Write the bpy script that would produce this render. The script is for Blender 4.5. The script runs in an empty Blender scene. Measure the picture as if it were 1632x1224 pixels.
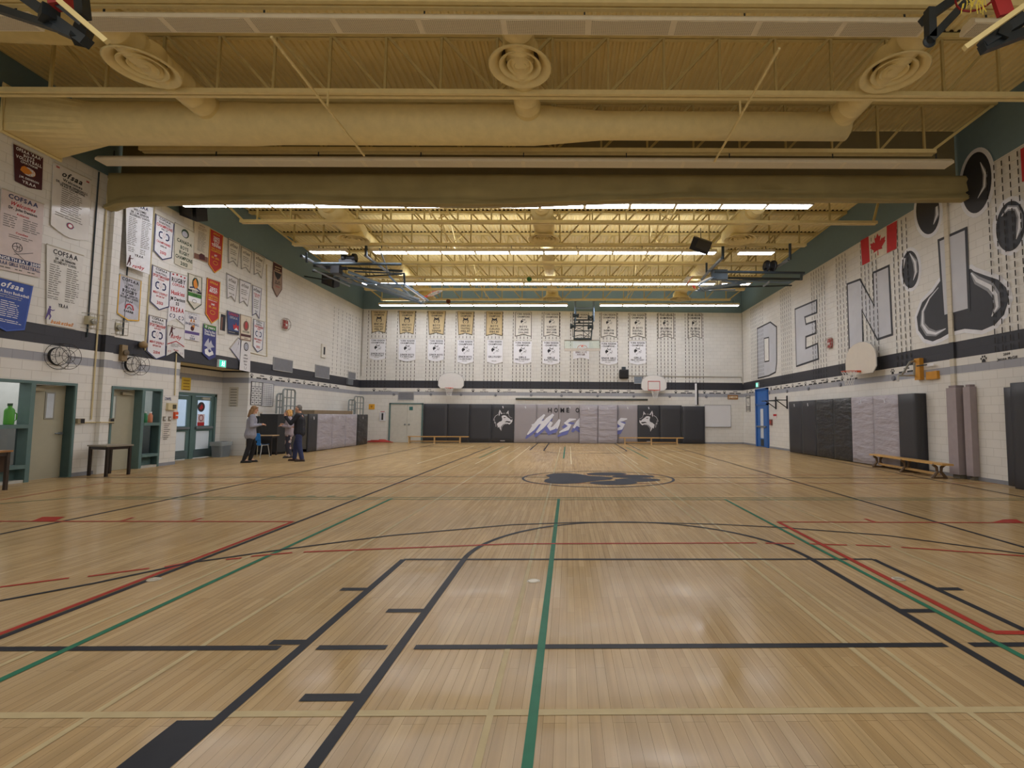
import bpy, math, random
from mathutils import Vector as V, Matrix
random.seed(7)
C = bpy.context.scene.collection
# ------------------------------------------------------------------ camera solved from the photograph (pixels of a 1632x1224 frame)
FPX, CX, CY, PITCH, ROLL, YAW, EYE = 779.82, 923.575, 612.393, .066222, .0059654, -.0220611, 1.4906
XL, XR, YB, ZC, ZD = -11.75, 9.98, 27.76, 7.7, 8.95      # left, right, back wall; bottom chords; roof deck
cp, sp = math.cos(PITCH), math.sin(PITCH)
RT, UP, FW = V((1, 0, 0)), V((0, -sp, cp)), V((0, cp, sp))
cr, sr = math.cos(ROLL), math.sin(ROLL)
RT, UP = cr*RT + sr*UP, cr*UP - sr*RT
MZ = Matrix.Rotation(YAW, 3, 'Z')
RT, UP, FW = MZ @ RT, MZ @ UP, MZ @ FW
EYEP = V((0, 0, EYE))
def ray(u, v): return (u-CX)/FPX*RT - (v-CY)/FPX*UP + FW
def onX(u, v, x): d = ray(u, v); return EYEP + d*(x/d.x)
def onY(u, v, y): d = ray(u, v); return EYEP + d*(y/d.y)
def onZ(u, v, z=0): d = ray(u, v); return EYEP + d*((z-EYE)/d.z)
cd = bpy.data.cameras.new('camera'); cam = bpy.data.objects.new('camera', cd); C.objects.link(cam)
M = Matrix((RT, UP, -FW)).transposed().to_4x4(); M.translation = EYEP
cam.matrix_world = M
cd.sensor_width = 36; cd.lens = FPX/1632*36; cd.shift_x = (816-CX)/1632; cd.shift_y = (CY-612)/1632
cd.clip_start = .05; cd.clip_end = 200
bpy.context.scene.camera = cam

# ------------------------------------------------------------------ materials
def col(h):
    h = h.lstrip('#'); r = []
    for i in (0, 2, 4):
        s = int(h[i:i+2], 16)/255; r.append(s/12.92 if s < .04045 else ((s+.055)/1.055)**2.4)
    return (*r, 1)
MATS = {}
def mat(h, rough=.6, metal=0, noise=.06, scale=6, spec=.4, bump=0):
    """plain paint, cloth or metal with a slight procedural unevenness"""
    key = (h, rough, metal, noise, scale, spec, bump)
    if key in MATS: return MATS[key]
    m = bpy.data.materials.new('paint_'+h.strip('#')); m.use_nodes = True
    nt = m.node_tree; b = nt.nodes['Principled BSDF']; N = nt.nodes.new; L = nt.links.new
    b.inputs['Roughness'].default_value = rough; b.inputs['Metallic'].default_value = metal
    b.inputs['Specular IOR Level'].default_value = spec
    tc = N('ShaderNodeTexCoord'); nz = N('ShaderNodeTexNoise'); nz.inputs['Scale'].default_value = scale; nz.inputs['Detail'].default_value = 3
    L(tc.outputs['Object'], nz.inputs['Vector'])
    mx = N('ShaderNodeMix'); mx.data_type = 'RGBA'; c = col(h)
    mx.inputs[6].default_value = tuple(x*(1-noise*2) for x in c[:3])+(1,); mx.inputs[7].default_value = tuple(min(1, x*(1+noise*2)) for x in c[:3])+(1,)
    L(nz.outputs['Fac'], mx.inputs[0]); L(mx.outputs[2], b.inputs['Base Color'])
    if bump:
        bp = N('ShaderNodeBump'); bp.inputs['Strength'].default_value = bump; bp.inputs['Distance'].default_value = .02
        L(nz.outputs['Fac'], bp.inputs['Height']); L(bp.outputs['Normal'], b.inputs['Normal'])
    MATS[key] = m; return m
def soften(m, f):
    """worn varnish: a diffuse layer shares the surface with the glossy one"""
    nt = m.node_tree; b = nt.nodes['Principled BSDF']; d = nt.nodes.new('ShaderNodeBsdfDiffuse'); x = nt.nodes.new('ShaderNodeMixShader'); o = next(n for n in nt.nodes if n.type == 'OUTPUT_MATERIAL')
    l = b.inputs['Base Color'].links
    nt.links.new(l[0].from_socket, d.inputs[0]); x.inputs[0].default_value = f
    nt.links.new(d.outputs[0], x.inputs[1]); nt.links.new(b.outputs[0], x.inputs[2]); nt.links.new(x.outputs[0], o.inputs[0]); return m
def emat(h, s):
    key = (h, s, 'e')
    if key in MATS: return MATS[key]
    m = bpy.data.materials.new('lit_'+h.strip('#')); m.use_nodes = True; b = m.node_tree.nodes['Principled BSDF']
    b.inputs['Base Color'].default_value = col(h); b.inputs['Emission Color'].default_value = col(h); b.inputs['Emission Strength'].default_value = s
    MATS[key] = m; return m
def glass(h='#cfdde2', alpha=.3):
    key = (h, alpha, 'g')
    if key in MATS: return MATS[key]
    m = bpy.data.materials.new('glass_'+h.strip('#')); m.use_nodes = True; b = m.node_tree.nodes['Principled BSDF']
    b.inputs['Base Color'].default_value = col(h); b.inputs['Roughness'].default_value = .05; b.inputs['Alpha'].default_value = alpha
    MATS[key] = m; return m
def block_wall(name, axis, base='#dddbd6', bands=True):
    """painted concrete block, running bond, with painted bands by height"""
    m = bpy.data.materials.new(name); m.use_nodes = True; nt = m.node_tree; N = nt.nodes.new; L = nt.links.new
    b = nt.nodes['Principled BSDF']; b.inputs['Roughness'].default_value = .45; b.inputs['Specular IOR Level'].default_value = .3
    g = N('ShaderNodeNewGeometry'); s = N('ShaderNodeSeparateXYZ'); L(g.outputs['Position'], s.inputs[0])
    cb = N('ShaderNodeCombineXYZ'); L(s.outputs[axis], cb.inputs[0]); L(s.outputs[2], cb.inputs[1])
    br = N('ShaderNodeTexBrick'); L(cb.outputs[0], br.inputs['Vector']); br.inputs['Scale'].default_value = 1
    br.inputs['Brick Width'].default_value = .405; br.inputs['Row Height'].default_value = .203; br.inputs['Mortar Size'].default_value = .006
    br.inputs['Mortar Smooth'].default_value = .4; br.inputs['Bias'].default_value = 0
    br.inputs['Color1'].default_value = (1, 1, 1, 1); br.inputs['Color2'].default_value = (.955, .955, .955, 1); br.inputs['Mortar'].default_value = (.76, .75, .73, 1)
    rp = N('ShaderNodeValToRGB'); rp.color_ramp.interpolation = 'CONSTANT'
    mm = N('ShaderNodeMath'); mm.operation = 'DIVIDE'; L(s.outputs[2], mm.inputs[0]); mm.inputs[1].default_value = 10; L(mm.outputs[0], rp.inputs[0])
    st = [(0, base), (.2625, '#a0a2aa'), (.282, base), (.303, '#3a3b42'), (.3475, base)] if bands else [(0, base)]
    e = rp.color_ramp.elements
    while len(e) < len(st): e.new(.5)
    while len(e) > len(st): e.remove(e[-1])
    for i, (p, h) in enumerate(st): e[i].position = p
    for i, (p, h) in enumerate(st): e[i].color = col(h)
    mx = N('ShaderNodeMix'); mx.data_type = 'RGBA'; mx.blend_type = 'MULTIPLY'; mx.inputs[0].default_value = 1
    L(rp.outputs[0], mx.inputs[6]); L(br.outputs['Color'], mx.inputs[7])
    nz = N('ShaderNodeTexNoise'); nz.inputs['Scale'].default_value = .7; nz.inputs['Detail'].default_value = 5; L(g.outputs['Position'], nz.inputs['Vector'])
    mr = N('ShaderNodeMapRange'); mr.inputs[1].default_value = .3; mr.inputs[2].default_value = .7; mr.inputs[3].default_value = .93; mr.inputs[4].default_value = 1.03; L(nz.outputs['Fac'], mr.inputs[0])
    m2 = N('ShaderNodeMix'); m2.data_type = 'RGBA'; m2.blend_type = 'MULTIPLY'; m2.inputs[0].default_value = 1
    L(mx.outputs[2], m2.inputs[6]); L(mr.outputs[0], m2.inputs[7]); L(m2.outputs[2], b.inputs['Base Color'])
    bp = N('ShaderNodeBump'); bp.inputs['Strength'].default_value = .35; bp.inputs['Distance'].default_value = .01; bp.invert = True
    L(br.outputs['Fac'], bp.inputs['Height']); L(bp.outputs['Normal'], b.inputs['Normal'])
    return m
def maple_floor():
    m = bpy.data.materials.new('maple_strip_floor'); m.use_nodes = True; nt = m.node_tree; N = nt.nodes.new; L = nt.links.new
    b = nt.nodes['Principled BSDF']; g = N('ShaderNodeNewGeometry'); s = N('ShaderNodeSeparateXYZ'); L(g.outputs['Position'], s.inputs[0])
    cb = N('ShaderNodeCombineXYZ'); L(s.outputs[1], cb.inputs[0]); L(s.outputs[0], cb.inputs[1])
    def brick(w, h, c1, c2, mo, ms, off=.5):
        br = N('ShaderNodeTexBrick'); L(cb.outputs[0], br.inputs['Vector']); br.inputs['Scale'].default_value = 1; br.offset = off; br.offset_frequency = 3
        br.inputs['Brick Width'].default_value = w; br.inputs['Row Height'].default_value = h; br.inputs['Mortar Size'].default_value = ms
        br.inputs['Color1'].default_value = c1; br.inputs['Color2'].default_value = c2; br.inputs['Mortar'].default_value = mo; br.inputs['Mortar Smooth'].default_value = .3
        return br
    b1 = brick(.83, .057, col('#bda379'), col('#b1966c'), col('#75603f'), .0011, .37)
    b2 = brick(1.31, .057, (1, 1, 1, 1), (.9, .875, .85, 1), (.97, .97, .97, 1), .0004, .61)
    mp = N('ShaderNodeMapping'); mp.inputs['Scale'].default_value = (26, .9, 1); L(g.outputs['Position'], mp.inputs[0])
    nz = N('ShaderNodeTexNoise'); nz.inputs['Scale'].default_value = 1.2; nz.inputs['Detail'].default_value = 6; L(mp.outputs[0], nz.inputs['Vector'])
    mr = N('ShaderNodeMapRange'); mr.inputs[1].default_value = .25; mr.inputs[2].default_value = .75; mr.inputs[3].default_value = .82; mr.inputs[4].default_value = 1.12; L(nz.outputs['Fac'], mr.inputs[0])
    n2 = N('ShaderNodeTexNoise'); n2.inputs['Scale'].default_value = .45; n2.inputs['Detail'].default_value = 5; L(g.outputs['Position'], n2.inputs['Vector'])
    m2 = N('ShaderNodeMapRange'); m2.inputs[1].default_value = .3; m2.inputs[2].default_value = .7; m2.inputs[3].default_value = .9; m2.inputs[4].default_value = 1.06; L(n2.outputs['Fac'], m2.inputs[0])
    last = b1.outputs['Color']
    for o in (b2.outputs['Color'], mr.outputs[0], m2.outputs[0]):
        mx = N('ShaderNodeMix'); mx.data_type = 'RGBA'; mx.blend_type = 'MULTIPLY'; mx.inputs[0].default_value = 1
        L(last, mx.inputs[6]); L(o, mx.inputs[7]); last = mx.outputs[2]
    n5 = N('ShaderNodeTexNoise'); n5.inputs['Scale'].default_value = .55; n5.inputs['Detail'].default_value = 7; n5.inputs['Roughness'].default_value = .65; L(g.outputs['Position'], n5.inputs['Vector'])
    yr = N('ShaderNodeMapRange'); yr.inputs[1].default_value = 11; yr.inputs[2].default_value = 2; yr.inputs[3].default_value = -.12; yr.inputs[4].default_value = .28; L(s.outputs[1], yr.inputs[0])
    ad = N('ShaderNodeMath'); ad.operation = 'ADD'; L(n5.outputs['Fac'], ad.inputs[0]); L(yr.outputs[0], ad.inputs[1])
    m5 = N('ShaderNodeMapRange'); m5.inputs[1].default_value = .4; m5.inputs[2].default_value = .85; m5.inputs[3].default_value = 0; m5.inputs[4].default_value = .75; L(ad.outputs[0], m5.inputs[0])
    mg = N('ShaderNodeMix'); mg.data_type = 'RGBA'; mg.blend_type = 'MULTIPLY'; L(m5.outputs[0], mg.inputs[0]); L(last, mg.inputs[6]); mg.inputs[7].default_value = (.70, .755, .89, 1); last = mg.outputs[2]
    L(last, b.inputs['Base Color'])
    n3 = N('ShaderNodeTexNoise'); n3.inputs['Scale'].default_value = 1.7; n3.inputs['Detail'].default_value = 8; n3.inputs['Roughness'].default_value = .7; L(g.outputs['Position'], n3.inputs['Vector'])
    m3 = N('ShaderNodeMapRange'); m3.inputs[1].default_value = .35; m3.inputs[2].default_value = .7; m3.inputs[3].default_value = .1; m3.inputs[4].default_value = .26; L(n3.outputs['Fac'], m3.inputs[0]); L(m3.outputs[0], b.inputs['Roughness'])
    b.inputs['Specular IOR Level'].default_value = .5
    return soften(m, .5)

# ------------------------------------------------------------------ glyphs of the built-in face, once each
GL = {}
def glyph(ch, bold):
    k = (ch, bold)
    if k in GL: return GL[k]
    cu = bpy.data.curves.new('g', 'FONT'); cu.body = ch; cu.resolution_u = 2; cu.offset = .03 if bold else 0
    o = bpy.data.objects.new('g', cu)
    me = o.to_mesh()
    vs = [(p.co.x, p.co.y) for p in me.vertices]; fs = [tuple(p.vertices) for p in me.polygons]
    o.to_mesh_clear(); bpy.data.objects.remove(o); bpy.data.curves.remove(cu)
    x0 = min((a for a, _ in vs), default=0); w = max((a for a, _ in vs), default=.25)-x0
    GL[k] = ([(a-x0, y) for a, y in vs], fs, w); return GL[k]

class Frame:
    def __init__(s, o, x, y): s.o, s.x, s.y = V(o), V(x).normalized(), V(y).normalized(); s.n = s.x.cross(s.y)
    def __call__(s, a, b, d=0): return s.o + s.x*a + s.y*b + s.n*d
FL = Frame((XL, 0, 0), (0, 1, 0), (0, 0, 1))       # left wall: a = Y
FR = Frame((XR, 0, 0), (0, -1, 0), (0, 0, 1))      # right wall: a = -Y
FB = Frame((0, YB, 0), (1, 0, 0), (0, 0, 1))       # back wall: a = X
FF = Frame((0, 0, 0), (1, 0, 0), (0, 1, 0))        # floor
def LW(u, v): p = onX(u, v, XL); return p.y, p.z
def RW(u, v): p = onX(u, v, XR); return -p.y, p.z
def BW(u, v): p = onY(u, v, YB); return p.x, p.z
def FW2(u, v): p = onZ(u, v); return p.x, p.y

def inset(pts, d):
    n = len(pts); A = sum(pts[i][0]*pts[(i+1) % n][1]-pts[(i+1) % n][0]*pts[i][1] for i in range(n)); sg = 1 if A > 0 else -1
    out = []
    for i in range(n):
        p, q, r = V(pts[i-1]), V(pts[i]), V(pts[(i+1) % n])
        e1, e2 = (q-p).normalized(), (r-q).normalized()
        n1, n2 = V((-e1.y, e1.x))*sg, V((-e2.y, e2.x))*sg
        k = n1+n2; L = max(.35, k.dot(n1)); out.append(tuple(q+k*(d/L)))
    return out
def ell(cx, cy, rx, ry, n=28, rot=0):
    c, s = math.cos(rot), math.sin(rot)
    return [(cx+rx*math.cos(t)*c-ry*math.sin(t)*s, cy+rx*math.cos(t)*s+ry*math.sin(t)*c) for t in (2*math.pi*i/n for i in range(n))]

class MB:
    def __init__(s): s.v, s.f, s.mi, s.k, s.e = [], [], [], 0, 0
    def add(s, vs, fs):
        o = len(s.v); s.v += [tuple(p) for p in vs]; s.f += [tuple(i+o for i in f) for f in fs]; s.mi += [s.k]*len(fs); return s
    def use(s, k): s.k = k; return s
    def box(s, x0, x1, y0, y1, z0, z1):
        x0, x1 = min(x0, x1), max(x0, x1); y0, y1 = min(y0, y1), max(y0, y1); z0, z1 = min(z0, z1), max(z0, z1)
        return s.add([(x, y, z) for z in (z0, z1) for x, y in ((x0, y0), (x1, y0), (x1, y1), (x0, y1))], [(3, 2, 1, 0), (4, 5, 6, 7), (0, 1, 5, 4), (1, 2, 6, 5), (2, 3, 7, 6), (3, 0, 4, 7)])
    def bbox(s, x0, x1, y0, y1, z0, z1, b=.02):
        """box with rounded vertical and top edges"""
        def ring(i, z): 
            r = []
            for cx, cy, a in ((x1-b, y1-b, 0), (x0+b, y1-b, 90), (x0+b, y0+b, 180), (x1-b, y0+b, 270)):
                for t in (0, 45, 90): r.append((cx+(b-i)*math.cos(math.radians(a+t)), cy+(b-i)*math.sin(math.radians(a+t)), z))
            return r
        R = [ring(b*.8, z0), ring(0, z0+b), ring(0, z1-b), ring(b*.3, z1-b*.3), ring(b*.8, z1)]
        n = 12; vs = sum(R, []); fs = [tuple(range(n-1, -1, -1)), tuple(range(4*n, 5*n))]
        for k in range(4): fs += [(k*n+i, k*n+(i+1) % n, (k+1)*n+(i+1) % n, (k+1)*n+i) for i in range(n)]
        return s.add(vs, fs)
    def bar(s, p, q, w, h=None, up=(0, 0, 1)):
        p, q = V(p), V(q); h = h or w; d = (q-p).normalized(); u = V(up)
        if abs(d.dot(u)) > .98: u = V((0, 1, 0))
        x = d.cross(u).normalized()*w/2; y = x.cross(d).normalized()*h/2
        vs = [c+a+b for c in (p, q) for a, b in ((-x, -y), (x, -y), (x, y), (-x, y))]
        return s.add(vs, [(3, 2, 1, 0), (4, 5, 6, 7), (0, 1, 5, 4), (1, 2, 6, 5), (2, 3, 7, 6), (3, 0, 4, 7)])
    def tube(s, p, q, r, n=8, r2=None, caps=True):
        p, q = V(p), V(q); r2 = r if r2 is None else r2; d = (q-p).normalized(); u = V((0, 0, 1)) if abs(d.z) < .9 else V((0, 1, 0))
        x = d.cross(u).normalized(); y = x.cross(d)
        vs = [c+(x*math.cos(t)+y*math.sin(t))*R for c, R in ((p, r), (q, r2)) for t in (2*math.pi*i/n for i in range(n))]
        fs = [(i, (i+1) % n, n+(i+1) % n, n+i) for i in range(n)]
        if caps: fs += [tuple(range(n-1, -1, -1)), tuple(range(n, 2*n))]
        return s.add(vs, fs)
    def path(s, pts, r, n=6, closed=False):
        pts = [V(p) for p in pts]; m = len(pts); vs = []; pu = None
        for i, p in enumerate(pts):
            a = pts[i-1] if i or closed else p; b = pts[(i+1) % m] if i < m-1 or closed else p
            d = (b-a).normalized(); u = pu or (V((0, 0, 1)) if abs(d.z) < .9 else V((0, 1, 0)))
            x = d.cross(u); x = x.normalized() if x.length > 1e-6 else d.orthogonal().normalized(); y = x.cross(d); pu = y
            vs += [p+(x*math.cos(t)+y*math.sin(t))*r for t in (2*math.pi*k/n for k in range(n))]
        fs = [(i*n+k, i*n+(k+1) % n, ((i+1) % m)*n+(k+1) % n, ((i+1) % m)*n+k) for i in range(m if closed else m-1) for k in range(n)]
        if not closed: fs += [tuple(range(n-1, -1, -1)), tuple(range((m-1)*n, m*n))]
        return s.add(vs, fs)
    def ringt(s, c, nrm, R, r, n=28, k=6):
        nrm = V(nrm).normalized(); x = nrm.orthogonal().normalized(); y = nrm.cross(x)
        return s.path([V(c)+(x*math.cos(t)+y*math.sin(t))*R for t in (2*math.pi*i/n for i in range(n))], r, k, True)
    def lathe(s, c, prof, n=24, axis=(0, 0, 1)):
        z = V(axis).normalized(); x = z.orthogonal().normalized(); y = z.cross(x); c = V(c); m = len(prof)
        vs = [c+z*h+(x*math.cos(t)+y*math.sin(t))*r for r, h in prof for t in (2*math.pi*i/n for i in range(n))]
        fs = [(j*n+i, j*n+(i+1) % n, (j+1)*n+(i+1) % n, (j+1)*n+i) for j in range(m-1) for i in range(n)]
        return s.add(vs, fs)
    def poly(s, fr, pts, d1, d0=None):
        A = sum(pts[i-1][0]*pts[i][1]-pts[i][0]*pts[i-1][1] for i in range(len(pts)))
        if A < 0: pts = pts[::-1]
        n = len(pts); s.e += 1
        if d0 is None: d1 += s.e*2e-5
        if d0 is None: return s.add([fr(a, b, d1) for a, b in pts], [tuple(range(n))])
        return s.add([fr(a, b, d) for d in (d1, d0) for a, b in pts], [tuple(range(n)), tuple(range(2*n-1, n-1, -1))]+[(i, n+i, n+(i+1) % n, (i+1) % n) for i in range(n)])
    def rect(s, fr, a0, a1, b0, b1, d1, d0=None): return s.poly(fr, [(a0, b0), (a1, b0), (a1, b1), (a0, b1)], d1, d0)
    def stroke(s, fr, pts, w, d, closed=False):
        w2 = w if isinstance(w, (list, tuple)) else [w]*len(pts); P = [V(p) for p in pts]; n = len(P); o = []
        for i, p in enumerate(P):
            a = P[i-1] if i or closed else p; b = P[(i+1) % n] if i < n-1 or closed else p
            t = (b-a).normalized(); q = V((-t.y, t.x))*w2[i]/2; o += [p+q, p-q]
        m = n if closed else n-1; s.e += 1; d += s.e*2e-5
        return s.add([fr(a, b, d) for a, b in o], [(2*i, 2*i+1, (2*i+3) % (2*n), (2*i+2) % (2*n)) for i in range(m)])
    def text(s, fr, t, cx, cy, w, h, d, bold=True, shear=0, gap=.09):
        """string centred on (cx, cy), capitals h high, squeezed to at most w wide"""
        x = 0; out = []
        for ch in t:
            if ch == ' ': x += .3; continue
            vs, fs, gw = glyph(ch, bold); out.append((x, vs, fs)); x += gw+gap
        x -= gap; sx = sy = h/.7
        if x*sx > w: sx = w/x
        for x0, vs, fs in out: s.add([fr(cx+(x0+a-x/2)*sx+shear*(b-.35)*sy, cy+(b-.35)*sy, d) for a, b in vs], fs)
        return s
    def build(s, name, mats, parent=None, smooth=False):
        root = parent
        while root is not None and root.parent: root = root.parent
        o3 = V(root.location) if root is not None and root.type == 'EMPTY' else V((0, 0, 0))
        if root is not None and root.type == 'MESH': o3 = V(root.location)
        me = bpy.data.meshes.new(name)
        me.from_pydata([(a-o3.x, b-o3.y, c-o3.z) for a, b, c in s.v], [], s.f)
        for m in (mats if isinstance(mats, (list, tuple)) else [mats]): me.materials.append(m)
        if any(s.mi): me.polygons.foreach_set('material_index', s.mi)
        if smooth: me.polygons.foreach_set('use_smooth', [True]*len(me.polygons))
        me.update(); o = bpy.data.objects.new(name, me); C.objects.link(o)
        if parent is not None: o.parent = parent
        return o
def tag(o, label, cat, group=None, kind=None):
    o['label'] = label; o['category'] = cat
    if group: o['group'] = group
    if kind: o['kind'] = kind
    return o
def thing(name, label, cat, loc=(0, 0, 0), group=None):
    o = bpy.data.objects.new(name, None); o.empty_display_size = .1; C.objects.link(o); o.location = loc
    return tag(o, label, cat, group)
def struct(o): o['kind'] = 'structure'; return o
def lab(o, label): o['label'] = label; return o
def copy_tree(o, parent=None):
    c = o.copy(); C.objects.link(c); c.parent = parent
    for ch in [x for x in o.children]: copy_tree(ch, c)
    return c
BLACK, CREAM, CREAM2 = mat('#1d1d20', .5), mat('#e5d49c', .5), mat('#d8c68a', .5)
NAVY, RED, WHITE, INK = mat('#26305e', .6), mat('#b3282c', .6), mat('#e2e2e6', .6), mat('#26262b', .6)
TEAL = mat('#5d7675', .45); STEEL = mat('#8a9096', .35, .7); DSTEEL = mat('#3c464c', .4, .4); BLUEST = mat('#7b90a8', .4, .3)
WOOD = mat('#c39a5c', .45, noise=.12, scale=14); ORANGE = mat('#d1502c', .4); NETW = mat('#d8d8d8', .8)
# ------------------------------------------------------------------ the room
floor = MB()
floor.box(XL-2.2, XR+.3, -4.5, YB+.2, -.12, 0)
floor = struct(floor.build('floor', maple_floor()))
WM = {'L': block_wall('block_wall_left', 1), 'B': block_wall('block_wall_back', 0)}
GREENW=mat('#718993', .6, noise=.03)
T = .25
ALX, A0, A1, AZ = -12.7, 15.0, 18.2, 3.1            # entrance alcove
O1, O2, OZ = (9.3, 11.94), (12.83, 14.41), 2.21      # office door openings
w = MB()
def lseg(y0, y1, z0, z1): w.box(XL-T, XL, y0, y1, z0, z1)
lseg(-4.5, O1[0], 0, 7.53); lseg(O1[0], O1[1], OZ, 7.53); lseg(O1[1], O2[0], 0, 7.53); lseg(O2[0], O2[1], OZ, 7.53)
lseg(O2[1], A0, 0, 7.53); lseg(A0, A1, AZ, 7.53); lseg(A1, YB+.2, 0, 7.53)
w.box(ALX, XL-T, A0-T, A0, 0, AZ); w.box(ALX, XL-T, A1, A1+T, 0, AZ)
wl = struct(w.build('wall_left', WM['L']))
w = MB(); w.box(ALX-T, ALX, A0-T, 15.95, 0, AZ+.2); w.box(ALX-T, ALX, 17.93, A1+T, 0, AZ+.2); w.box(ALX-T, ALX, 15.95, 17.93, 2.22, AZ+.2)
struct(w.build('wall_alcove', WM['L']))
struct(MB().box(ALX, XL-T, A0, A1, AZ, AZ+.15).build('ceiling_alcove', mat('#e0cf9f', .6)))
w = MB(); w.box(XR, XR+T, -4.5, YB+.2, 0, 7.55); wr = struct(w.build('wall_right', WM['L']))
w = MB(); w.box(XL-T, XR+T, YB, YB+T, 0, 7.53); wb = struct(w.build('wall_back', WM['B']))
for nm, a in (('left', (XL-T, XL-.02, -4.5, YB+.2)), ('right', (XR+.02, XR+T, -4.5, YB+.2)), ('back', (XL, XR, YB+.02, YB+T))):
    z0 = 7.55 if nm == 'right' else 7.53
    struct(MB().box(*a, z0, ZD+.1).build('trim_green_'+nm, GREENW))
# corrugated steel deck
v, f, n = [], [], int((XR-XL)/.152)+2
for i in range(n):
    x = XL-.1+i*.152
    v += [(x, y, z) for x, z in ((x, ZD+.04), (x+.06, ZD+.04), (x+.08, ZD), (x+.132, ZD)) for y in (-4.5, YB+.1)]
for i in range(len(v)//2-1): f.append((2*i, 2*i+2, 2*i+3, 2*i+1))
ceil = struct(MB().add(v, f).build('ceiling', mat('#f0dfa8', .55, noise=.05, scale=2)))
# baseboards
for nm, b in (('back', (XL, XR, YB-.015, YB, 0, .09)), ('right', (XR-.015, XR, -4.5, YB, 0, .09))):
    struct(MB().box(*b).build('baseboard_'+nm, mat('#8b8d94', .6)))
b = MB()
for y0, y1 in ((-4.5, O1[0]), (O1[1], O2[0]), (O2[1], A0), (A1, YB)): b.box(XL, XL+.015, y0, y1, 0, .09)
struct(b.build('baseboard_left', mat('#8b8d94', .6)))
# wall piers
pl = MB(); pl.box(XL, XL+.1, 12.47, 12.7, 0, 7.53); struct(pl.build('trim_pier_left', block_wall('block_pier_left', 1, '#dddbd6')))
pr0, pr1 = -RW(1524.5, 600)[0], -RW(1517.5, 600)[0]
pier = MB(); pier.box(XR-.05, XR, pr0, pr1, 2.2, 7.9); struct(pier.build('trim_pier_right', block_wall('block_pier_right', 1, '#cfc7b4')))
# ---- acoustic slots, names and murals painted on the walls
def slots(fr, groups, par, nm, d=.004, skip=None):
    m = MB()
    for a0, n, z0, z1, st in groups:
        for i in range(n):
            a = a0+i*st; z = z0
            while z < z1:
                if not (skip and skip(a, z)): m.rect(fr, a-.014, a+.014, z, min(z+.135, z1), d)
                z += .203
    o = m.build(nm, mat('#2a2826', .8), par); o['kind'] = 'structure'; return o
gb = []
for u in (585.7, 632.4, 679.4, 725.9, 772, 817.5, 863.5, 909.2, 955.7, 1001.4, 1047.5, 1092.2):
    gb.append((BW(u, 560)[0], 6, 3.06, 7.45, .2045))
slots(FB, gb, wb, 'sound_slots')
slots(FL, [(LW(531, 540)[0], 5, 3.55, 6.9, .45), (LW(555, 540)[0], 5, 3.55, 6.9, .42)], wl, 'sound_slots')
rg = []
for u, n in ((1452, 4), (1401, 5), (1352, 4), (1317, 6), (1262, 6), (1217, 6), (1205, 4), (1640, 5)):
    rg.append((RW(u, 540)[0]-.0, n, 3.06, 7.45, -.2 if u < 1600 else -.2))
rg = [(a if n else a, n, z0, z1, s) for a, n, z0, z1, s in rg]
slots(FR, rg, wr, 'sound_slots', .02)
def paw(m, fr, a, b, r, d):
    m.poly(fr, [(a-.55*r, b-.75*r), (a+.55*r, b-.75*r), (a+.5*r, b-.25*r), (a+.2*r, b+.12*r), (a-.2*r, b+.12*r), (a-.5*r, b-.25*r)], d)
    for dx, dy in ((-.72, .15), (-.3, .62), (.3, .62), (.72, .15)): m.poly(fr, ell(a+dx*r, b+dy*r, .2*r, .3*r, 10), d)
def names(fr, items, par, s=1):
    m = MB()
    for a, yr, nm in items:
        paw(m, fr, a, 2.93, .1, .006)
        c = a+.62*s
        if yr: m.text(fr, yr, c, 2.975, .4, .055, .006)
        else: m.rect(fr, c-.12, c+.12, 2.955, 2.99, .006)
        if nm: m.text(fr, nm, c, 2.88, .8, .06, .006)
        else:
            for k in range(2): m.rect(fr, c-.34+k*.36, c-.04+k*.36, 2.855, 2.9, .006)
    o = m.build('record_lettering', INK, par); o['kind'] = 'structure'
names(FB, [(BW(596, 622)[0], '2007', 'Megan Crawford'), (BW(667, 622)[0], '2002', 'Kelly Ward'), (BW(754, 622)[0], '2006', 'Zack Betts'), (BW(794.5, 622)[0], '2007', 'Lori Frankenfield'),
           (BW(846, 622)[0], '2009', 'Cameron Miller')]+[(BW(u, 622)[0], None, None) for u in (886, 925, 956.5, 985, 1077, 1122.6, 1154.5)], wb)
names(FL, [(LW(u, v)[0], None, None) for u, v in ((400.8, 600), (432, 603), (460, 607), (484.6, 610), (507, 612), (526, 615))], wl)
names(FR, [(RW(u, v)[0], None, None) for u, v in ((1191, 626), (1229, 619), (1245, 617), (1263.5, 615), (1284, 612), (1299, 610), (1318.5, 606), (1342.5, 603), (1423, 591))]+[(RW(1568, 570)[0], '2009', 'Jessee McGill')], wr)
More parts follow.
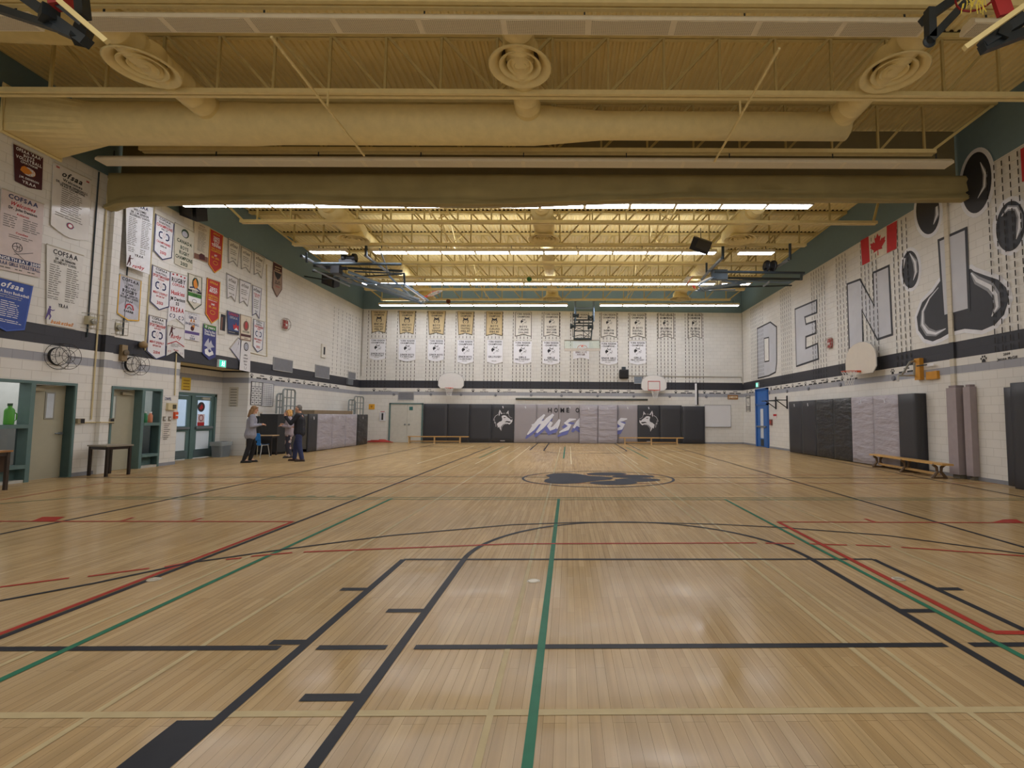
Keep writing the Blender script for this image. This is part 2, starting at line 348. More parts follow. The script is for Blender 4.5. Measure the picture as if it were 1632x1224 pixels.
# painted letters and paw on the right wall
LETC = mat('#bfc1c8', .5, noise=.08, scale=1.2); DARKP = mat('#2f3036', .5); HALO = mat('#dfe1e8', .6)
def c18(pts): return [RW(1180+x/3.61, 230+y/3.61) for x, y in pts]
def c14(pts): return [RW(1440+x/3.823, 240+y/3.823) for x, y in pts]
def c83(pts): return [RW(830+x/3.472, 350+y/3.472) for x, y in pts]
E_ = [RW(*p) for p in ((1266.7, 491.8), (1302.4, 476.5), (1302.7, 499.3), (1283.9, 506.5), (1285.3, 515.3), (1301, 509.8), (1301.9, 532), (1285.3, 538), (1285.3, 553.6), (1303.8, 545.8), (1305.7, 573.2), (1269, 585.4))]
LET = dict(D=c83([(1308, 600), (1382, 563), (1418, 590), (1419, 790), (1412, 848), (1372, 868), (1312, 882)]), E=E_,
           N=c18([(612, 800), (692, 770), (770, 920), (760, 735), (860, 690), (880, 1100), (788, 1130), (703, 965), (712, 1165), (625, 1185)]),
           I=c18([(1137, 548), (1308, 472), (1328, 958), (1167, 1000)]))
for k, pts in LET.items():
    m = MB(); d = .016 if k == 'I' else .008
    m.use(0).poly(FR, pts, d); m.use(1).poly(FR, inset(pts, .075), d+.004)
    if k == 'D':
        h = c83([(1347, 655), (1375, 648), (1377, 785), (1350, 790)]); m.use(0).poly(FR, h, d+.007); m.use(2).poly(FR, inset(h, .06), d+.01)
    o = m.build('painted_letter', [DARKP, LETC, mat('#dddbd6', .5)], wr); o['kind'] = 'structure'; lab(o, f'large silver letter {k} with dark outline painted on the right wall')
def toe(cx, cy, rx, ry, rot): return c14(ell(cx, cy, rx, ry, 36, rot))
PAD = c14([(225, 795), (180, 860), (115, 925), (82, 1015), (92, 1095), (130, 1148), (180, 1163), (230, 1142), (295, 1105), (375, 1086), (480, 1095), (560, 1060), (615, 1000), (645, 905), (628, 835), (580, 787), (505, 762), (430, 735), (412, 720), (330, 745)])
GREYP = mat('#8b8d93', .5)
for nm, pts, hl in (('painted_pad', PAD, [([(215, 835), (160, 900), (120, 980), (118, 1060), (150, 1105), (200, 1115), (260, 1085)], [.05, .1, .2, .32, .4, .25, .05]), ([(415, 745), (450, 790), (530, 830), (565, 880), (575, 950), (540, 1010)], [.1, .35, .4, .35, .3, .05])]),
                    ('painted_toe', toe(447, 195, 90, 188, .1), [([(470, 70), (500, 140), (495, 220), (455, 290)], [.03, .22, .2, .03])]),
                    ('painted_toe', toe(150, 370, 72, 140, -.02), [([(205, 340), (208, 390), (185, 450)], [.2, .3, .05])]),
                    ('painted_toe', toe(43, 724, 52, 114, .0), [([(40, 625), (72, 680), (78, 740), (62, 790)], [.05, .3, .25, .03]), ([(10, 655), (2, 720)], [.2, .03])]),
                    ('painted_toe', toe(655, 460, 88, 155, .12), [([(600, 400), (640, 350), (690, 350), (712, 400), (710, 470), (690, 540)], [.05, .22, .2, .25, .28, .03])])):
    m = MB(); m.use(1).poly(FR, inset(pts, -.1), .006); m.use(0).poly(FR, pts, .009)
    for h, ws in hl: m.use(2).stroke(FR, c14(h), [q*.6 for q in ws], .012); m.use(1).stroke(FR, c14(h), [q*.25 for q in ws], .014)
    o = m.build(nm, [DARKP, HALO, GREYP], wr); o['kind'] = 'structure'
# ---- game lines and paw painted on the floor
def fpart(nm, h, rough=.3): return MB(), nm, mat(h, rough, noise=.08, scale=9)
KX = .7525; YC = 13.55
blk, grn, red, pale, wht = MB(), MB(), MB(), MB(), MB()
def ln(m, x0, y0, x1, y1, w=.054, d=.0022): m.stroke(FF, [(x0, y0), (x1, y1)], w, d)
def arc(m, cx, cy, rx, ry, a0, a1, w=.05, d=.0026, n=48): m.stroke(FF, [(cx+rx*math.cos(math.radians(a0+(a1-a0)*i/n)), cy+ry*math.sin(math.radians(a0+(a1-a0)*i/n))) for i in range(n+1)], w, d)
def both(m, x0, y0, x1, y1, w=.05, d=.0022):
    ln(m, x0, y0, x1, y1, w, d); ln(m, x0, 2*YC-y0, x1, 2*YC-y1, w, d)
IL, IR, OL, OR = -1.077, 2.582, -1.701, 3.24
for x, y0, y1 in ((IL, -1, 5.228), (IR, -1, 5.228), (OL, -1, 5.228), (OR, -1, 5.228)): both(blk, x, y0, x, y1, .062)
both(blk, OL, 5.228, OR, 5.228)
for a in (0, 1):
    c = 5.228 if not a else 2*YC-5.228; s = 1 if not a else -1
    arc(blk, KX, c, 1.83, 1.83*s, 0, 180, .06)
    pts = [(KX-9.2, c-4.9*s)]
for y in (3.03, 4.05, 2.03): 
    pass
for x, y, dx in ((OL, 4.35, -.24), (OL, 3.36, -.24), (IL, 3.88, -.3), (IL, 2.72, -.32), (OR, 4.33, .22), (IR, 3.85, .26)):
    both(blk, x, y, x+dx, y, .07)
ln(blk, OL-.1, -1, OL-.1, 2.53, .19); 
for x0, x1 in ((-11, -1.84), (-1.6, -1.16), (-.98, 2.5), (2.67, 9.9)): ln(blk, x0, 3.282, x1, 3.282, .06, .0024)
ln(blk, -3.766, 0, -3.766, 24.3); ln(blk, 5.326, 0, 5.326, 24.3)
ln(blk, -7.0, 1, -7.0, 26.6); ln(blk, *FW2(1256, 721), *FW2(1640, 794))
rgx = FW2(1560, 779)[0]
for u0, v0, u1, v1 in ((0, 761.5, 700, 759.8), (700, 759.8, 1632, 763)): ln(blk, *FW2(u0, v0), *FW2(u1, v1), .05)
# three-point arc through points read off the floor
P3 = [FW2(u, v) for u, v in ((0, 958), (150, 930), (305, 897), (455, 875.5), (620, 854), (816, 836.5), (930, 832.5), (1040, 833), (1150, 836), (1246, 841), (1412, 853.5), (1632, 883))]
blk.stroke(FF, [(-7.5, P3[0][1]-1.6)]+P3+[(9, P3[-1][1]-1.2)], .05, .0028)
blk.stroke(FF, [(x, 2*YC-y) for x, y in [(-7.5, P3[0][1]-1.6)]+P3+[(9, P3[-1][1]-1.2)]][::-1], .05, .0028)
for x in (-.165, -3.166, 2.864):
    ln(grn, x, -.5, x, 9.0, .05, .0032); ln(grn, x, 17.6, x, 24.3, .05, .0032)
for v in (792.3, 795.2): ln(grn, *FW2(130, v), *FW2(1640, v+2), .03, .003)
ln(grn, *FW2(0, 803), *FW2(130, 792.5), .03, .003)
for u in range(425, 560, 32): ln(grn, *FW2(u, 791), *FW2(u+14, 791), .05, .003)
ln(red, *FW2(-40, 831), *FW2(467, 831.5), .05, .003); ln(red, *FW2(467, 831.5), *FW2(-60, 1034), .05, .0034)
ln(red, *FW2(1240, 832), *FW2(1660, 833.5), .05, .003); ln(red, *FW2(1240, 832), *FW2(1582, 1008.5), .06, .0036); ln(red, *FW2(1582, 1008.5), *FW2(1660, 1009.5), .06, .0036)
for pts in ([(50, 831), (86, 831), (104, 824), (68, 824)], [(1580, 833), (1632, 834), (1620, 828), (1600, 828)]): red.poly(FF, [FW2(*p) for p in pts], .0036)
for a, b in (((195, 830), (213, 825)), ((306, 830), (322, 826)), ((1378, 827), (1394, 832))): ln(red, *FW2(*a), *FW2(*b), .05, .0034)
RD = [((0, 936), (110, 921.5)), ((140, 919), (238, 906)), ((262, 904), (300, 897)), ((360, 892), (385, 889.5)), ((400, 887), (466, 881)), ((484, 880), (816, 867)), ((816, 867), (1206, 865.5)), ((1220, 866), (1266, 866.5)), ((1290, 867), (1350, 869)), ((1364, 869), (1420, 871.5)), ((1436, 872.5), (1640, 887))]
for a, b in RD: ln(red, *FW2(*a), *FW2(*b), .045, .003)
for v0, v1 in ((754.3, 755), (767.4, 768.5)): ln(red, *FW2(180, v0+3), *FW2(1632, v1+2), .03, .003)
ln(red, *FW2(0, 797), *FW2(180, 767.5), .03, .003)
for x in (-3.35, -2.35, 1.85, 2.05, 3.75): ln(pale, x, 0, x, 24.2, .035, .002)
ln(pale, *FW2(-40, 1141), *FW2(1640, 1131), .05, .002); ln(pale, -.38, .4, -.38, 24, .035, .002)
for x in (-4.7, -2.9, -1.9, .1, 2.2, 3.3, 4.1, 4.7): ln(wht, x, 15.5, x, 24.6, .03, .002)
# (darker and paler paint sits a hair above the boards)
for m, nm, h in ((pale, 'pale_court_lines', '#ab9d7c'), (wht, 'white_court_lines', '#c9bd9b'), (red, 'red_court_lines', '#97372f'), (blk, 'black_court_lines', '#2c2e34'), (grn, 'green_court_lines', '#2f6a55')):
    o = m.build(nm, soften(mat(h, .32, noise=.08, scale=9), .3), floor); o['kind'] = 'structure'
m = MB()
c82 = lambda pts: [FW2(820+x/5.44, 560+y/5.44) for x, y in pts]
def cel(cx, cy, rx, ry): return c82(ell(cx, cy, rx, ry, 32))
m.poly(FF, c82([(270, 1075), (340, 1058), (450, 1056), (560, 1064), (650, 1080), (760, 1085), (830, 1092), (858, 1102), (830, 1112), (740, 1120), (660, 1130), (540, 1145), (420, 1150), (310, 1147), (255, 1132), (262, 1115), (305, 1098), (288, 1085)]), .004)
for a in ((800, 1064, 172, 14), (1030, 1086, 185, 14), (1065, 1116, 200, 16), (858, 1141, 208, 18)): m.poly(FF, cel(*a), .004)
ec = c82([(728, 1108)])[0]
rw, rn = abs(c82([(1384, 1108)])[0][0]-c82([(72, 1108)])[0][0])/2, abs(c82([(720, 1040)])[0][1]-c82([(720, 1178)])[0][1])/2
ym = (c82([(720, 1040)])[0][1]+c82([(720, 1178)])[0][1])/2
arc(m, ec[0], ym, rw, rn, 0, 360, .06, .004, 64)
o = m.build('paw_emblem', soften(mat('#3d4049', .33), .3), floor); o['kind'] = 'structure'
for u, v in ((850, 926), (1432, 923), (245, 924)):
    p = onZ(u, v); m = MB(); m.lathe(p, [(0, .004), (.045, .004), (.06, .002)], 20); m.ringt(p+V((0, 0, .004)), (0, 0, 1), .05, .003, 20, 4)
    o = m.build('floor_socket_cover', mat('#b8b2a4', .35, .5), floor); o['kind'] = 'structure'
# ------------------------------------------------------------------ roof trusses, lights, ducts, divider curtain
def SK(y): return .012+.0013*y                       # the steel runs a little out of square with the walls
def cz(x, y, z): return (x, y-SK(y)*(x+.9), z)
TY = {-2: 4.95, -1: 7.01, 0: 9.09, 1: 11.12, 2: 13.22, 3: 15.33, 4: 17.41, 5: 19.5, 6: 21.55, 7: 23.65, 8: 25.74}
WHICH = {-2: 'above the camera', -1: 'at the top edge above the nearest light row', 0: 'behind the three near round diffusers', 1: 'between the large round duct and the curtain', 2: 'just beyond the rolled curtain',
         3: 'first fully seen beyond the rolled curtain', 4: 'above the broken light row with two short end lights', 5: 'between two lit rows in mid far bay', 6: 'above the second last lit row', 7: 'next to last before the back wall', 8: 'last one, in front of the green back wall'}
WEBC = mat('#bba973', .55)
for k, y in TY.items():
    x0, x1 = (-10.1, 8.5) if k not in (-2, -1, 0, 3) else ((-11.6, 9.85) if k != 3 else (-10.6, 9.75))
    t = thing('roof_truss', 'cream open web steel roof truss '+WHICH[k], 'roof truss', cz(-.9, y, ZC-.07), 'steel roof trusses')
    m = MB()
    for dy in (-.05, .05): m.bar(cz(XL, y+dy, ZD-.055), cz(XR, y+dy, ZD-.055), .07, .1)
    m.build('top_chord', CREAM2, t)
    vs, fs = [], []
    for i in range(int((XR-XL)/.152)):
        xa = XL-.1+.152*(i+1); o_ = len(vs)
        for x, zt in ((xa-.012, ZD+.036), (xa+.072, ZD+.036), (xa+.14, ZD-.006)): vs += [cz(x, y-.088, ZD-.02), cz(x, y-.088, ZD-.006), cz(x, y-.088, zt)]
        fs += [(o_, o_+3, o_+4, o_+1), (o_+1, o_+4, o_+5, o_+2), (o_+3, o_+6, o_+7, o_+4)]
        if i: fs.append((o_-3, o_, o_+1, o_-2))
    if k > -2: MB().add(vs, fs).build('flute_shade', mat('#3a2f1c', .9), t)  # dark teeth stand in for the shade in the gaps under the deck flutes
    m = MB()
    for dy in (-.055, .055): m.bar(cz(x0, y+dy, ZC), cz(x1, y+dy, ZC), .065, .09)
    m.build('bottom_chord', CREAM, t)
    xc = -.9; n = 9
    for i in range(-n, n):
        x = xc+i*1.08+.54
        if x0 < x < x1: MB().bar(cz(x, y, ZC), cz(x, y, ZD-.04), .045, .045, (1, 0, 0)).build('web_member', WEBC, t)
        if i < 0: a, b = x, x+1.08
        else: a, b = x, x-1.08
        if x0 < min(a, b) and max(a, b) < x1: MB().bar(cz(a, y, ZD-.05), cz(b, y, ZC), .05, .04, (0, 1, 0)).build('web_member', WEBC, t)
    MB().bar(cz(x0+.1, y, ZC), cz(max(XL, x0-1.5), y, ZD-.05), .06).build('end_brace', CREAM2, t); MB().bar(cz(x1-.1, y, ZC), cz(min(XR, x1+1.5), y, ZD-.05), .06).build('end_brace', CREAM2, t)
# bridging rods across the trusses
for x, ys, wd in ((-4.65, (7.32, 10.78), 'left near bay'), (3.3, (7.32, 10.78), 'right near bay'), (-4.3, (13.2, 26), 'left far bay'), (3.2, (13.2, 26), 'right far bay')):
    m = MB(); zr = 7.34 if ys[0] < 10 else ZC+.07; m.bar((x, ys[0], zr), (x, ys[1], zr), .035)
    yy = [y for y in TY.values() if ys[0]-.2 <= y <= ys[1]+.2]
    if zr < 7.5:
        for a in yy: m.bar((x, a, zr-.02), (x, a, ZC), .03)
    for a, b in zip(yy, yy[1:]):
        if zr < 7.5 and 9 < a < 11: continue
        m.bar((x+.12, a, ZC+.08), (x+.12, b, ZD-.06), .03); m.bar((x-.12, a, ZD-.06), (x-.12, b, ZC+.08), .03)
    tag(m.build('truss_bridging', CREAM), f'thin cream cross bracing rods linking trusses, {wd}', 'bracing', 'truss bracing')
# light rows
TUBE = emat('#f4f6ff', 20); OFFL = mat('#d9d1bc', .5, noise=.03, scale=30); HOUS = mat('#e2d8bf', .5)
def louver():
    m = bpy.data.materials.new('louver_lens'); m.use_nodes = True; nt = m.node_tree; b = nt.nodes['Principled BSDF']
    g = nt.nodes.new('ShaderNodeNewGeometry'); br = nt.nodes.new('ShaderNodeTexBrick'); br.offset = 0
    br.inputs['Scale'].default_value = 1; br.inputs['Brick Width'].default_value = .03; br.inputs['Row Height'].default_value = .03; br.inputs['Mortar Size'].default_value = .004
    br.inputs['Color1'].default_value = col('#b0a68e'); br.inputs['Color2'].default_value = col('#a89d84'); br.inputs['Mortar'].default_value = col('#ddd3b8')
    nt.links.new(g.outputs['Position'], br.inputs['Vector']); nt.links.new(br.outputs['Color'], b.inputs['Base Color']); b.inputs['Roughness'].default_value = .4
    return m
LOUV = louver()
def lightrow(x0, x1, y, z, lens, label, wid=.3, zt=None):
    t = thing('fluorescent_light', label, 'light', cz((x0+x1)/2, y, z), 'suspended light rows')
    m = MB()
    yb, yt = y-wid/2, y+wid/2
    P = lambda x, yy, zz: cz(x, yy, zz)
    vs = []
    for x in (x0, x1): vs += [P(x, yb, z+.005), P(x, yt, z+.005), P(x, yt, z+.06), P(x, y+.09, z+.13), P(x, y-.09, z+.13), P(x, yb, z+.06)]
    m.add(vs, [(5, 4, 3, 2, 1, 0), (6, 7, 8, 9, 10, 11)]+[(i, (i+1) % 6, 6+(i+1) % 6, 6+i) for i in range(6)])
    m.build('housing', HOUS, t)
    n = max(2, int((x1-x0)/2.4)+1)
    for i in range(n):
        x = x0+.3+(x1-x0-.6)*i/max(1, n-1); MB().bar(P(x, y, z+.12), P(x, y, ZC-.02), .02).build('hanger', DSTEEL, t)
    n = max(1, round((x1-x0)/1.24)); s = (x1-x0)/n
    for i in range(n):
        a, b = x0+i*s+.045, x0+(i+1)*s-.045
        MB().add([P(a, yb+.02, z), P(b, yb+.02, z), P(b, yt-.02, z), P(a, yt-.02, z), P(a, yb+.02, z+.02), P(b, yb+.02, z+.02), P(b, yt-.02, z+.02), P(a, yt-.02, z+.02)],
                 [(3, 2, 1, 0), (0, 1, 5, 4), (1, 2, 6, 5), (2, 3, 7, 6), (3, 0, 4, 7)]).build('diffuser', lens, t)
lightrow(-7.45, 5.4, 7.12, 7.42, LOUV, 'unlit louvered light row along the top edge of the view')
lightrow(-11.2, -8.2, 7.12, 7.42, LOUV, 'short unlit louvered light in the top left corner'); lightrow(6.05, 9.4, 7.12, 7.42, LOUV, 'short unlit louvered light in the top right corner')
lightrow(-11.05, 8.85, 11.13, 7.38, OFFL, 'long unlit light row in front of the rolled curtain')
lightrow(-11.0, 6.75, 13.4, 7.38, TUBE, 'long lit light row half hidden behind the rolled curtain')
lightrow(-9.45, -8.1, 17.4, 7.4, TUBE, 'short lit light left of the broken row, above the left folded backstop'); lightrow(-7.15, 5.28, 17.4, 7.4, TUBE, 'long lit middle section of the broken light row'); lightrow(6.05, 7.36, 17.4, 7.4, TUBE, 'short lit light right of the broken row, near the right folded backstop')
lightrow(-9.3, 6.45, 21.5, 7.38, TUBE, 'lit light row second from the back wall'); lightrow(6.7, 8.0, 21.5, 7.38, TUBE, 'short lit light above the right folded backstop glass')
lightrow(-10.2, -.08, 25.75, 7.38, TUBE, 'lit light row nearest the back wall, left of the hanging backstop'); lightrow(1.6, 8.95, 25.75, 7.38, TUBE, 'lit light row nearest the back wall, right of the hanging backstop')
# ducts
t = thing('air_duct', 'large round cream main duct running across the hall from a flared wall outlet', 'duct', (-3, 10.3, 7.4), 'ceiling ducts')
MAIN = t; DZ, DY = 7.82, 10.3
KD = .0255; dxa = V((1, -KD, 0)).normalized(); DCY = lambda x: DY-KD*(x+.9)
m = MB()
m.lathe((-10.3, DCY(-10.3), DZ), [(.43, 0), (.43, 3.3), (.405, 3.9), (.4, 9.5), (.285, 11.0), (.285, 16.3), (0, 16.3)], 28, dxa)
o = m.build('duct_body', CREAM, t, True)
m = MB()
sq = [(XL+.02, 9.95, 7.3), (XL+.02, 11.1, 7.3), (XL+.02, 11.1, 8.25), (XL+.02, 9.95, 8.25)]
cn = [(-10.3, DCY(-10.3)+.43*math.cos(a), DZ+.43*math.sin(a)) for a in [math.radians(225+i*90/6) for i in range(24)]]
sqr = []
for i in range(4):
    a, b = V(sq[i]), V(sq[(i+1) % 4]); sqr += [tuple(a+(b-a)*k/6) for k in range(6)]
m.add(sqr+cn, [(r*24+i, r*24+(i+1) % 24, (r+1)*24+(i+1) % 24, (r+1)*24+i) for r in range(1) for i in range(24)])
m.build('wall_transition', CREAM, t, False)
m = MB(); m.path([V((XL+.06, y, z)) for y, z in ((9.93, 7.28), (11.12, 7.28), (11.12, 8.27), (9.93, 8.27))], .045, 4, True); m.build('wall_flange', CREAM, t)
def spiral(y0, y1, x, z, r, cap0, cap1):
    m = MB(); n = 20; prof = []; y = y0
    k = int((y1-y0)/.28)
    for i in range(k+1):
        yy = y0+(y1-y0)*i/k; prof += [(r, yy-y0), (r+.008, yy-y0+.012), (r, yy-y0+.024)]
    if cap0: prof = [(0, -r*.8), (r*.5, -r*.68), (r*.85, -r*.4)]+prof
    if cap1: prof += [(r*.85, y1-y0+r*.4), (r*.5, y1-y0+r*.68), (0, y1-y0+r*.8)]
    return m.lathe((x, y0, z), prof, n, (0, 1, 0))
def diffuser(p, label, r=.54):
    t = thing('round_air_diffuser', label, 'air diffuser', p, 'round air diffusers'); x, y, z = p
    m = MB()
    m.lathe(p, [(r, .0), (r+.02, .015), (r, .03), (r*.8, .10), (r*.62, .2), (r*.58, .42)], 32); m.lathe(p, [(r, 0), (r*.9, .012), (r*.76, .09), (r*.6, .2)], 32)
    m.build('flange', CREAM, t, True)
    MB().lathe(p, [(0, .19), (r*.62, .19)], 24).build('throat', mat('#4a4236', .9), t)
    for a, b, zz in ((.68, .5, .02), (.42, .28, .03), (.2, .1, .03)):
        MB().lathe(p, [(r*a, zz), (r*a*1.03, zz+.012), (r*b, zz+.10), (r*b*.94, zz+.095), (r*a*.93, zz+.005), (r*a, zz)], 28).build('cone_ring', CREAM, t, True)
    MB().lathe(p, [(0, .03), (r*.09, .03), (r*.1, .045), (r*.06, .12), (0, .13)], 16).build('center_cap', CREAM, t, True)
NM = {0: 'left', 1: 'middle', 2: 'right'}
for i, (x, u, v) in enumerate(((-7.6, 228, 110), (-.9, 829, 109), (5.85, 1425, 118))):
    p = onZ(u, v, 7.66)
    ctr = ['largest duct mouth beside the dark folded backstop corner', 'over the centre of the near bay', 'beside the right wall mural end of the near bay'][i]
    t = MAIN
    spiral(p.y-.4-(1.0 if i else 1.6), DCY(p.x)-.24, p.x, 7.95, .27, False, True).build('branch_duct', CREAM, t, True)
    if i == 0: MB().tube((-11.74, 8.2, 8.25), (p.x-.1, 8.2, 8.15), .3, 20).build('side_branch', CREAM2, t, True)
    diffuser(p, f'round cream diffuser with concentric rings in the near bay, {NM[i]} of the three')
    far = thing('air_duct', f'long cream branch duct running back through the trusses, {NM[i]} of the three', 'duct', (p.x, 19, 8.1), 'ceiling ducts')
    spiral(13.7, 26.2, (p.x if i != 2 else 5.9), 8.12, .25 if i != 1 else .25, True, True).build('duct_body', CREAM, far, True)
    m = MB(); m.tube((p.x if i != 2 else 5.9, 15.3, 8.1), (p.x if i != 2 else 5.9, 17.4, 8.1), .36, 20); m.build('plenum', CREAM, far, True)
for u, v, z, lb in ((563, 383, 7.66, 'left of three below the first far trusses'), (867, 383, 7.66, 'middle of three below the first far trusses'), (1180, 383, 7.66, 'right of three below the first far trusses'), (880, 477, 7.66, 'middle, close to the back wall'), (1085, 477, 7.66, 'right, close to the back wall'), (677, 474, 7.66, 'left, behind the raised left hoop')):
    diffuser(onZ(u, v, z), 'round cream diffuser in the far bay, '+lb)
# rolled divider curtain across the hall
OLIVE = mat('#9a8c5e', .75, noise=.12, scale=1.7, bump=1.0); OLIVE2 = mat('#7c7150', .8, noise=.08, scale=2)
t = thing('divider_curtain', 'olive fabric divider curtain rolled up across the whole hall under the roof', 'curtain', (-.9, 12.1, 6.75))
XA, XB, n = XL+.02, XR-.02, 150
BP = [(160, 328), (180, 320), (300, 318), (480, 319), (560, 323), (740, 328), (840, 328.5), (915, 326), (1050, 323), (1080, 322.5), (1150, 324), (1200, 324), (1290, 326), (1400, 328), (1527, 328.5)]
def zb(x):
    pts = [(lambda p: (p.x, p.z))(onY(u, v, 12.1)) for u, v in BP]
    if x <= pts[0][0]: return pts[0][1]
    for (a, za), (b, z_) in zip(pts, pts[1:]):
        if x <= b: return za+(z_-za)*(x-a)/(b-a)
    return pts[-1][1]
def wob(x, s): return 1.8*(math.sin(x*1.7+s)+.6*math.sin(x*3.3+s*2.1)+.35*math.sin(x*6.1+s*3.7))
v = []; 
for i in range(n+1):
    x = XA+(XB-XA)*i/n; b = zb(x); tp = 7.62
    prof = [(12.3, tp), (12.02, tp-.02), (11.98+.012*wob(x, 1), tp-.12-.02*math.sin(x*.9)), (12.02, tp-.17-.02*math.sin(x*.9)), (11.99+.018*wob(x, 2), tp-.4), (12.0+.02*wob(x, 3), b+.22), (12.03, b+.15),
            (11.97+.012*wob(x, 4), b+.13), (12.0, b+.095), (11.95+.012*wob(x, 5), b+.075), (11.99, b+.045), (11.94+.012*wob(x, 6), b+.025), (11.98, b), (12.2, b), (12.26, b+.1), (12.3, tp-.2)]
    v += [cz(x, y, z+(.012*wob(x*1.3, y*9) if 2 < j < 6 else 0)) for j, (y, z) in enumerate(prof)]
k = 16
o = MB().add(v, [(i*k+j, (i+1)*k+j, (i+1)*k+j+1, i*k+j+1) for i in range(n) for j in range(k-1)]).build('rolled_fabric', OLIVE, t, True)
MB().add([cz(XL+.02, 12.35, 7.55), cz(XR-.02, 12.35, 7.55), cz(XR-.02, 12.35, ZD), cz(XL+.02, 12.35, ZD)], [(0, 1, 2, 3)]).build('header_panel', OLIVE2, t)
# cables and conduit down the left wall
for nm, a, lb in (('conduit', [(LW(149, 380)[0], 7.5), (LW(149, 380)[0], 3.35)], 'dark steel cable guide on the left wall beside the shiny white banner'),
                  ('conduit', [(12.33, 7.5), (12.33, 1.35)], 'long cream conduit running down beside the left wall pier'),
                  ('conduit', [(13.02, 7.5), (13.02, 3.55)], 'dark cable hanging behind the tall white curtain side banner'),
                  ('conduit', [(LW(239, 420)[0], 7.5), (LW(239, 420)[0], 3.25)], 'cream pipe on the left wall beside the basketball champions banner'),
                  ('conduit', [(LW(278.5, 590)[0], 3.3), (LW(277, 640)[0], 2.05)], 'thin cream conduit above the switch box beside the alcove'),
                  ('conduit', [(LW(425.5, 400)[0], 7.3), (LW(425, 560)[0], 3.75), (LW(397, 560)[0]-.2, 3.78)], 'thin cream conduit bent along the left wall past the small basketball banner')):
    m = MB(); m.path([FL(p, z, .019) for p, z in a], .017 if 'dark' not in lb else .016, 6)
    tag(m.build(nm, DSTEEL if 'dark' in lb else mat('#cbbd96', .5)), lb, 'conduit')
# ------------------------------------------------------------------ folded backstops
def P3(u, v, y): return onY(u, v, y)
def tubes(t, nm, mt, segs, sq=False):
    for a, b, r in segs:
        m = MB(); (m.bar(P3(*a), P3(*b), 2*r) if sq else m.tube(P3(*a), P3(*b), r, 8)); m.build(nm, mt, t)
def hoop(t, c, nrm, net=True, R=.2286, back=None, drop=.42, drag=(0, 0, -1)):
    n = V(nrm).normalized()
    rim = MB().ringt(c, n, R, .011, 28, 6).build('rim', ORANGE, t, True)
    if back is not None:
        m = MB(); m.bar(back, V(c)+(V(back)-V(c)).normalized()*R, .1, .06); m.build('rim_bracket', ORANGE, rim)
    if net:
        d = V(drag); x = n.orthogonal().normalized(); y = n.cross(x); m = MB()
        def q(i, s): 
            rr = R*(1-.5*s**.7); a = 2*math.pi*i/12; return V(c)+(x*math.cos(a)+y*math.sin(a))*rr+d*(drop*s)
        for i in range(12):
            for s in range(5):
                f = (i+.5*(s % 2)); m.tube(q(f, s/5), q(f+.5, (s+1)/5), .006, 4, caps=False); m.tube(q(f, s/5), q(f-.5, (s+1)/5), .006, 4, caps=False)
        m.build('net', NETW, rim)
# left far one, swung up sideways
t = thing('folded_backstop', 'steel framed basketball backstop folded up under the roof on the left far side', 'basketball backstop', P3(590, 440, 19), 'ceiling backstops')
tubes(t, 'frame_rail', DSTEEL, [((500, 420, 18), (640, 421, 18), .055), ((500, 424, 20), (641, 432, 19.5), .05), ((565, 433, 18.5), (645, 436, 18.5), .03), ((515, 444, 20), (640, 437, 19), .03), ((498, 432, 19), (580, 446, 21), .03)])
tubes(t, 'brace_arm', STEEL, [((480, 408, 17.5), (560, 450, 20), .06), ((582, 407, 17.4), (622, 436, 19.5), .05), ((500, 430, 18), (557, 456, 20.5), .035), ((605, 396, 17.4), (618, 432, 18.4), .03)])
tubes(t, 'drop_post', DSTEEL, [((583.5, 392, 17.4), (583.5, 408, 17.4), .05), ((644, 436, 18.6), (645, 454, 19), .04), ((488, 402, 17.4), (489, 418, 17.6), .04)])
tubes(t, 'mast_tube', BLUEST, [((538, 434, 19.3), (672, 483, 20.3), .06), ((555, 433, 18.8), (668, 478, 19.6), .06), ((532, 440, 20), (668, 482, 21), .05), ((545, 447, 20.4), (660, 476, 20.4), .05), ((620, 440, 19), (652, 470, 20), .04), ((575, 448, 20), (640, 458, 19.4), .035), ((560, 440, 19), (610, 462, 20.6), .03)])
m = MB(); a, b, c_, d = P3(585, 452, 19.0), P3(672, 484, 20.4), P3(682, 478, 18.6), P3(645, 453, 18.2)
m.add([a, b, c_, d], [(0, 1, 2, 3)]); m.build('glass_board', glass('#b9c9d6', .25), t)
m = MB(); m.path([a, b, c_, d], .03, 5, True); m.build('board_frame', BLUEST, t)
m = MB(); p = P3(557, 411, 18.2); m.lathe(p-V((.25, 0, 0)), [(0, 0), (.16, 0), (.16, .12), (.09, .14), (.09, .36), (.16, .38), (.16, .5), (0, .5)], 16, (1, 0, 0)); m.box(p.x-.35, p.x+.25, p.y-.1, p.y+.1, p.z-.22, p.z-.08); m.build('hoist_winch', BLACK, t)
m = MB(); p = P3(537, 430, 18.6); m.box(p.x-.18, p.x+.15, p.y-.15, p.y+.15, p.z-.16, p.z+.16); m.tube(p+V((-.4, 0, .1)), p+V((.4, 0, .05)), .06, 8); m.build('fold_hinge', BLACK, t)
m = MB(); m.bar(P3(645, 455, 19), P3(676, 477, 19.4), .05); m.build('board_edge', WHITE, t)
rc = P3(690, 468, 19.5); bk = P3(672, 476, 19.5); hoop(t, rc, (rc-bk).cross(V((0, 1, 0))), True, back=bk, drag=(.8, 0, .25), drop=.35)
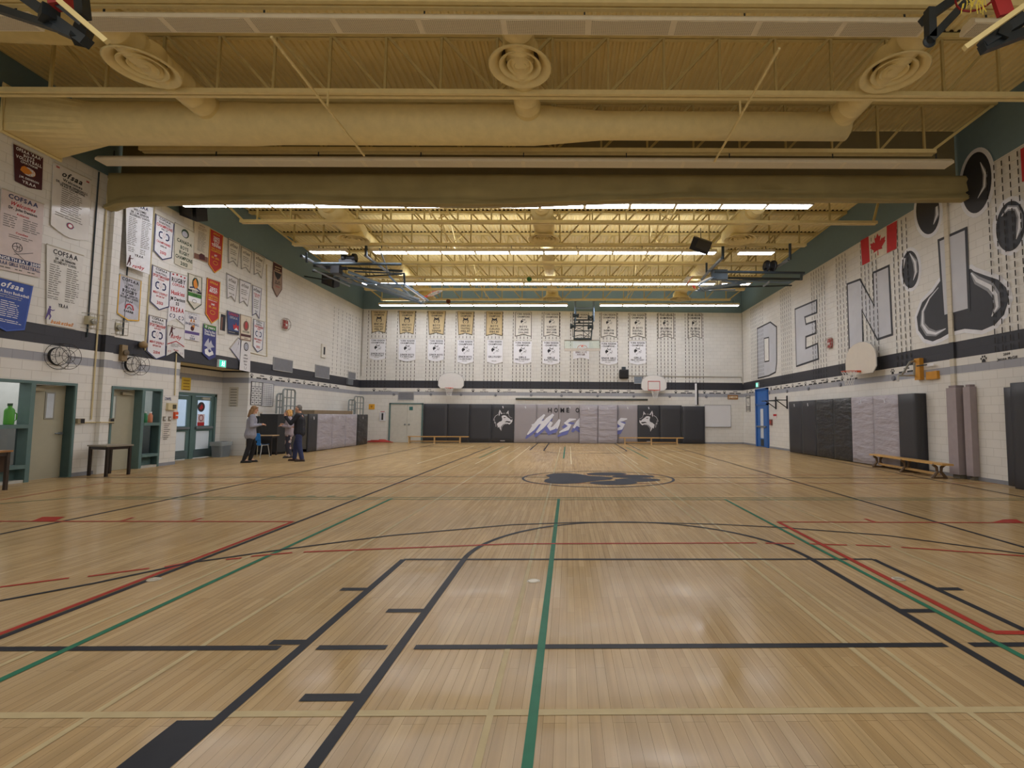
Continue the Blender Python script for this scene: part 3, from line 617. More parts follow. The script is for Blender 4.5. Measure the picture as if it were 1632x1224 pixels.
# right far one
t = thing('folded_backstop', 'steel framed basketball backstop folded up under the roof on the right far side', 'basketball backstop', P3(1190, 440, 19), 'ceiling backstops')
tubes(t, 'frame_rail', DSTEEL, [((1138, 433, 18), (1282, 435, 18), .05), ((1150, 443, 19.3), (1277, 445, 18.6), .05), ((1152, 458, 20), (1262, 455, 19.4), .03), ((1140, 440, 19), (1215, 448, 20), .03)])
tubes(t, 'brace_arm', STEEL, [((1151, 411, 17.4), (1126, 436, 19), .06), ((1257, 414, 17.2), (1230, 430, 18.4), .05), ((1217, 456, 19.4), (1227, 448, 18.6), .035), ((1130, 432, 18.5), (1118, 446, 19), .05)])
tubes(t, 'drop_post', DSTEEL, [((1152, 392, 17.2), (1152, 413, 17.4), .05), ((1259, 388, 16.9), (1259, 414, 17.1), .05), ((1126, 419, 18.4), (1126, 434, 18.6), .04), ((1278, 434, 18), (1277, 446, 18.2), .05)])
tubes(t, 'mast_tube', BLUEST, [((1115, 460, 20.2), (1190, 450, 19.4), .06), ((1112, 462, 20.6), (1180, 456, 20), .05), ((1150, 447, 19.6), (1260, 450, 19), .045), ((1108, 464, 21), (1172, 462, 20.2), .03)])
m = MB(); a, b, c_, d = P3(1113, 455, 18.8), P3(1136, 442, 18.4), P3(1180, 453, 19.6), P3(1122, 462, 20.4)
m.add([a, b, c_, d], [(0, 1, 2, 3)]); m.build('glass_board', glass('#b9c9d6', .25), t)
m = MB(); m.path([a, b, c_, d], .03, 5, True); m.build('board_frame', BLUEST, t)
m = MB(); p = P3(1227, 424, 18); 
for dx in (-.12, .12): m.ringt(p+V((dx, 0, 0)), (1, .3, 0), .17, .05, 18, 6)
m.box(p.x-.2, p.x+.2, p.y-.1, p.y+.1, p.z-.1, p.z+.1); m.build('hoist_winch', BLACK, t)
m = MB(); p = P3(1146, 438, 18.6); m.box(p.x-.3, p.x+.3, p.y-.12, p.y+.12, p.z-.2, p.z+.18); m.build('fold_hinge', DSTEEL, t)
m = MB(); m.bar(P3(1112, 452, 19), P3(1134, 442, 18.6), .06); m.build('board_edge', WHITE, t)
rc = P3(1099, 447, 19.2); bk = P3(1108, 460, 19.2); hoop(t, rc, (V((.55, .2, .75))).cross(V((0, 1, 0))), True, back=bk, drag=(-.8, 0, .2), drop=.25)
# hanging one at the back wall
t = thing('hanging_backstop', 'rectangular glass backboard hung on a steel mast in front of the back wall banners', 'basketball backstop', P3(928, 520, 25.6), 'ceiling backstops')
tubes(t, 'mast_tube', BLUEST, [((917, 478, 25.9), (917, 512, 25.7), .055), ((946, 478, 25.9), (946, 512, 25.7), .055), ((917, 491, 25.8), (946, 491, 25.8), .045)])
tubes(t, 'mast_frame', DSTEEL, [((916, 508, 25.7), (915, 541, 25.4), .035), ((945, 508, 25.7), (942, 541, 25.4), .035), ((914, 510, 25.7), (946, 510, 25.7), .04), ((914, 515, 25.6), (945, 515, 25.6), .035), ((913, 519, 25.6), (945, 519, 25.6), .035), ((915, 527.5, 25.5), (943, 527.5, 25.5), .03), ((914, 540, 25.4), (943, 540, 25.4), .05), ((930, 510, 25.7), (930, 540, 25.4), .02), ((916, 520, 25.6), (930, 527, 25.5), .014), ((930, 520, 25.6), (916, 527, 25.5), .014), ((930, 528, 25.5), (943, 539, 25.4), .014), ((943, 528, 25.5), (930, 539, 25.4), .014)])
for u, v, r in ((913, 520, .14), (941, 521, .14), (941, 506, .12), (918, 503, .1)):
    p = P3(u, v, 25.65); m = MB(); m.lathe(p-V((.15, 0, 0)), [(0, 0), (r, 0), (r, .1), (r*.6, .12), (r*.6, .2), (r, .22), (r, .3), (0, .3)], 12, (1, 0, 0)); m.build('pulley_hinge', DSTEEL, t)
tl, tr2, br_, bl_ = P3(899.5, 542.5, 25.5), P3(956.5, 542.5, 25.5), P3(956.5, 556, 24.7), P3(899.5, 556, 24.7)
MB().add([tl, tr2, br_, bl_], [(0, 1, 2, 3)]).build('glass_board', glass('#a9c4b8', .35), t)
m = MB(); m.path([tl, tr2, br_, bl_], .035, 6, True); m.build('board_frame', mat('#9c958c', .4, .5), t)
m = MB(); m.bar(bl_+V((0, -.05, -.05)), br_+V((0, -.05, -.05)), .1, .12); m.build('edge_padding', mat('#cfc8c0', .7), t)
rc = P3(928, 553.5, 24.4); hoop(t, rc, (0, .35, 1), True, back=P3(928, 551.5, 24.75), drop=.3)
# near corners
t = thing('folded_backstop', 'dark framed backstop folded up in the top left corner of the view', 'basketball backstop', P3(80, 30, 6), 'ceiling backstops')
NB = mat('#2a3136', .4, .3)
tubes(t, 'frame_rail', NB, [((-40, 2, 6.2), (90, 44, 6), .045), ((30, -10, 6), (139, 68, 6), .06), ((90, 44, 6), (139, 66, 6), .05), ((78, -5, 5.8), (134, 40, 5.8), .035)], True)
tubes(t, 'drop_post', NB, [((136, 42, 6.1), (126, 66, 6), .07), ((128, -10, 6.1), (132, 28, 6.1), .06)], True)
tubes(t, 'board_edge', CREAM2, [((95, 2, 5.7), (171, 67, 5.8), .03)], True)
m = MB(); m.bar(P3(82, 18, 5.9), P3(75, 30, 6), .16); m.build('rim_mount', NB, t)
m = MB(); a = P3(97, -3, 5.8); m.bar(P3(97, 11, 5.8), P3(95, -16, 5.8), .18, .14); m.build('rim_bracket', mat('#8a1f24', .4), t)
t = thing('folded_backstop', 'dark framed backstop folded up in the top right corner of the view', 'basketball backstop', P3(1580, 30, 6), 'ceiling backstops')
tubes(t, 'frame_rail', NB, [((1481, 65, 6), (1550, -8, 6), .05), ((1483, 62, 6), (1482, 15, 6), .05), ((1470, 34, 6.1), (1530, -8, 6.1), .05), ((1565, 78, 6), (1660, 42, 6), .055), ((1565, 72, 6), (1650, 18, 5.9), .06), ((1612, 20, 6), (1630, 42, 6), .06)], True)
tubes(t, 'board_edge', CREAM2, [((1537, 77, 5.7), (1640, 4, 5.6), .03)], True)
m = MB(); p = P3(1481, 66, 6); m.ringt(p, (0, 1, 0), .06, .025, 14, 5); m.build('pivot_clamp', NB, t)
m = MB(); m.bar(P3(1583, 53, 6), P3(1600, 60, 6), .22, .18); m.build('fold_hinge', NB, t)
m = MB(); a, b = P3(1583, -4, 5.7), P3(1602, 27, 5.7); m.bar(P3(1590, -14, 5.7), P3(1603, 24, 5.7), .2, .05, (0, 1, 0)); m.build('rim_bracket', mat('#a3272c', .4), t)
m = MB(); m.ringt(P3(1560, -14, 5.6), (.3, .3, 1), .23, .012, 24, 6); m.build('rim', mat('#8a1f24', .4), t)
m = MB()
rnd = random.Random(3)
for i in range(26):
    u = 1533+rnd.random()*38; v = -6+rnd.random()*14; m.tube(P3(u, v, 5.65), P3(u+rnd.uniform(-8, 8), v+rnd.uniform(6, 16), 5.65), .006, 4)
m.build('net', mat('#cdb84a', .8), t)
# speakers, bird cages and stray balls up in the steel
for u, v, y, lb in ((345, 337, 14.6, 'black loudspeaker hung on the green band of the left wall'), (1117, 391, 16.3, 'black loudspeaker hung among the trusses, right of the middle'), (527, 447, 21.5, 'black loudspeaker against the green left wall behind the left backstop')):
    p = P3(u, v, y); t = thing('hanging_loudspeaker', lb, 'loudspeaker', p)
    if u == 345: p.x = XL+.42
    m = MB(); m.bar(p+V((-.3, .05, .12)), p+V((.3, -.05, -.12)), .34, .42, (.3, -.5, .8)); cb = m.build('cabinet', BLACK, t)
    m = MB(); m.bar(p+V((-.18, -.2, .02)), p+V((.2, -.3, -.2)), .02, .3, (.3, -.5, .8)); m.build('grille', mat('#38342e', .7), cb)
    m = MB(); (m.bar(p+V((0, .1, 0)), (XL, p.y+.1, p.z+.2), .05) if u != 1117 else m.bar(p, p+V((0, 0, .6)), .02)); m.build('bracket', DSTEEL, t)
p = P3(843.5, 445, 21.15); tag(MB().lathe(p-V((0, 0, .11)), [(0, 0), (.06, .02), (.1, .06), (.11, .11), (.1, .16), (.06, .2), (0, .22)], 16).build('playground_ball', mat('#2c6b3a', .5), None, True), 'small green ball stuck on the far light row', 'ball')
p = P3(714.5, 480.5, 25.6); tag(MB().lathe(p-V((0, 0, .12)), [(0, 0), (.07, .02), (.11, .06), (.12, .12), (.11, .18), (.07, .22), (0, .24)], 16).build('basketball', mat('#5b2f20', .6), None, True), 'brown basketball stuck by the last truss beside the left hoop', 'ball')
# ------------------------------------------------------------------ banners
PUR, GREEN, YEL, REDT, ORG, BRN = mat('#5a4a86', .6), mat('#3c7a2c', .6), mat('#d8a92c', .6), mat('#b8343a', .6), mat('#d08430', .6), mat('#7a5548', .6)
MAROON, DKG, NAVT, FADE = mat('#4a2024', .6), mat('#2e4636', .6), mat('#2c3764', .6), mat('#6a6660', .6)
CM = dict(k=INK, n=NAVT, r=REDT, w=WHITE, g=GREEN, p=PUR, o=ORG, y=YEL, b=BRN, d=DKG, f=FADE, m=MAROON, s=mat('#a9abb4', .6), t=mat('#c8b48c', .65), c=mat('#b5b7c6', .6))
CMK = {id(v): k for k, v in CM.items()}
HW = [(395, 400), (430, 378), (490, 375), (530, 400), (560, 430), (600, 455), (640, 490), (650, 515), (690, 480), (695, 540), (660, 590), (610, 630), (560, 600), (500, 600), (440, 625), (400, 670), (375, 700), (385, 790), (350, 740), (330, 690), (300, 720), (280, 650), (270, 610), (330, 560), (400, 530), (415, 480), (400, 430)]
HB = [(305, 350), (230, 400), (190, 470), (180, 525), (212, 560), (222, 615), (250, 650), (330, 552), (400, 520), (408, 470), (385, 410), (340, 425), (318, 412), (308, 350)]
HT = [(350, 385), (400, 340), (480, 325), (535, 330), (575, 405), (545, 398), (490, 365), (430, 368), (392, 392)]
HE = [[(318, 400), (315, 300), (340, 220), (410, 335), (380, 345), (345, 265), (342, 360)], [(515, 325), (580, 240), (588, 350), (560, 330), (565, 285), (540, 330)]]
HN = [[(640, 455), (692, 445), (692, 492), (652, 505)], [(478, 568), (530, 532), (640, 545), (652, 568), (600, 582), (540, 565)], [(440, 428), (515, 428), (500, 445), (465, 450)]]
HS = [[(295, 705), (330, 690), (355, 745), (378, 795), (380, 715), (430, 655), (500, 625), (560, 620), (610, 645), (665, 600), (700, 540)]]
def husky(m, fr, cx, cy, s, d, dark, light=None, flip=False):
    """profile dog head emblem: s high; dark, light are material slots"""
    T_ = lambda q: [((cx+(1 if not flip else -1)*(x-430)/580*s), cy-(y-510)/580*s) for x, y in q]
    if light is not None:
        m.use(light).poly(fr, T_(HW), d)
        for e in HE: m.use(light).poly(fr, T_(e), d)
        m.use(light).stroke(fr, T_([(300, 350), (225, 400), (185, 475), (172, 525)]), s*.018, d); m.use(light).stroke(fr, T_([(205, 490), (205, 600), (228, 560), (245, 690)]), s*.016, d); m.use(light).stroke(fr, T_([(400, 325), (490, 318)]), s*.012, d)
        m.use(light).stroke(fr, T_([(385, 800), (400, 705), (450, 640), (500, 612), (560, 612)]), s*.014, d)
        for e in HN[1:]: m.use(dark).poly(fr, T_(e), d+.002)
        m.use(light).stroke(fr, T_([(690, 445), (650, 440), (600, 400), (590, 350)]), s*.012, d)
    else:
        m.use(dark)
        for e in [HB, HT]+HE+HN: m.poly(fr, T_(e), d)
        for e in HS: m.stroke(fr, T_(e), s*.022, d)
        m.stroke(fr, T_([(575, 400), (620, 450)]), s*.02, d)
    m.use(0)
def dogface(m, fr, cx, cy, s, d, dark, light):
    T_ = lambda q: [(cx+x*s, cy+y*s) for x, y in q]
    m.use(dark).poly(fr, T_([(-.42, -.4), (-.46, -.1), (-.36, .2), (-.4, .5), (-.15, .3), (.15, .3), (.4, .5), (.36, .2), (.46, -.1), (.42, -.4), (.3, -.48), (-.3, -.48)]), d)
    m.use(light).poly(fr, T_([(-.3, -.42), (-.34, -.12), (-.2, .08), (0, -.02), (.2, .08), (.34, -.12), (.3, -.42), (0, -.5)]), d+.002)
    m.use(dark)
    for x in (-.16, .16): m.poly(fr, T_(ell(x, -.08, .05, .07, 10)), d+.004)
    m.poly(fr, T_(ell(0, -.24, .07, .05, 10)), d+.004); m.stroke(fr, T_([(-.15, -.36), (0, -.42), (.15, -.36)]), .03*s, d+.004); m.use(0)
def cdlogo(m, fr, cx, cy, h, d, kn, kr):
    for sx in (-1, 1):
        pts = [(cx+sx*h*.22, cy+h*.42), (cx+sx*h*.6, cy+h*.42), (cx+sx*h*.78, cy+h*.25), (cx+sx*h*.78, cy-h*.25), (cx+sx*h*.6, cy-h*.42), (cx+sx*h*.22, cy-h*.42)]
        m.use(kn).stroke(fr, pts, h*.19, d)
    m.use(kr).stroke(fr, [(cx, cy-h*.4), (cx, cy-h*.12), (cx-.32*h, cy), (cx-.16*h, cy+.1*h), (cx-.14*h, cy+.3*h), (cx, cy+.5*h), (cx+.14*h, cy+.3*h), (cx+.16*h, cy+.1*h), (cx+.32*h, cy), (cx, cy-h*.12)], h*.025, d)
def banner(fr, P, shape, cloth, items, name, label, group, d=.03, trim=None, cat='banner', tip=.12, thick=.012):
    """P = (a0, a1, top, bottom) on a wall, or four corners TL TR BR BL; lettering is a child per colour"""
    if len(P) == 4 and not isinstance(P[0], tuple): a0, a1, t, b = P; Q = [(a0, t), (a1, t), (a1, b), (a0, b)]
    else: Q = P; a0, a1 = (Q[0][0]+Q[3][0])/2, (Q[1][0]+Q[2][0])/2; t, b = (Q[0][1]+Q[1][1])/2, (Q[2][1]+Q[3][1])/2
    w, h = a1-a0, t-b; TL, TR, BR, BL = Q; mid = ((BL[0]+BR[0])/2, (BL[1]+BR[1])/2); k = tip*h
    pts = {'rect': [TL, TR, BR, BL], 'point': [TL, TR, BR, (mid[0], mid[1]-k), BL], 'notch': [TL, TR, BR, (mid[0], mid[1]+k), BL],
           'round': [TL, TR, BR]+[(BR[0]+(BL[0]-BR[0])*i/6, BR[1]+(BL[1]-BR[1])*i/6-k*math.sin(math.pi*i/6)) for i in range(1, 6)]+[BL],
           'shield': [TL, TR, BR, (BR[0]-.2*w, BR[1]-k*.5), (mid[0]+.12*w, mid[1]-k*.7), (mid[0], mid[1]-k), (mid[0]-.12*w, mid[1]-k*.7), (BL[0]+.2*w, BL[1]-k*.5), BL]}[shape]
    m = MB(); m.poly(fr, pts, d, d-thick)
    # a cloth rolls a little off the wall: rod along the top edge
    o = m.build(name, cloth if not trim else [cloth, trim]); c0 = fr((a0+a1)/2, (t+b)/2, 0)
    if trim:
        mm = MB(); q = inset(pts, .022); n = len(pts)
        mm.add([fr(x, y, d+.003) for x, y in pts+inset(pts, .03)], [(i, (i+1) % n, n+(i+1) % n, n+i) for i in range(n)]); mm.build('border_trim', trim, o)
    tag(o, label, cat, group)
    if min(TL[1], TR[1]) > 0:
        mm = MB(); mm.bar(fr(TL[0], TL[1]-.012, d), fr(TR[0], TR[1]-.012, d), .022); mm.build('hanging_rod', mat('#b9b2a2', .5), o)
    sl = {}
    def M_(c): return sl.setdefault(c, MB())
    X = lambda f, y: a0+w*f + ((TL[0]-a0)*(1-y)+(BL[0]-a0)*y)*(1-f)+((TR[0]-a1)*(1-y)+(BR[0]-a1)*y)*f
    slope = ((TR[1]-TL[1])+(BR[1]-BL[1]))/2/w if w else 0
    F2 = Frame(fr.o, fr.x+fr.y*slope, fr.y) if abs(slope) > 1e-6 else fr
    class SF:   # sheared frame following the slant of the banner
        def __call__(s, a, y, dd=0): return fr(a, y+slope*(a-(a0+a1)/2), dd)
    fr2 = SF(); dd = d+.004
    for it in items:
        q = it[0]
        if q == 't': _, s, y, hh, ww, c = it[:6]; M_(c).text(fr2, s, X(.5, y)+(it[6] if len(it) > 6 else 0)*w, t-h*y, w*ww, h*hh, dd)
        elif q == 'i': _, s, y, hh, ww, c = it; M_(c).text(fr2, s, X(.5, y), t-h*y, w*ww, h*hh, dd, True, .35)
        elif q == 'l':
            _, y0, y1, n, c, cols = it; rnd = random.Random(int(y0*1000)+n)
            for i in range(n):
                y = t-h*(y0+(y1-y0)*(i+.5)/n); hh = h*(y1-y0)/n*.17
                for x0, x1 in cols:
                    e = x1-(x1-x0)*rnd.uniform(0, .3); z = x0
                    while z < e-.02:
                        z2 = min(e, z+(x1-x0)*rnd.uniform(.25, .5)); M_(c).rect(fr2, a0+w*z, a0+w*z2, y-hh, y+hh, dd); z = z2+.025
        elif q == 'b': _, y0, y1, c = it; M_(c).rect(fr2, X(.015, y0), X(.985, y0), t-h*y1, t-h*y0, dd-.002)
        elif q == 'cd': _, y, s, cc, cr_ = it; m1, m2 = MB(), MB(); cdlogo(M_(cc), fr2, X(.5, y), t-h*y, h*s, dd, 0, 0) if False else None; _cd(M_(cc), M_(cr_), fr2, X(.5, y)+(0), t-h*y, h*s, dd)
        elif q == 'cdx': _, x, y, s, cc, cr_ = it; _cd(M_(cc), M_(cr_), fr2, a0+w*x, t-h*y, h*s, dd)
        elif q == 'ball':
            _, x, y, s, c = it; cx, cy, r = a0+w*x, t-h*y, h*s; mb = M_(c); e = ell(cx, cy, r, r, 20); mb.stroke(fr2, e, r*.14, dd, True)
            mb.stroke(fr2, [(cx-r, cy), (cx, cy+.2*r), (cx+r, cy)], r*.1, dd); mb.stroke(fr2, [(cx-.3*r, cy+.95*r), (cx, cy), (cx-.3*r, cy-.95*r)], r*.1, dd); mb.stroke(fr2, [(cx+.6*r, cy+.8*r), (cx+.3*r, cy), (cx+.6*r, cy-.8*r)], r*.1, dd)
        elif q == 'disc': _, x, y, sx, sy, c = it[:6]; M_(c).poly(fr2, ell(a0+w*x, t-h*y, h*sx, h*sy, 24), dd+(it[6] if len(it) > 6 else 0))
        elif q == 'ring': _, x, y, sx, sy, c = it; M_(c).stroke(fr2, ell(a0+w*x, t-h*y, h*sx, h*sy, 24), h*.012, dd+.003, True)
        elif q == 'p': _, pp, c = it[:3]; M_(c).poly(fr2, [(a0+w*x, t-h*y) for x, y in pp], dd+(it[3] if len(it) > 3 else 0))
        elif q == 's': _, pp, wd, c = it[:4]; M_(c).stroke(fr2, [(a0+w*x, t-h*y) for x, y in pp], h*wd, dd+.002)
        elif q == 'hus': _, y, s = it[:3]; husky(M_('k'), fr2, X(.5, y), t-h*y, h*s, dd, 0)
        elif q == 'face': _, y, s = it; mk, ml = M_('k'), MB(); mm = MB(); dogface(mm, fr2, X(.5, y), t-h*y, h*s, dd, 0, 1); mm.build('emblem', [INK, CM['t']], o)
        elif q == 'man':   # small running player
            _, x, y, s, c = it; mb = M_(c); R_ = lambda L: [(a0+w*x+px*h*s, t-h*y+py*h*s) for px, py in L]
            mb.poly(fr2, R_(ell(.05, .9, .1, .12, 10)), dd); mb.stroke(fr2, R_([(.02, .78), (0, .45), (-.03, .3)]), [h*s*.2, h*s*.3, h*s*.24], dd); mb.stroke(fr2, R_([(.0, .32), (.16, .05), (.05, -.3)]), [h*s*.2, h*s*.14, h*s*.08], dd+.001); mb.stroke(fr2, R_([(-.08, .32), (-.18, 0), (-.28, -.3)]), [h*s*.2, h*s*.14, h*s*.08], dd+.001); mb.stroke(fr2, R_([(.05, .7), (.3, .62), (.5, .72)]), [h*s*.12, h*s*.1, h*s*.06], dd+.001)
    for c, mb in sl.items():
        if mb.f: mb.build('lettering' if c in 'knwrdf' else 'printed_emblem', CM[c], o)
    return o
def _cd(mn, mr, fr, cx, cy, h, d):
    for sx in (-1, 1):
        pts = [(cx+sx*h*.3, cy+h*.42), (cx+sx*h*.62, cy+h*.42), (cx+sx*h*.82, cy+h*.22), (cx+sx*h*.82, cy-h*.22), (cx+sx*h*.62, cy-h*.42), (cx+sx*h*.3, cy-h*.42)]
        mn.stroke(fr, pts, h*.2, d)
    mr.stroke(fr, [(cx, cy-h*.4), (cx, cy-h*.12), (cx-.3*h, cy), (cx-.14*h, cy+.1*h), (cx-.14*h, cy+.3*h), (cx, cy+.5*h), (cx+.14*h, cy+.3*h), (cx+.14*h, cy+.1*h), (cx+.3*h, cy), (cx, cy-h*.12)], h*.03, d)
# back wall: beige and white york region banners
WCL, BEI, OFF = mat('#e3e3e8', .55, noise=.02), mat('#c8b48c', .65, noise=.05), mat('#dcd8d0', .6, noise=.03)
top = [(591.6, 617, 494.6, 531, 'b', ('MIDGET GIRLS', 'VOLLEYBALL', '1986-87')), (635.7, 662, 495, 533, 'b', ('MIDGET BOYS', 'VOLLEYBALL', '1986-87')), (682, 710, 495.4, 534, 'b', ('BOYS', 'GOLF', 'TENNIS')), (729, 755.5, 496, 534.5, 'b', ('JUNIOR GIRLS', 'VOLLEYBALL', '1986-87')), (775.2, 801, 496, 535.8, 'b', ('BOYS', 'CURLING', '1984-85')),
       (821.6, 847, 497, 536.8, 'w', ('BOYS', 'CURLING', '2004-2005')), (866.7, 891.8, 497.4, 537, 'w', ('VARSITY', 'SOCCER', '1997-1998')), (912.6, 938.5, 498, 537.5, 'w', ('', '', '')), (957.8, 983, 498.2, 538.4, 'w', ('JR.', 'BADMINTON', '1997-1998')), (1003.3, 1028.6, 498.6, 539, 'w', ('JR. BOYS', 'BASKETBALL', '1981-1982')), (1048.4, 1074, 498.8, 540, 'w', ('JR. GIRLS', 'VOLLEYBALL', '2005-2006')), (1095.5, 1118.8, 499, 539.8, 'w', ('JR. GIRLS', 'FOOTBALL', '2005-2006'))]
pos = ['first from the left', 'second from the left', 'third from the left', 'fourth from the left', 'last beige one', 'first white one', 'just left of the hanging mast', 'behind the hanging mast', 'just right of the hanging mast', 'third from the right end', 'second from the right end', 'at the right end']
for (u0, u1, v0, v1, c, tx), ps in zip(top, pos):
    a0, t_ = BW(u0, v0); a1, b_ = BW(u1, v1); f = ('face', .385, .26) if c == 'b' else ('hus', .4, .27)
    if c == 'b' and u0 < 770: e = (a1-a0)*.1; P = [(a0, t_), (a1, t_), (a1-e, b_), (a0+e, b_)]
    else: P = (a0, a1, t_, b_)
    banner(FB, P, 'notch', BEI if c == 'b' else OFF, [('t', 'YORK REGION', .09, .075, .84 if c != 'b' else .76, 'k'), ('t', 'CHAMPIONS', .2, .07, .76 if c != 'b' else .66, 'k'), f]+[('t', s, .6+.115*i, .075, .62, 'k') for i, s in enumerate(tx) if s], 'championship_banner',
           ('beige' if c == 'b' else 'white')+' swallowtail championship banner in upper back wall row, '+ps, 'upper row of banners on the back wall', trim=mat('#3b3730', .7), tip=.09)
bot = [(590, 614.2, 539.4, 571, 'round', ('JUNIOR BOYS', '7-A-SIDE RUGBY', '')), (636.5, 662, 539.8, 573, 'round', ('JUNIOR BOYS', '7-A-SIDE RUGBY', '')), (683, 707.5, 540.2, 573, 'round', ('JUNIOR BOYS', 'RUGBY', '')), (729.5, 754.2, 541, 577, 'point', ('SENIOR BOYS', '7-A-SIDE RUGBY', '')), (776.8, 801, 541, 577, 'point', ('GIRLS RUGBY', '', '')),
       (819, 846.8, 543, 577.5, 'shield', ('GIRLS', 'FIELD HOCKEY', '')), (865, 891.6, 543, 578.5, 'shield', ('GIRLS', 'FLAG FOOTBALL', '')), (913.5, 938.8, 543, 573, 'notch', ('', 'SENIOR BOYS', '')), (956.2, 983.8, 544.5, 579, 'shield', ('SENIOR GIRLS', 'CROSS COUNTRY', '')), (1002.7, 1029.4, 543, 578.5, 'shield', ('GIRLS', 'FIELD HOCKEY', ''))]
pos2 = ['first from the left', 'second from the left', 'third from the left', 'fourth from the left', 'reading girls rugby', 'reading girls field hockey, left half', 'reading girls flag football', 'peeking out under the hanging backboard', 'reading senior girls cross country', 'last one at the right end']
for (u0, u1, v0, v1, sh, tx), ps in zip(bot, pos2):
    a0, t_ = BW(u0, v0); a1, b_ = BW(u1, v1)
    it = [('t', 'YORK REGION', .1, .085, .84, 'k'), ('t', 'CHAMPIONS' if u0 < 810 else '- CHAMPIONS -', .215, .075, .84, 'k'), ('hus', .47, .38), ('t', tx[0], .77, .085, .84, 'k')]
    if tx[1]: it.append(('t', tx[1], .87, .07, .8, 'k'))
    it.append(('l', .93, .98, 1, 'f', [(.3, .7)]))
    if sh == 'notch': it = [('t', 'SENIOR BOYS', .62, .09, .7, 'm'), ('t', 'SOCCER', .74, .08, .5, 'm')]
    banner(FB, (a0, a1, t_, b_), sh, WCL, it, 'championship_banner', 'white championship banner in lower back wall row, '+ps, 'lower row of banners on the back wall', tip=.1)
# left wall banners, corners read off the photograph
def q4(*p): return [LW(*x) for x in p]
COF = lambda y=.05, h=.045, w=.9, c='k': ('t', 'COFSAA', y, h, w, c)
LG = 'banners on the left wall'
banner(FL, q4((19.7, 227.6), (66.7, 250.6), (64.7, 303), (22, 288)), 'point', MAROON, [('t', "OFSAA 'AAA'", .1, .085, .9, 'w'), ('t', 'BOYS', .21, .07, .4, 'w'), ('t', 'VOLLEYBALL', .31, .085, .92, 'w'), ('t', 'CHATHAM', .41, .06, .6, 'w'), ('disc', .5, .62, .17, .12, 'w'), ('ball', .6, .62, .1, 'o'), ('p', [(.2, .66), (.24, .55), (.34, .5), (.5, .54), (.62, .62), (.5, .7), (.35, .72)], 'o', .002), ('t', 'J.M. DENISON', .83, .055, .7, 'w'), ('t', 'YRAA', .95, .08, .5, 'w')], 'sports_banner', 'maroon volleyball pennant high at the left edge under the duct outlet', LG, tip=.06)
banner(FL, q4((1, 299), (68, 325), (61.6, 442.5), (-6, 428)), 'rect', mat('#cdbfbc', .55), [('t', 'COFSAA', .06, .055, .9, 'n'), ('i', 'Welcomes', .14, .05, .6, 'r'), ('t', 'Dr. John Denison', .2, .035, .68, 'k'), ('t', 'Athletes', .26, .028, .3, 'r'), ('l', .29, .46, 6, 'f', [(.05, .4), (.5, .95)]), ('t', 'Coaches', .5, .025, .3, 'r'), ('l', .53, .58, 2, 'f', [(.2, .8)]), ('ball', .42, .68, .055, 'k'), ('s', [(.35, .78), (.8, .7)], .006, 'k'), ('s', [(.35, .74), (.6, .82)], .006, 'k'), ('b', .82, .875, 'n'), ('t', 'NORTH BAY 2009', .848, .038, .95, 'w'), ('t', 'AAA GIRLS VOLLEYBALL', .91, .045, .97, 'n'), ('l', .945, .985, 1, 'f', [(.05, .3), (.4, .6), (.7, .95)])], 'sports_banner', 'pinkish welcome banner with volleyball drawing reading North Bay 2009', LG)
banner(FL, q4((-14, 438), (51, 454.5), (37, 526), (-22, 512)), 'point', mat('#27479a', .5), [('i', 'ofsaa', .13, .12, .7, 'w'), ('t', 'AAA Boys Basketball', .28, .06, .9, 'w'), ('l', .33, .42, 2, 's', [(.15, .85)]), ('l', .46, .82, 8, 'w', [(.25, .75)]), ('l', .86, .94, 2, 'w', [(.15, .85)])], 'sports_banner', 'royal blue boys basketball pennant with white script at the left edge', LG, trim=mat('#3d5bb0', .5))
banner(FL, q4((83.6, 257.4), (143.4, 286.4), (139, 382), (79, 358)), 'round', mat('#d5d2cf', .2, spec=.7, bump=.6, scale=2.5), [('t', '3M', .06, .03, .14, 'r', -.4), ('t', '3M', .06, .03, .14, 'r', .4), ('i', 'ofsaa', .12, .09, .62, 'k'), ('t', 'Welcomes', .215, .045, .52, 'k'), ('t', 'DR. JOHN M. DENISON S.S.', .275, .035, .85, 'k'), ('t', 'YRAA CHAMPIONS', .315, .035, .68, 'k'), ('l', .34, .74, 12, 'f', [(.22, .8)]), ('l', .75, .82, 2, 'f', [(.1, .9)]), ('disc', .5, .9, .055, .05, 'n'), ('disc', .5, .9, .045, .04, 'r', .003), ('disc', .5, .9, .032, .028, 'w', .006), ('t', 'OFSAA', .9, .022, .2, 'n')], 'sports_banner', 'shiny white welcome banner with a round seal, beside the curtain end', LG, tip=.09)
banner(FL, q4((72.6, 388), (131.4, 406.7), (119.5, 525), (72.6, 516)), 'rect', mat('#d6d4d0', .5), [('t', 'COFSAA', .07, .06, .75, 'k'), ('l', .11, .125, 1, 'f', [(.15, .85)]), ('t', 'DR. J.M. DENISON', .15, .032, .6, 'k'), ('t', 'SECONDARY SCHOOL', .195, .032, .7, 'k'), ('l', .23, .62, 14, 'f', [(.04, .4), (.54, .95)]), ('l', .63, .68, 2, 'f', [(.04, .4), (.54, .95)]), ('t', 'YRAA', .735, .045, .3, 'k'), ('man', .12, .9, .13, 'p'), ('i', 'basketball', .955, .045, .65, 'o')], 'sports_banner', 'white team list banner with purple player figure and orange script', LG)
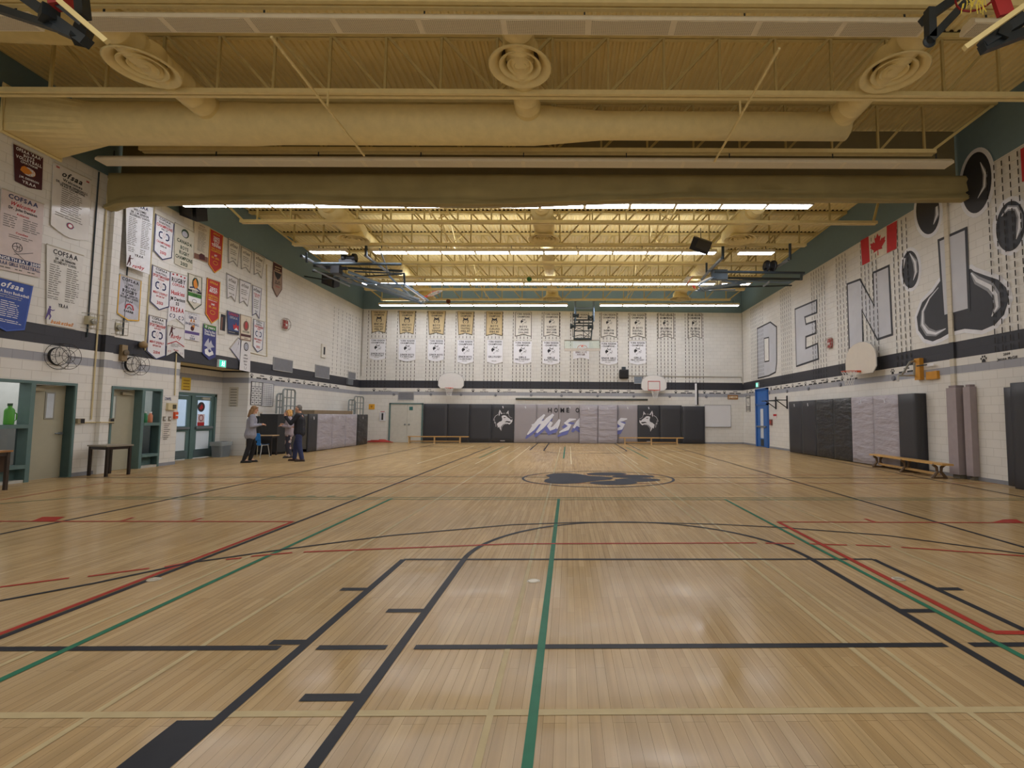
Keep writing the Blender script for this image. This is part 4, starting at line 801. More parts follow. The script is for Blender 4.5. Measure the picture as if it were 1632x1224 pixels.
banner(FL, q4((191, 317), (235, 330), (229, 437.5), (192, 424)), 'rect', mat('#d9dade', .5), [('t', 'COFSAA', .05, .045, .8, 'n'), ('t', 'WELCOMES', .12, .032, .5, 'k'), ('t', 'DR. J. M. DENISON', .165, .032, .7, 'k'), ('t', 'SECONDARY SCHOOL', .21, .032, .8, 'k'), ('l', .24, .66, 16, 'f', [(.05, .4), (.56, .95)]), ('l', .68, .76, 3, 'f', [(.1, .35), (.56, .8)]), ('t', 'YRAA', .79, .035, .35, 'k'), ('man', .18, .93, .12, 'm'), ('i', 'rugby', .95, .05, .55, 'r')], 'sports_banner', 'tall white team list banner with a running player just past the curtain', LG, d=.16)
banner(FL, q4((188.4, 436), (224, 447), (220, 512), (184, 499)), 'point', mat('#b9bac6', .55), [('p', [(0, 0), (.35, 0), (.5, .5)], 's', -.002), ('p', [(.7, 0), (1, 0), (1, .2), (.5, .5)], 's', -.002), ('p', [(0, .5), (.5, .55), (0, .8)], 's', -.002), ('p', [(1, .45), (.5, .55), (1, .75)], 's', -.002), ('t', 'COFSAA', .1, .075, .9, 'k'), ('t', '2010', .2, .05, .3, 'k'), ('t', 'GIRLS AAA', .28, .05, .5, 'k'), ('t', 'RUGBY', .38, .085, .65, 'k'), ('t', 'DR. J.M. DENISON', .47, .045, .7, 'k'), ('t', 'SECONDARY SCHOOL', .53, .045, .8, 'k'), ('t', 'YRAA', .61, .05, .3, 'k'), ('s', [(.35, .8), (.4, .7), (.52, .67), (.65, .7), (.7, .8)], .035, 'r'), ('s', [(.42, .8), (.52, .74), (.62, .8)], .03, 'f'), ('t', 'BARRIE', .86, .05, .55, 'k')], 'sports_banner', 'grey rugby pennant with yellow edging under the tall white banner', LG, trim=YEL, tip=.08)
def champ(P, l1, l2, l3, yr, name, label, l4='CHAMPIONNES', u='OSA LICENSED BY'):
    banner(FL, P, 'point', mat('#dadbe0', .5), [('t', 'COFSAA', .075, .06, .85, 'k'), ('t', 'BASKETBALL', .165, .05, .6, 'k'), ('t', l1, .25, .075, .85, 'r'), ('t', l2, .33, .045, .35, 'r' if l2 == 'AWARD' else 'k'), ('cd', .5, .19, 'n', 'r'), ('t', l3, .7, .06, .75, 'r'), ('t', l4, .79, .045, .45, 'r' if l4 == 'SPORTIF' else 'k'), ('t', yr, .96, .075, .4, 'r')], name, label, LG, trim=NAVT, tip=.16)
champ(q4((246.5, 340), (276.3, 355.6), (272, 411.5), (242.8, 399)), 'CHAMPIONS', 'ONLY AT', 'CHAMPIONNES', '2013', 'sports_banner', 'white bordered basketball champions pennant, uppermost of three with linked letters', l4='2012-13')
champ(q4((241, 421), (270.3, 432.8), (267.8, 489.6), (237, 480.7)), 'SPORTSMANSHIP', 'AWARD', "MERIT D'ESPRIT", '2013', 'sports_banner', 'white bordered basketball sportsmanship pennant dated 2013, middle of three', l4='SPORTIF')
champ(q4((235.4, 501), (264, 508), (262.5, 567.5), (231.8, 560)), 'SPORTSMANSHIP', 'AWARD', "MERIT D'ESPRIT", '2014', 'sports_banner', 'white bordered basketball sportsmanship pennant dated 2014, lowest of three', l4='SPORTIF')
banner(FL, q4((277.4, 354), (308.2, 370), (305.3, 430), (276.6, 419.5)), 'round', mat('#c9c5b6', .6), [('disc', .5, .16, .12, .11, 'd'), ('disc', .48, .18, .09, .075, 'c', .003), ('t', '7', .18, .09, .2, 'k'), ('t', 'CANADA', .39, .085, .8, 'd'), ('t', 'BOYS', .54, .085, .42, 'd'), ('t', 'RUGBY', .67, .085, .52, 'd'), ('t', 'CHAMPIONS', .8, .085, .9, 'd'), ('t', '2013', .94, .085, .4, 'd')], 'sports_banner', 'cream boys rugby champions banner with dark green lettering and round seven emblem', LG, tip=.03)
banner(FL, q4((270.7, 432), (296.5, 439.4), (292, 518), (265.3, 513)), 'notch', mat('#d8d8de', .55), [('disc', .15, .05, .022, .018, 'r'), ('disc', .38, .04, .022, .018, 'r'), ('disc', .62, .05, .022, .018, 'r'), ('disc', .85, .06, .022, .018, 'r'), ('t', 'RUGBY', .15, .085, .85, 'k'), ('t', 'COFSAA', .24, .05, .75, 'r'), ('t', 'Huskies', .4, .08, .8, 'r'), ('t', 'JM Denison', .52, .07, .92, 'k'), ('t', 'SS', .61, .06, .2, 'k'), ('t', 'YRSAA', .73, .09, .85, 'r'), ('cdx', .25, .86, .07, 'n', 'r'), ('cdx', .78, .88, .07, 'n', 'r')], 'sports_banner', 'white rugby Huskies banner with red and black lettering', LG, tip=.1)
banner(FL, q4((266.3, 518), (292, 523.4), (292, 571), (264, 566.8)), 'notch', mat('#d5d4d6', .55), [('man', .2, .26, .28, 'm'), ('i', 'Rugby', .33, .13, .6, 'r'), ('s', [(0, .62), (.5, .48), (1, .62)], .03, 'r'), ('l', .56, .68, 3, 'f', [(.2, .8)]), ('t', 'YRAA', .78, .05, .3, 'r'), ('cdx', .15, .84, .06, 'r', 'r'), ('cdx', .85, .86, .06, 'n', 'r')], 'sports_banner', 'white rugby swallowtail with red chevron beside the lowest 2014 pennant', LG, tip=.2)
banner(FL, q4((308.2, 351), (333.2, 362), (329.6, 419.5), (307.5, 411.5)), 'rect', mat('#c8bfae', .6), [('t', 'OFSAA', .07, .04, .5, 'b'), ('l', .11, .2, 3, 'b', [(.2, .8)]), ('l', .22, .76, 18, 'f', [(.22, .8)]), ('b', .85, .99, 'b'), ('p', [(.35, .86), (.5, .8), (.75, .82), (.78, .95), (.4, .97)], 'm')], 'sports_banner', 'faded cream list banner with brown photo strip along its foot', LG)
RB = [('i', 'OFSAA', .09, .05, .6, 'y'), ('t', '2002', .2, .075, .68, 'w'), ('t', 'GIRLS', .28, .06, .6, 'w'), ('t', 'AAA', .35, .06, .35, 'w'), ('t', 'TENNIS', .42, .07, .75, 'w'), ('t', 'YORK REGION', .52, .045, .75, 'y'), ('t', 'CHAMPIONS', .58, .045, .75, 'y'), ('t', '1ST', .7, .05, .3, 'w'), ('t', 'DR. J.M.D.', .77, .05, .6, 'y'), ('ring', .5, .91, .09, .05, 'y')]
banner(FL, q4((333.2, 363), (354.6, 374.7), (351.6, 427.6), (331, 421)), 'point', mat('#b02f2a', .6), RB, 'sports_banner', 'red pennant with yellow border dated 2002, upper of two', LG, trim=YEL, tip=.2)
RB2 = [('i', 'OFSAA', .1, .06, .6, 'y'), ('t', '2002', .26, .085, .68, 'w'), ('t', 'MIDGET', .34, .055, .72, 'w'), ('t', 'BASKETBALL', .46, .05, .72, 'y'), ('t', 'GIRLS AAA', .53, .05, .72, 'y'), ('l', .57, .6, 1, 'w', [(.15, .85)]), ('t', '2ND', .68, .045, .3, 'w'), ('t', 'DR. J.M.D.', .76, .05, .6, 'y'), ('ring', .5, .9, .09, .05, 'y')]
banner(FL, q4((328.8, 441.8), (350, 449), (347.2, 508), (326.2, 499.9)), 'point', mat('#b02f2a', .6), RB2, 'sports_banner', 'red pennant with yellow border dated 2002, lower of two', LG, trim=YEL, tip=.2)
banner(FL, q4((298, 434.4), (320.7, 441.8), (319.7, 485.9), (297.2, 479.3)), 'point', mat('#cfcabd', .6), [('disc', .5, .3, .15, .2, 'd'), ('p', [(.38, .4), (.35, .25), (.5, .12), (.62, .28), (.68, .42), (.52, .5)], 'o', .003), ('s', [(.5, .02), (.42, .08), (.5, .14), (.58, .08), (.5, .02)], .015, 'd'), ('s', [(.12, .5), (.5, .44), (.88, .54)], .05, 'n'), ('b', .56, .64, 'k'), ('t', 'RUGBY', .6, .05, .8, 'w'), ('b', .66, .8, 'g'), ('t', 'TEAM', .73, .06, .3, 'k'), ('b', .8, .98, 'w'), ('ring', .5, .95, .1, .06, 'k')], 'sports_banner', 'cream and green pennant with dark oval player emblem', LG, trim=DKG, tip=.26)
banner(FL, q4((293.5, 494.7), (317, 499.9), (316.3, 544.7), (292.4, 540)), 'rect', mat('#d6d5da', .55), [COF(.07, .07, .9, 's'), ('t', 'GIRLS', .2, .09, .5, 'n'), ('t', 'AA', .31, .12, .35, 'o'), ('t', 'BASKETBALL', .43, .08, .9, 'n'), ('disc', .5, .58, .08, .09, 'm'), ('p', [(.42, .5), (.62, .44), (.64, .56)], 'o', .003), ('b', .69, .79, 'p'), ('t', 'YRAA', .85, .05, .25, 'n'), ('t', '2014', .94, .085, .5, 'n')], 'sports_banner', 'white girls basketball banner dated 2014 with purple band', LG)
banner(FL, q4((323, 515.3), (343.2, 519.7), (342.4, 569), (321.5, 563)), 'point', mat('#3a3f7c', .55), [('b', 0, .16, 'g'), ('t', '10 years', .09, .08, .75, 'w'), ('t', "They're Not", .23, .08, .85, 'w'), ('t', 'Done Now', .32, .08, .8, 'w'), ('p', [(.2, .6), (.4, .45), (.45, .62), (.6, .5), (.7, .62), (.9, .7), (.6, .75), (.75, .9), (.5, .8), (.3, .95), (.35, .75), (.1, .72)], 'c'), ('p', [(.15, .85), (.3, .8), (.5, .92), (.75, .84), (.85, .95), (.5, 1.04), (.2, .98)], 'w', .002)], 'sports_banner', 'blue pennant with green top band hanging over the dark stripe', LG, tip=.16)
PN = [('i', 'ofsaa', .2, .14, .7, 'f'), ('l', .36, .6, 3, 'f', [(.15, .85)]), ('t', '1997-98', .74, .06, .5, 'f')]
for i, (P, lb) in enumerate(((q4((362.6, 379), (381, 388.7), (377.4, 425.4), (362.6, 419.6)), 'upper row, nearest of three'), (q4((383.2, 391.6), (400.6, 401), (397.2, 435.7), (383.2, 429)), 'upper row, middle of three'), (q4((403.8, 401), (420.7, 410), (415.6, 443.8), (403.8, 438)), 'upper row, farthest of three'), (q4((359.7, 434.4), (378.5, 444), (373.7, 481.5), (360.4, 476.3)), 'lower row, nearest of two'), (q4((380.3, 444), (399.4, 451.3), (393.5, 488.8), (380.3, 483.7)), 'lower row, farther of two'))):
    banner(FL, P, 'notch', mat('#d2cfc6' if i < 3 else '#d4d2d4', .6), PN+[('b', 0, .05, 'n')], 'sports_banner', 'small off-white swallowtail with navy top edge, '+lb, LG, trim=mat('#8d8a86', .6), tip=.16)
banner(FL, q4((401.2, 453.5), (416, 459.4), (412, 508.7), (400.6, 503.5)), 'notch', mat('#d5d5d8', .6), [('i', 'ofsaa', .12, .1, .8, 'k'), ('t', 'CURLING', .26, .05, .75, 'r'), ('t', 'BOYS', .33, .05, .5, 'r'), ('l', .42, .72, 5, 'f', [(.15, .85)]), ('t', 'YRAA', .8, .05, .35, 'n')], 'sports_banner', 'tall narrow white swallowtail with navy border beside the pennants', LG, trim=NAVT, tip=.13)
banner(FL, q4((434.7, 416.6), (448.4, 424), (448.4, 461.5), (433.2, 458.5)), 'point', mat('#a08878', .6), [('b', 0, .3, 'm'), ('l', .1, .3, 2, 't', [(.15, .85)]), ('p', [(.1, .35), (.9, .38), (.75, .55), (.5, .65), (.25, .52)], 'k'), ('t', 'DR. J.M.', .72, .06, .6, 'k'), ('t', 'DENISON', .8, .06, .75, 'k'), ('t', 'YRAA', .93, .06, .5, 'r')], 'sports_banner', 'lone maroon edged pennant far along the left wall', LG, trim=MAROON, tip=.35)
o = banner(FL, q4((348, 497), (358.6, 500), (357.5, 534), (347, 533)), 'rect', mat('#cfcbc2', .6), [('p', [(.2, .06), (.95, .08), (.95, .82), (.2, .8)], 'k'), ('p', [(.3, .2), (.5, .2), (.5, .78), (.3, .78)], 'b', .002)], 'team_poster', 'white sheet with dark photo pinned on the left wall', 'posters on the left wall', cat='poster')
o = banner(FL, q4((360.4, 494), (379.6, 500), (378.8, 534.4), (361.5, 531)), 'rect', mat('#2c3f74', .5), [('t', 'CANADA', .12, .12, .85, 'r'), ('t', 'OFSAA', .27, .1, .8, 's'), ('p', [(.5, .75), (.45, .55), (.6, .6), (.7, .45), (.8, .6), (.95, .55), (.95, .8)], 'r'), ('p', [(.55, .8), (.75, .68), (.95, .8)], 'w', .002), ('b', .86, .98, 'k'), ('l', .89, .95, 1, 's', [(.1, .9)])], 'team_poster', 'dark blue poster with red splash on the left wall', 'posters on the left wall', cat='poster', d=.045)
banner(FL, q4((381.8, 500.3), (399.4, 505), (398.7, 544), (381.8, 541)), 'rect', mat('#d3c8b6', .6), [('disc', .5, .42, .17, .2, 'b'), ('p', [(.4, .5), (.42, .3), (.55, .25), (.62, .42), (.55, .55)], 'r', .003), ('s', [(.5, .14), (.5, .26)], .02, 'k'), ('t', 'SOCCER', .66, .07, .75, 'd'), ('b', .76, .86, 'm'), ('t', 'YRAA', .92, .05, .4, 'm')], 'sports_banner', 'cream banner with brown border and oval emblem above the school seal banner', LG, trim=BRN)
champ(q4((403, 508), (420, 512.6), (417, 557.2), (402, 552)), 'SPORTSMANSHIP', 'AWARD', "MERIT D'ESPRIT", '2012', 'sports_banner', 'small white bordered basketball pennant, farthest with linked letters', l4='SPORTIF')
banner(FL, q4((364.8, 555), (378.8, 537.4), (383.3, 542), (382.5, 578)), 'rect', mat('#c9c9d2', .6), [('i', 'ofsaa', .4, .15, .4, 'f'), ('p', [(.6, .5), (.9, .45), (.8, .8)], 'k')], 'sports_banner', 'white navy trimmed banner fallen askew beside the seal banner', LG, trim=NAVT, d=.02)
banner(FL, q4((383.2, 541.8), (397.2, 544), (396.5, 593), (379.5, 589.5)), 'rect', mat('#d8d7da', .6), [('disc', .5, .2, .12, .14, 'k'), ('disc', .5, .2, .09, .105, 'c', .003), ('ring', .5, .2, .05, .06, 'k'), ('t', 'J.M.D.', .48, .05, .6, 'k'), ('t', 'School', .58, .05, .6, 'k'), ('t', 'Spirit', .68, .05, .6, 'k'), ('t', 'Cup', .78, .05, .4, 'k'), ('s', [(.4, .85), (.45, .94), (.6, .93), (.62, .86)], .012, 'k')], 'sports_banner', 'white school banner with dark round seal over the alcove corner', LG, d=.05)
# flags on the right wall
fq = [RW(1372.5, 383.7), RW(1430.7, 351.3), RW(1430, 396), RW(1375.3, 423)]
fx = lambda f, g: (fq[0][0]*(1-f)*(1-g)+fq[1][0]*f*(1-g)+fq[2][0]*f*g+fq[3][0]*(1-f)*g, fq[0][1]*(1-f)*(1-g)+fq[1][1]*f*(1-g)+fq[2][1]*f*g+fq[3][1]*(1-f)*g)
o = MB().poly(FR, fq, .02, .008).build('canadian_flag', mat('#d9d3c6', .7)); tag(o, 'red and white flag with a maple leaf hung high on the right wall', 'flag')
RF = mat('#c03338', .7)
for f0, f1 in ((0, .24), (.74, 1)):
    MB().poly(FR, [fx(f0, 0), fx(f1, 0), fx(f1, 1), fx(f0, 1)], .024).build('red_bar', RF, o)
ML = [(0, -.5), (.03, -.5), (.025, -.26), (.3, -.3), (.26, -.2), (.5, 0), (.44, .04), (.48, .2), (.3, .17), (.28, .23), (.16, .1), (.2, .38), (.1, .33), (0, .52)]
ML = ML+[(-x, y) for x, y in ML[::-1]]
MB().poly(FR, [fx(.49+x*.44, .5-y*.82) for x, y in ML], .026).build('maple_leaf', RF, o)
a, t_ = RW(1627.5, 238); b_ = RW(1628.5, 291)[1]
o = MB().poly(FR, [(a, t_), (a+1.3, t_), (a+1.3, b_), (a, b_)], .02, .008).build('red_flag', RF); tag(o, 'red flag edge cut off high at the right border', 'flag')
# ------------------------------------------------------------------ wall pads
PBLK, PGRY, PGR2 = mat('#3a3b40', .45, noise=.05, scale=1.5, bump=.1), mat('#9c979c', .5, noise=.03, scale=1.5, bump=.08), mat('#a5a1a8', .45, noise=.03, scale=1.5)
def wrinkle(h, rough, kx=1.0, st=1.2):
    m = bpy.data.materials.new('creased_vinyl'); m.use_nodes = True; nt = m.node_tree; N = nt.nodes.new; b = nt.nodes['Principled BSDF']
    b.inputs['Base Color'].default_value = col(h); b.inputs['Roughness'].default_value = rough
    g = N('ShaderNodeNewGeometry'); mp = N('ShaderNodeMapping'); mp.inputs['Scale'].default_value = (kx, kx, 3.2); nt.links.new(g.outputs['Position'], mp.inputs[0])
    nz = N('ShaderNodeTexNoise'); nz.inputs['Scale'].default_value = 1.6; nz.inputs['Detail'].default_value = 3; nt.links.new(mp.outputs[0], nz.inputs['Vector'])
    bp = N('ShaderNodeBump'); bp.inputs['Strength'].default_value = st; bp.inputs['Distance'].default_value = .06; nt.links.new(nz.outputs['Fac'], bp.inputs['Height']); nt.links.new(bp.outputs['Normal'], b.inputs['Normal'])
    return m
WBLK, WGRY = wrinkle('#333437', .38), wrinkle('#a39ea6', .42)
def pad(name, fr, a0, a1, b0, b1, d0, d1, m, label, tab=True, dirt=True, group='wall pads'):
    t = thing(name, label, 'wall pad', fr((a0+a1)/2, b0, (d0+d1)/2), group)
    mb = MB(); g = .006; a0 += g; a1 -= g; n = 8
    # slightly pillowed front with rounded edges
    xs = [a0, a0+.02]+[a0+.02+(a1-a0-.04)*i/n for i in range(1, n)]+[a1-.02, a1]; ys = [b0, b0+.02]+[b0+.02+(b1-b0-.04)*i/n for i in range(1, n)]+[b1-.02, b1]
    k = len(xs); vs = []
    for j, y in enumerate(ys):
        for i, x in enumerate(xs):
            e = (i in (0, k-1)) or (j in (0, k-1)); fx_, fy = (x-a0)/(a1-a0), (y-b0)/(b1-b0)
            vs.append(fr(x, y, d1-(.02 if e else 0)+.012*math.sin(math.pi*fx_)*math.sin(math.pi*fy)))
    fs = [(j*k+i, j*k+i+1, (j+1)*k+i+1, (j+1)*k+i) for j in range(k-1) for i in range(k-1)]
    edge = [i for i in range(k)]+[j*k+k-1 for j in range(1, k)]+[(k-1)*k+i for i in range(k-2, -1, -1)]+[j*k for j in range(k-2, 0, -1)]
    o = len(vs); co = {}
    for e in edge: p = V(vs[e]); co[e] = o+len(co); vs.append(p-fr.n*(d1-.02-d0))
    for q, e in enumerate(edge): f2 = edge[(q+1) % len(edge)]; fs.append((e, co[e], co[f2], f2))
    fs.append(tuple(co[e] for e in edge[::-1]))
    cu = mb.add(vs, fs).build('cushion', m, t, True)
    if tab:
        c = (a0+a1)/2; MB().poly(fr, [(c-.05, b1-.12), (c+.01, b1-.1), (c+.04, b1-.22), (c-.01, b1-.24)], d1+.016).build('hanging_tab', mat('#c9cbd2', .5), cu)
    return t
BE = [674.6, 713.4, 748.3, 783.6, 819.6, 855.2, 890.4, 926, 958, 984.3, 1016, 1051.6, 1086.5]
bx = [BW(u, 675)[0] for u in BE]
nmz = ['black back wall pad nearest the double doors', 'second plain black back wall pad from the double doors', 'third plain black back wall pad from the doors', 'black back wall pad with white dog head facing right', 'plain grey back wall pad beside the right facing dog head', 'grey back wall pad with the start of the script letter H', 'grey back wall pad under the letters HOME', 'grey back wall pad with the letter S, half behind loose pads', 'grey back wall pad hidden behind the right loose pad', 'grey back wall pad with the end of the Huskies script', 'black back wall pad with white dog head facing left', 'plain black back wall pad right of the left facing dog head']
PZ1 = 2.17
pads = []
for i in range(12):
    m_ = PBLK if i in (0, 1, 2, 3, 10, 11) else PGRY
    pads.append(pad('wall_pad', FB, bx[i], bx[i+1], .03, PZ1, .0, .07, m_, nmz[i], tab=i in (3, 4, 6, 9, 10)))
a0, a1 = BW(1086.8, 675)[0], BW(1122.3, 675)[0]
pad('wall_pad', FB, a0, a1, .02, 2.12, .0, .16, PBLK, 'thicker scuffed black pad at the right end of the back wall pads', tab=False)
for u0, u1, lb in ((923.9, 953, 'left creased grey loose pad leaning over the Huskies script'), (953.4, 984.4, 'right creased grey loose pad leaning over the Huskies script')):
    pad('loose_wall_pad', FB, BW(u0, 675)[0]*.985, BW(u1, 675)[0]*.985, .0, 2.12, .08, .3, WGRY, lb)
# lettering and dog heads on the pads (each sheet is part of the pad it lies on: built per pad)
D_ = .088
def onpad(i, fn, mats, nm):
    m = MB(); fn(m); m.build(nm, mats, pads[i].children[0])
for i, fl in ((3, False), (10, True)):
    c = (bx[i]+bx[i+1])/2; onpad(i, lambda m: husky(m, FB, c, 1.27, 1.18, D_, 1, 0, fl), [mat('#d6d6dc', .5), mat('#1d1c1f', .5)], 'dog_head_emblem')
    onpad(i, lambda m: m.rect(FB, c-.13, c+.13, .1, .14, D_), [mat('#a9a9ad', .5)], 'maker_tag')
p82 = lambda pts: [BW(820+x/5.44, 560+y/5.44) for x, y in pts]
HOME = [('H', 307), ('O', 360), ('M', 415), ('E', 463), ('O', 545), ('F', 600)]
m = MB()
for ch, x in HOME: a, b = p82([(x, 510)])[0]; m.text(FB, ch, a, b, .215, .25, D_+.004)
m.rect(FB, *[q for q in (p82([(170, 745)])[0][0], p82([(360, 745)])[0][0])], 0.5, .53, D_)
m.build('home_of_lettering', mat('#232228', .5), pads[6].children[0])
S = [([(262, 548), (215, 600), (160, 668), (112, 722)], [10, 26, 24, 6]), ([(338, 545), (292, 590), (240, 650), (192, 705)], [12, 28, 26, 10]), ([(150, 640), (225, 618), (305, 598)], [8, 16, 8]),
     ([(322, 612), (298, 650), (312, 674), (345, 660), (392, 592)], [18, 22, 20, 20, 12]), ([(392, 590), (375, 640), (368, 672)], [12, 18, 6]),
     ([(532, 588), (480, 594), (444, 622), (478, 640), (460, 668), (388, 702)], [6, 18, 22, 24, 22, 6]), ([(590, 560), (545, 620), (512, 664)], [12, 20, 10]), ([(600, 612), (545, 640), (600, 672)], [10, 18, 10]),
     ([(975, 585), (925, 592), (895, 615), (940, 640), (925, 664), (850, 690)], [6, 22, 24, 26, 20, 6])]
sc_ = 1/5.44/784*27.7
for ids, pi in (((0, 1, 2), 5), ((3, 4), 6), ((5,), 6), ((6, 7), 7), ((8,), 9)):
    for k, (h, dd) in enumerate((('#6d74b4', .002), ('#e0e2ec', .005))):
        m = MB()
        for ii in ids:
            pts, ws = S[ii]; m.stroke(FB, p82([(x-(14 if k == 0 else 0), y+(34 if k == 0 else 0)) for x, y in pts]), [w_*(1.5 if k else 1.9)*sc_ for w_ in ws], D_+dd+ii*.0003)
        m.build('script_letter' if k else 'letter_shadow', mat(h, .5), pads[pi].children[0])
# right wall pads
rmz = ['black right wall pad nearest the blue door', 'second black right wall pad from the blue door', 'third black right wall pad, creased across', 'fourth black right wall pad beside the grey ones', 'grey creased right wall pad, farther one', 'grey creased right wall pad behind the bench end', 'black right wall pad nearest the camera in the row, end face showing']
RE = [(1257.4, 0), (1277.6, 0), (1300.6, 0), (1327.8, 0), (1357.2, 0), (1392, 0), (1433, 0), (1461, 0)]
PX = XR-.32; ra = [-onX(u, 680, PX).y for u, _ in RE]
for i in range(7):
    pad('wall_pad', FR, ra[i], ra[i+1], .02, 2.2, .02, .32 if i != 6 else .34, (PBLK, PBLK, WBLK, WBLK, WGRY, WGRY, PBLK)[i], rmz[i], tab=i in (0, 1, 4, 5))
a = -onX(1600, 690, XR-.3).y
pad('wall_pad', FR, a, a+1.3, .03, 2.2, .02, .28, PBLK, 'black pad at the right edge, nearest the camera', tab=False)
pad('wall_pad', FR, a+.25, a+1.6, .0, 2.28, .29, .36, PBLK, 'thin black pad overlapping the nearest pad at the right edge', tab=False)
PM = mat('#9a8f92', .5)
for u0, u1, lb, dd in ((1510.5, 1526, 'tall mauve pad wrapped round the right wall pier', .25), (1537.5, 1548.5, 'slim mauve pad standing alone on the right wall', .17)):
    a0, a1 = -onX(u0, 690, XR-dd).y, -onX(u1, 690, XR-dd).y
    t = thing('pier_pad', lb, 'wall pad', FR((a0+a1)/2, .05, dd/2)); MB().box(XR-dd, XR-.005, -a0, -a1, .1, 2.28).build('cushion', PM, t); MB().box(XR-dd+.04, XR-.005, -a0-.04, -a1+.04, 2.28, 2.34).build('top_lip', mat('#857b7e', .6), t)
    MB().box(XR-dd+.05, XR-.005, -a0-.05, -a1+.05, .0, .1).build('pad_foot', mat('#6f6a5e', .6), t)
# pads over the stacked stage along the far left wall
SX = -10.5
le = [(430.7, 0), (488.8, 0), (502.8, 0), (526.2, 0), (547.5, 0), (566, 0), (583.5, 0)]
FS = Frame((SX, 0, 0), (0, 1, 0), (0, 0, 1))
la = [onX(u, 690, SX).y for u, _ in le]
FSZ = 1.53
t = thing('stacked_stage', 'long low stack of folded stage platforms with wooden ledge along the far left wall', 'stage platform', ((XL+SX)/2, (la[0]+la[-1])/2, 0))
MB().box(XL+.03, SX-.02, la[1]+.1, la[-1]-.05, .12, 1.45).build('platform_stack', mat('#6c6a66', .6), t); MB().box(XL+.03, SX-.04, la[1]+.6, la[-1]-1.6, 1.53, 1.7).build('wooden_ledge', mat('#85745e', .6), t)
MB().box(XL+.03, SX-.04, la[1]+.1, la[-1]-.05, 1.45, 1.53).build('platform_deck', mat('#8f9499', .5), t)
for x in (XL+.1, SX-.12):
    for y in (la[1]+.4, la[-1]-.3): MB().tube((x, y, 0), (x, y, .12), .05, 10).build('caster', BLACK, t)
lz = ['black pad behind the talking people on the left', 'black pad right of the man in dark jacket', 'left of three grey stage pads', 'middle of three grey stage pads', 'right of three grey stage pads', 'dark pad at the far end of the stage row']
for i in range(1, 6):
    pad('stage_pad', FS, la[i], la[i+1], .02, 1.54, .0, .08, (PBLK, PBLK, WGRY, WGRY, WGRY, WBLK)[i], lz[i]+' along the left wall', tab=i not in (0,), group='pads over the stage stack')
def guard(u0, u1, v0, v1, lb, x, n=3, u2=None):
    y0, y1 = onX(u0, 650, x).y, onX(u1, 650, x).y; z1 = onX(u0, v0, x).z; z0 = 1.535
    t = thing('guard_rail', lb, 'rail', (x, (y0+y1)/2, z0), 'stage guard rails'); r = .12; G = mat('#8a9192', .4, .5)
    MB().path([(x, y0, z0), (x, y0, z1-r), (x, y0+r*.3, z1-r*.3), (x, y0+r, z1), (x, y1-r, z1), (x, y1-r*.3, z1-r*.3), (x, y1, z1-r), (x, y1, z0)], .035, 8).build('rail_frame', G, t)
    for i in range(1, n): MB().tube((x, y0+(y1-y0)*i/n, z0), (x, y0+(y1-y0)*i/n, z1), .022, 8).build('upright', G, t)
    for f in (.33, .66): MB().tube((x, y0, z0+(z1-z0)*f), (x, y1, z0+(z1-z0)*f), .02, 8).build('crossbar', G, t)
guard(440.5, 451, 627, 655, 'lower steel guard rail standing on the left wall stage stack, near end', -11.35, 2)
guard(450, 469.5, 619.5, 655, 'tall steel guard rail standing on the left wall stage stack, near end', -11.15)
guard(555.5, 566, 637, 660, 'lower steel guard rail at the far end of the stage stack', -11.35, 2)
guard(564.5, 578.8, 631.5, 660, 'tall steel guard rail at the far end of the stage stack', -11.15)
# ------------------------------------------------------------------ hoops on the walls
FAN = [(-.9, -.32), (-.72, -.52), (.72, -.52), (.9, -.32), (.9, .06), (.82, .28), (.62, .46), (.35, .57), (0, .61), (-.35, .57), (-.62, .46), (-.82, .28), (-.9, .06)]
def fanhoop(fr, a, zr, d, label, target, net=True, face='#dcdad8', s=.78):
    b = zr+.40; t = thing('basketball_hoop', label, 'basketball hoop', fr(a, zr, 0))
    MB().poly(fr, [(a+x*s, b+y*s) for x, y in FAN], d, d-.035).build('backboard', mat(face, .35, noise=.02), t)
    m = MB(); n = len(FAN); m.path([fr(a+x*s, b+y*s, d-.018) for x, y in FAN], .022, 5, True); m.build('board_rim', mat('#b9b8b6', .4), t)
    if target:
        q = [(a-.33, b-.42+.05), (a+.33, b-.42+.05), (a+.33, b+.12), (a-.33, b+.12)]; m = MB(); m.stroke(fr, q, .05, d+.004, True); m.build('target_square', RED, t)
    m = MB()
    for x in (-.35, .35): m.bar(fr(a+x, b+.2, .03), fr(a+x, b+.05, d-.03), .05); m.bar(fr(a+x, b-.3, .03), fr(a+x, b-.2, d-.03), .05)
    m.build('wall_bracket', mat('#5d7488', .4, .3), t)
    c = fr(a, zr, d+.15+.2286); hoop(t, c, (0, 0, 1), net, back=fr(a, zr, d), drop=.45); return t
a, z = BW(718.5, 618.5); d = .35; s_ = (27.76-.35)/27.76
fanhoop(FB, a*s_, 3.03, .35, 'white fan shaped hoop on the back wall left of the pads lettering', False)
a, z = BW(1042.3, 622); fanhoop(FB, a*s_, 2.98, .35, 'white fan shaped hoop with red target square on the back wall', True)
dR = .34; pc = onX(1370.5, 575, XR-dR)
t = fanhoop(FR, -pc.y, 3.04, dR, 'white fan shaped hoop on the right wall under the letter N', False, face='#d2cabd', s=.93)
